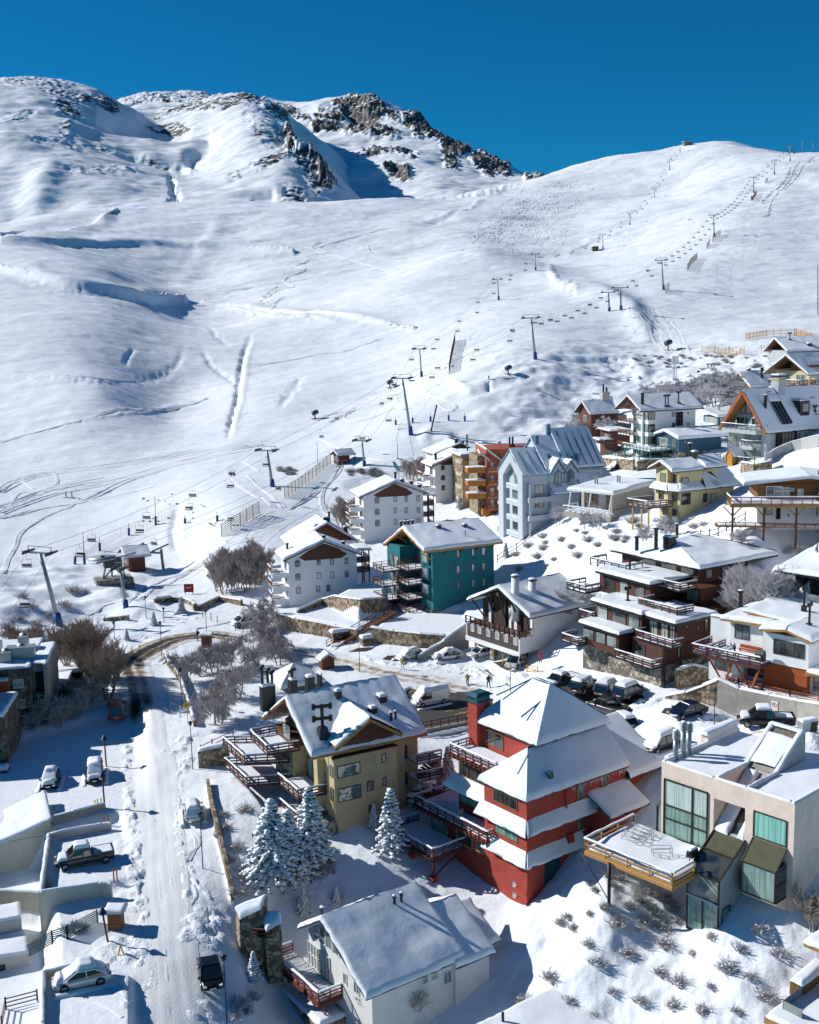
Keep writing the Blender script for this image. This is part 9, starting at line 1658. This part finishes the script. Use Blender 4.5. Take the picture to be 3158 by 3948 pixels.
person('person in a bright green-yellow jacket and white trousers walking by the snowed-in hatchback','G',953,1178,(.45,.5,.03),(.6,.6,.62),.6,'walk');person('person in an olive-yellow vest and dark trousers on the street','G',1385,1280,(.28,.3,.03),(.02,.025,.04),2.8);person('person in black raising skis over the shoulder on the street','G',1525,1298,(.012,.014,.02),(.012,.014,.02),.3,'walk',s=1.08,carry=True)
person('person in a long red coat on the steps below the dark terraces','H',828,1412,(.5,.015,.02),(.45,.015,.02),1.,z=8.1);person('person in red jacket, right one of the pair crossing the groomed run','L',480,376,(.4,.02,.02),(.05,.01,.01),2,'walk',skis=True);person('person in maroon jacket, left one of the pair crossing the groomed run','L',441,376,(.14,.012,.02),(.03,.02,.02),2,'walk',skis=True);person('lone dark skier standing on the rise right of the tilted fence','Q',1527,376,(.02,.025,.03),(.02,.02,.03),1,skis=True)
w=WC.wor((-1.6,8.0,2.97));t0=proj(w);person('person in dark coat standing on the V-braced deck','R',0,0,(.02,.02,.025),(.03,.03,.03),1.2) if 0 else None
def person_at(label,P,*a): n0=set(D.objects);person(label,'G',953,1178,*a);o=[q for q in D.objects if q not in n0 and q.parent is None][0];o.location=Vector([float(c) for c in P])
person_at('person in a dark coat standing on the V-braced deck of the white chalet',w,(.02,.02,.025),(.03,.03,.03),1.2);person_at('person in black leaning by the rail of the yellow house deck',YH.wor((-3.4,2.6,2.33)),(.012,.012,.015),(.02,.02,.02),2.)
person_at('person in pale top on the upper balcony of the A-frame',AF.wor((-1.4,6.2,4.93)),(.5,.4,.4),(.03,.03,.05),1.5)
# barbecue and bench on the white chalet deck
t=thing('barbecue','black gas grill with open lid on the V-braced deck of the white chalet','barbecue',WC.wor((-1.2,5.0,2.96)),WC.th);M=MB();M.box(-.35,.35,-.5,.5,.1,.9,BLK);M.build('cabinet',t);M=MB();M.hull([(-.35,-.5,.92),(.35,-.5,.92),(.35,.5,.92),(-.35,.5,.92)],[(-.1,-.45,1.35),(.25,-.45,1.35),(.25,.45,1.35),(-.1,.45,1.35)],DRK);M.build('lid',t)
t=thing('bench','long wooden bench along the V-braced deck wall','bench',WC.wor((.9,7.2,2.96)),WC.th);M=MB();M.box(-.25,.2,-1.6,1.6,.38,.46,ORB);M.build('seat',t);M=MB();M.box(.2,.26,-1.6,1.6,.5,.9,ORB);M.build('backrest',t);M=MB();M.box(-.2,.2,-1.5,-1.4,0,.4,ORB);M.box(-.2,.2,1.4,1.5,0,.4,ORB);M.build('frame',t)
for lab,x,y,c in(('grey rubbish bin with snow on its lid beside the wooden steps',1625,385,GAL),('black rubbish bin at the foot of the wooden steps',1672,380,BLK)):
    t=thing('rubbish_bin',lab,'bin',g('C',x,y),.3);M=MB();M.hull([(-.4,-.35,-.2),(.4,-.35,-.2),(.4,.35,-.2),(-.4,.35,-.2)],[(-.5,-.45,1.2),(.5,-.45,1.2),(.5,.45,1.2),(-.5,.45,1.2)],c);M.build('body',t);S=MB();S.patch([(-.52,-.47,1.22),(.52,-.47,1.22),(.52,.47,1.22),(-.52,.47,1.22)],.25);S.build('snow',t)
# a set of snowed-over terrace chairs on the red house
for i,(y,x) in enumerate(((12.6,.6),(13.6,.7),(14.6,1.2),(10.8,.6))):
    t=thing('terrace_chair','white snow-covered terrace chair on the upper deck of the red house','chair',RED.wor((x,y,4.97)),RED.th+i,'terrace chairs of the red house');M=MB();M.box(-.28,.28,-.28,.28,.4,.46,WHF);M.build('seat',t);M=MB();M.hull([(-.28,.24,.45),(.28,.24,.45),(.28,.3,.45),(-.28,.3,.45)],[(-.28,.4,1.05),(.28,.4,1.05),(.28,.46,1.05),(-.28,.46,1.05)],WHF);M.build('backrest',t)
    for a,b in((-.25,-.25),(.25,-.25),(.25,.25),(-.25,.25)): M=MB();M.box(a-.03,a+.03,b-.03,b+.03,0,.4,WHF);M.build('leg',t)
# ================================================================ roads, ruts, banks, ski tracks
def spline(P,step):
    P=np.array(P,float);n=len(P);out=[]
    for i in range(n-1):
        p0,p1,p2,p3=P[max(i-1,0)],P[i],P[i+1],P[min(i+2,n-1)];k=max(1,int(np.linalg.norm((p2-p1)[:2])/step))
        for j in range(k): t=j/k;out.append(.5*((2*p1)+(p2-p0)*t+(2*p0-5*p1+4*p2-p3)*t*t+(3*p1-p0-3*p2+p3)*t**3))
    out.append(P[-1]);return np.array(out)
def frames(C): d=np.gradient(C[:,:2],axis=0);d/=np.linalg.norm(d,axis=1)[:,None]+1e-9;return np.stack([-d[:,1],d[:,0]],1)
def ribbon(name,C,W_,nx,zf,m,attr=None,kind='structure'):
    """C centre line, W_ half widths, zf(u,x,y,i) height above the ground"""
    N=frames(C);u=np.linspace(-1,1,nx);X=C[:,0,None]+N[:,0,None]*u*W_[:,None];Y=C[:,1,None]+N[:,1,None]*u*W_[:,None];U=np.repeat(u[None],len(C),0)
    Z=gz(X,Y)+zf(U,X,Y);o=gridmesh(name,X,Y,Z,m,{'dirt':attr(U,X,Y)} if attr else {});o['kind']=kind;return o
m,n,l,b=nt('packed_snow_road');tc=n.new('ShaderNodeTexCoord');at=n.new('ShaderNodeAttribute');at.attribute_name='dirt';nz=n.new('ShaderNodeTexNoise');nz.inputs['Scale'].default_value=.9;nz.inputs['Detail'].default_value=8;nz.inputs['Roughness'].default_value=.65;l.new(tc.outputs['Object'],nz.inputs[0])
mu=n.new('ShaderNodeMath');mu.operation='MULTIPLY_ADD';mu.inputs[1].default_value=1.;l.new(at.outputs['Fac'],mu.inputs[0]);l.new(nz.outputs[0],mu.inputs[2]);mr=n.new('ShaderNodeMapRange');mr.inputs[1].default_value=.72;mr.inputs[2].default_value=1.25;l.new(mu.outputs[0],mr.inputs[0])
cr=n.new('ShaderNodeValToRGB');e=cr.color_ramp.elements;e[0].color=(.74,.755,.775,1);e[1].color=(.035,.032,.03,1);q=e.new(.45);q.color=(.36,.29,.21,1);q=e.new(.75);q.color=(.13,.10,.075,1);l.new(mr.outputs[0],cr.inputs[0]);l.new(cr.outputs[0],b.inputs[0]);b.inputs['Roughness'].default_value=.7;b.inputs['Specular IOR Level'].default_value=.3
n2=n.new('ShaderNodeTexNoise');n2.inputs['Scale'].default_value=5;n2.inputs['Detail'].default_value=5;l.new(tc.outputs['Object'],n2.inputs[0]);bp=n.new('ShaderNodeBump');bp.inputs['Strength'].default_value=.5;bp.inputs['Distance'].default_value=.07;l.new(n2.outputs[0],bp.inputs['Height']);l.new(bp.outputs[0],b.inputs['Normal']);ROAD=m
def rutted(seed):
    def zf(U,X,Y): return .05+.035*np.abs(np.sin(U*9+.4*fbm(X/6,Y/6,2,seed)))*np.clip(2-2*np.abs(U),0,1)+.02*fbm(X/1.2,Y/1.2,2,seed)+np.where(np.abs(U)>.93,-.03,0)
    return zf
R1=[('D',1140,1900),('D',1130,1725),('D',1110,1400),('D',1085,1100),('D',1060,800),('D',1040,500),('D',1020,250),('D',1005,0),('F',1065,1150),('F',1050,1000),('F',1030,850),('F',1010,700),('F',990,600),('F',965,530),('F',985,470),('F',1070,410),('F',1180,355),('F',1320,310),('F',1470,292),('F',1640,296),('G',100,1020),('G',300,1070),('G',560,1130),('G',820,1195),('G',1100,1250),('G',1400,1320),('H',330,1640)]
C=spline([g(r,x,y) for r,x,y in R1],.9);pxs=np.array([proj(c)[:2] for c in C])
bend=np.exp(-((pxs[:,0]-560)/170)**2-((pxs[:,1]-2530)/150)**2)+1.*np.exp(-((pxs[:,0]-760)/200)**2-((pxs[:,1]-2452)/40)**2)+.45*softbox(pxs[:,0],1000,1900,40)*softbox(pxs[:,1],2450,2700,10)+.75*np.exp(-((pxs[:,0]-540)/60)**2-((pxs[:,1]-2725)/45)**2)+.12*np.exp(-((pxs[:,0]-560)/50)**2-((pxs[:,1]-3330)/120)**2)
BEND=np.clip(bend,0,1)
ribbon('road',C,np.full(len(C),2.9),22,rutted(5),ROAD,lambda U,X,Y:(BEND[:,None]*(.35+.45*np.abs(np.sin(U*5+.8)))*np.clip(1.3-np.abs(U),0,1))+.08*np.exp(-((U-.1)/.5)**2))
C2=spline([g(r,x,y) for r,x,y in [('C',330,300),('C',480,330),('C',620,355),('C',780,385),('C',900,400),('C',1100,430)]],.9) if 0 else spline([at_z(*px('C',x,y),z) for x,y,z in((-100,215,6.5),(120,250,7.6),(330,285,8.6),(500,315,9.4),(680,345,10.),(850,375,10.5),(1010,405,11.),(1300,440,11.6),(1800,480,12.2))],.9)
ribbon('road',C2,np.full(len(C2),2.6),18,rutted(8),ROAD,lambda U,X,Y:.42*np.exp(-((np.abs(U)-.4)/.22)**2)*np.clip(fbm(X/5,Y/5,2,9)+.6,0,1))
def patch_px(name,r,pts,m_,seed,d=.9,kind='structure'):
    """irregular patch draped on the ground between four photo points"""
    q=[g(r,*p)[:2] for p in pts];k=26;a=np.linspace(0,1,k);A,B=np.meshgrid(a,a);P=(q[0][None,None]*((1-A)*(1-B))[...,None]+q[1]*(A*(1-B))[...,None]+q[2]*(A*B)[...,None]+q[3]*((1-A)*B)[...,None]);X,Y=P[...,0],P[...,1]
    ed=np.minimum(np.minimum(A,1-A),np.minimum(B,1-B));Z=gz(X,Y)+.045-.12*np.clip(.12-ed+.12*fbm(X/1.5,Y/1.5,2,seed),0,.12)/.12;o=gridmesh(name,X,Y,Z,m_,{'dirt':d*np.clip(ed*6+.3*fbm(X/2,Y/2,2,seed+2),0,1.2)})
for i,(r,p) in enumerate((('B',[(1150,260),(1330,175),(1725,330),(1560,400)]),('C',[(380,140),(560,130),(600,200),(420,230)]),('C',[(690,225),(800,215),(770,290),(660,260)]),('G',[(560,1060),(640,1030),(790,1020),(740,1060)]),('G',[(800,1110),(850,1075),(960,1070),(900,1130)]),('H',[(400,1400),(560,1380),(680,1440),(560,1500)]),('C',[(470,380),(600,360),(760,400),(640,440)]))): patch_px('asphalt_patch',r,p,ROAD,40+i)
# ploughed banks and rough heaps
BANK=snowmat('broken_snow',fine=4.5,fd=.12,coarse=1.6,cd=.2,st=.8)
def bank(r,pts,w,h,seed):
    C=spline([g(r,*p) for p in pts],.35);ribbon('snow_bank',C,np.full(len(C),w*1.35),17,lambda U,X,Y:np.clip(np.minimum(1,4*np.minimum(np.linspace(0,1,len(U)),np.linspace(1,0,len(U))))[:,None]*h*.62*(1-U**2)**1.5*(.55+.9*fbm(X/.9,Y/.9,4,seed,.6)+.3*np.abs(vnoise(X/.3,Y/.3,seed))),-.05,9)-.05,BANK)
for i,(r,p,w,h) in enumerate((('D',[(990,1900),(965,1600),(955,1300),(935,1050),(915,800),(895,600),(885,420),(870,220),(850,20)],.9,.45),('D',[(800,420),(830,520),(860,640),(870,720)],1.6,.3),('D',[(860,760),(880,900),(900,1020)],1.5,.3),('D',[(760,1120),(820,1180),(880,1230),(900,1330)],1.9,.4),('D',[(640,1180),(720,1260),(800,1310),(880,1300)],1.3,.45),('D',[(820,1420),(880,1520),(910,1620),(930,1725)],1.6,.3),('D',[(1340,1290),(1250,1130),(1245,1000),(1240,800),(1220,640),(1190,520),(1170,380),(1185,200),(1210,60)],.55,.3),('D',[(1250,660),(1320,800),(1440,940)],.5,.3),('D',[(1500,980),(1420,1060),(1340,1150),(1320,1220)],2.6,.9),('D',[(1560,1060),(1500,1160),(1460,1240)],2.2,.7),('D',[(1300,1560),(1340,1640),(1380,1725)],1.4,.4),
 ('F',[(960,1330),(935,1180),(960,1040),(970,930)],.8,.4),('F',[(1320,1330),(1350,1250),(1400,1180)],1.,.5),('F',[(1190,600),(1250,720),(1300,840),(1310,960)],.6,.4),('F',[(1230,1080),(1280,1160),(1380,1040),(1480,1010)],1.2,.5),('B',[(560,100),(700,140),(830,200),(960,240)],.9,.6),('B',[(850,210),(1000,190),(1100,190),(1220,175)],1.2,.7),('G',[(460,1045),(560,1000),(640,960)],1.,.7),('G',[(650,1060),(740,1110),(880,1140),(1080,1150),(1300,1200)],.8,.45),('C',[(460,225),(560,195),(690,170)],1.3,.7),('C',[(880,310),(1000,290),(1100,300),(1180,330)],1.6,.7),('C',[(1180,370),(1320,375)],1.2,.7),('C',[(1600,440),(1725,440)],1.6,.8),('C',[(860,380),(1000,370),(1180,400)],.8,.4),('A',[(1150,40),(1400,60),(1700,120)],.8,.4),('L',[(1000,1290),(850,1330),(760,1320)],1.,.5),('F',[(900,420),(870,470),(900,530)],.9,.6),('E',[(250,560),(400,520),(560,470),(720,430)],1.6,.4),('E',[(400,640),(520,560),(700,520)],1.6,.35))): bank(r,p,w,h,60+i)
# ski tracks: shallow paired ridges following the slope
TV=[];TF=[]
def track(C,w,h):
    C=np.array(C);N=frames(C);o=len(TV);pr=((-1,-.03),(-.55,h),(-.1,.0),(.1,.0),(.55,h),(1,-.03));k=len(pr)
    for c,nn in zip(C,N):
        for u,z in pr: x=c[0]+nn[0]*u*w;y=c[1]+nn[1]*u*w;TV.append((x,y,float(gz(x,y))+z+.02))
    for i in range(len(C)-1):
        for j in range(k-1): TF.append((o+i*k+j,o+i*k+j+1,o+(i+1)*k+j+1,o+(i+1)*k+j))
def tr(r,pts,w=.3,h=.12,step=1.6,jit=0.,n=1,spread=0.):
    for i in range(n):
        dx,dy=(random.gauss(0,spread),random.gauss(0,spread*.4)) if i else (0,0)
        P=[g(r,x+dx+random.gauss(0,jit),y+dy+random.gauss(0,jit*.5)) for x,y in pts]
        if min(p[1] for p in P)<60: continue
        track(spline(P,step),w,h)
for pts in([(1725,20),(1500,60),(1250,120),(1000,200),(760,270),(500,330),(250,380),(0,480)],[(1725,55),(1400,110),(1100,180),(800,290),(560,400),(330,440),(150,480),(0,520)],[(1725,10),(1300,70),(950,130),(600,180),(300,210),(100,270),(0,340)],[(700,250),(480,290),(300,330),(150,400),(0,440)]): tr('L',pts,.35,.14,2.,8,7,22)
for pts in([(420,210),(250,205),(150,240),(150,275),(220,320)],[(370,215),(380,290),(280,330),(140,350),(60,450)],[(520,390),(470,440),(330,490),(220,560),(130,620),(90,720),(40,800),(20,870)],[(500,400),(460,450),(340,480),(230,545),(145,620),(100,720),(60,800),(30,880)],[(1540,240),(1600,300),(1725,385)],[(1620,140),(1725,200)],[(1640,230),(1725,310)],[(1725,640),(1500,690),(1400,760),(1250,860),(1100,920),(950,1000),(850,1080)],[(1725,660),(1520,700),(1380,800),(1280,850),(1080,960),(900,1060)],[(1500,660),(1520,720),(1570,790)],[(1030,300),(700,380),(400,420)],[(850,1060),(700,1090),(600,1160)],[(1300,1180),(1100,1130),(1000,1060)],[(1620,1160),(1500,1210),(1300,1250)]): tr('L',pts,.3,.12,1.4,4,3,5)
for pts in([(380,640),(520,590),(700,560),(900,500),(1100,430),(1300,420),(1500,380),(1725,350)],[(470,650),(580,600),(640,560),(600,570),(570,620),(640,650),(760,620),(900,560)],[(920,520),(900,480),(960,450),(1100,440),(1200,400)],[(1100,460),(1200,490),(1310,545),(1260,580),(1180,520)],[(400,750),(560,830),(700,880),(900,920),(1120,910)],[(560,900),(520,980),(430,1080),(415,1170),(440,1260),(500,1290)],[(500,1000),(440,1080),(300,1170),(200,1230)],[(0,1080),(80,1140),(160,1220)],[(20,1160),(100,1220)],[(800,100),(600,170),(400,200),(0,270)],[(1725,500),(1500,515),(1300,520),(1200,530)]): tr('Q',pts,.32,.13,1.6,6,3,6)
for k in range(44):  # wiggling descents on the broad face under the saddle
    a=random.random();x0=480+random.uniform(-60,330);y0=330+random.uniform(-10,60);x1=200+random.uniform(0,420);y1=560+random.uniform(-60,90)
    ph=random.uniform(0,6);am=random.uniform(4,12);pts=[(x0+(x1-x0)*s+am*math.sin(ph+s*26),y0+(y1-y0)*s) for s in np.linspace(0,1,18)];tr('N',pts,.45,.1,6.)
for pts in([(1600,270),(1570,330),(1500,400),(1480,430),(1510,440),(1490,480),(1390,475)],[(1640,250),(1600,320),(1530,400),(1500,480)],[(1700,230),(1640,300),(1560,370)],[(1380,480),(1450,485),(1525,492)]): tr('N',pts,.5,.22,6,3,2,4)
for k in range(16): x=1000+random.uniform(-20,120);tr('N',[(x-60,880+random.uniform(0,20)),(x-10,940),(x+10+random.uniform(-10,40),990),(x+60,1060)],.4,.09,3,6)
for pts in([(1725,75),(1600,90),(1450,130),(1300,170),(1330,140),(1310,160),(1360,190),(1270,200),(1285,220),(1220,240),(1270,260),(1185,300),(1220,330),(1130,350),(1090,380),(1140,400),(1130,425)],[(1310,180),(1500,230),(1650,260)],[(1530,160),(1550,200),(1680,220)],[(1150,330),(1100,370),(1120,400),(1180,370)],[(1080,390),(1130,360),(1150,340)],[(860,350),(1050,330),(1300,290)],[(700,380),(900,410),(1200,440),(1500,470)],[(0,690),(200,695),(400,712),(560,722)],[(0,972),(200,918),(400,868),(640,838),(860,795)]): tr('O',pts,.5,.2,5,3,3,3)
for pts in([(1090,130),(1060,300),(1100,500),(1140,800),(1180,1100)],[(1010,100),(1030,500),(1080,1000),(1120,1500),(1130,1720)],[(945,300),(975,700),(1000,1100),(1030,1500)],[(1190,380),(1170,420),(1200,560),(1240,700),(1245,950),(1220,1100),(1290,1250)],[(1230,400),(1310,480),(1320,540),(1250,600),(1230,660)],[(1260,640),(1300,560),(1290,480),(1220,420)],[(1250,950),(1300,880),(1280,800)],[(1180,1000),(1150,600),(1110,300)],[(820,1680),(700,1600),(560,1560)],[(870,1600),(760,1500),(680,1490)]): tr('D',pts,.16,.05,.6,3,2,5)
for pts in([(640,170),(700,140),(790,120)],[(700,185),(760,150),(830,140)],[(560,220),(700,240),(840,280)],[(480,110),(620,150),(740,160)]): tr('B',pts,.16,.05,.7,3,3,6)
M=MB();M.add(TV,TF,SNOW,True);t=M.build('ski_tracks');t['kind']='stuff'
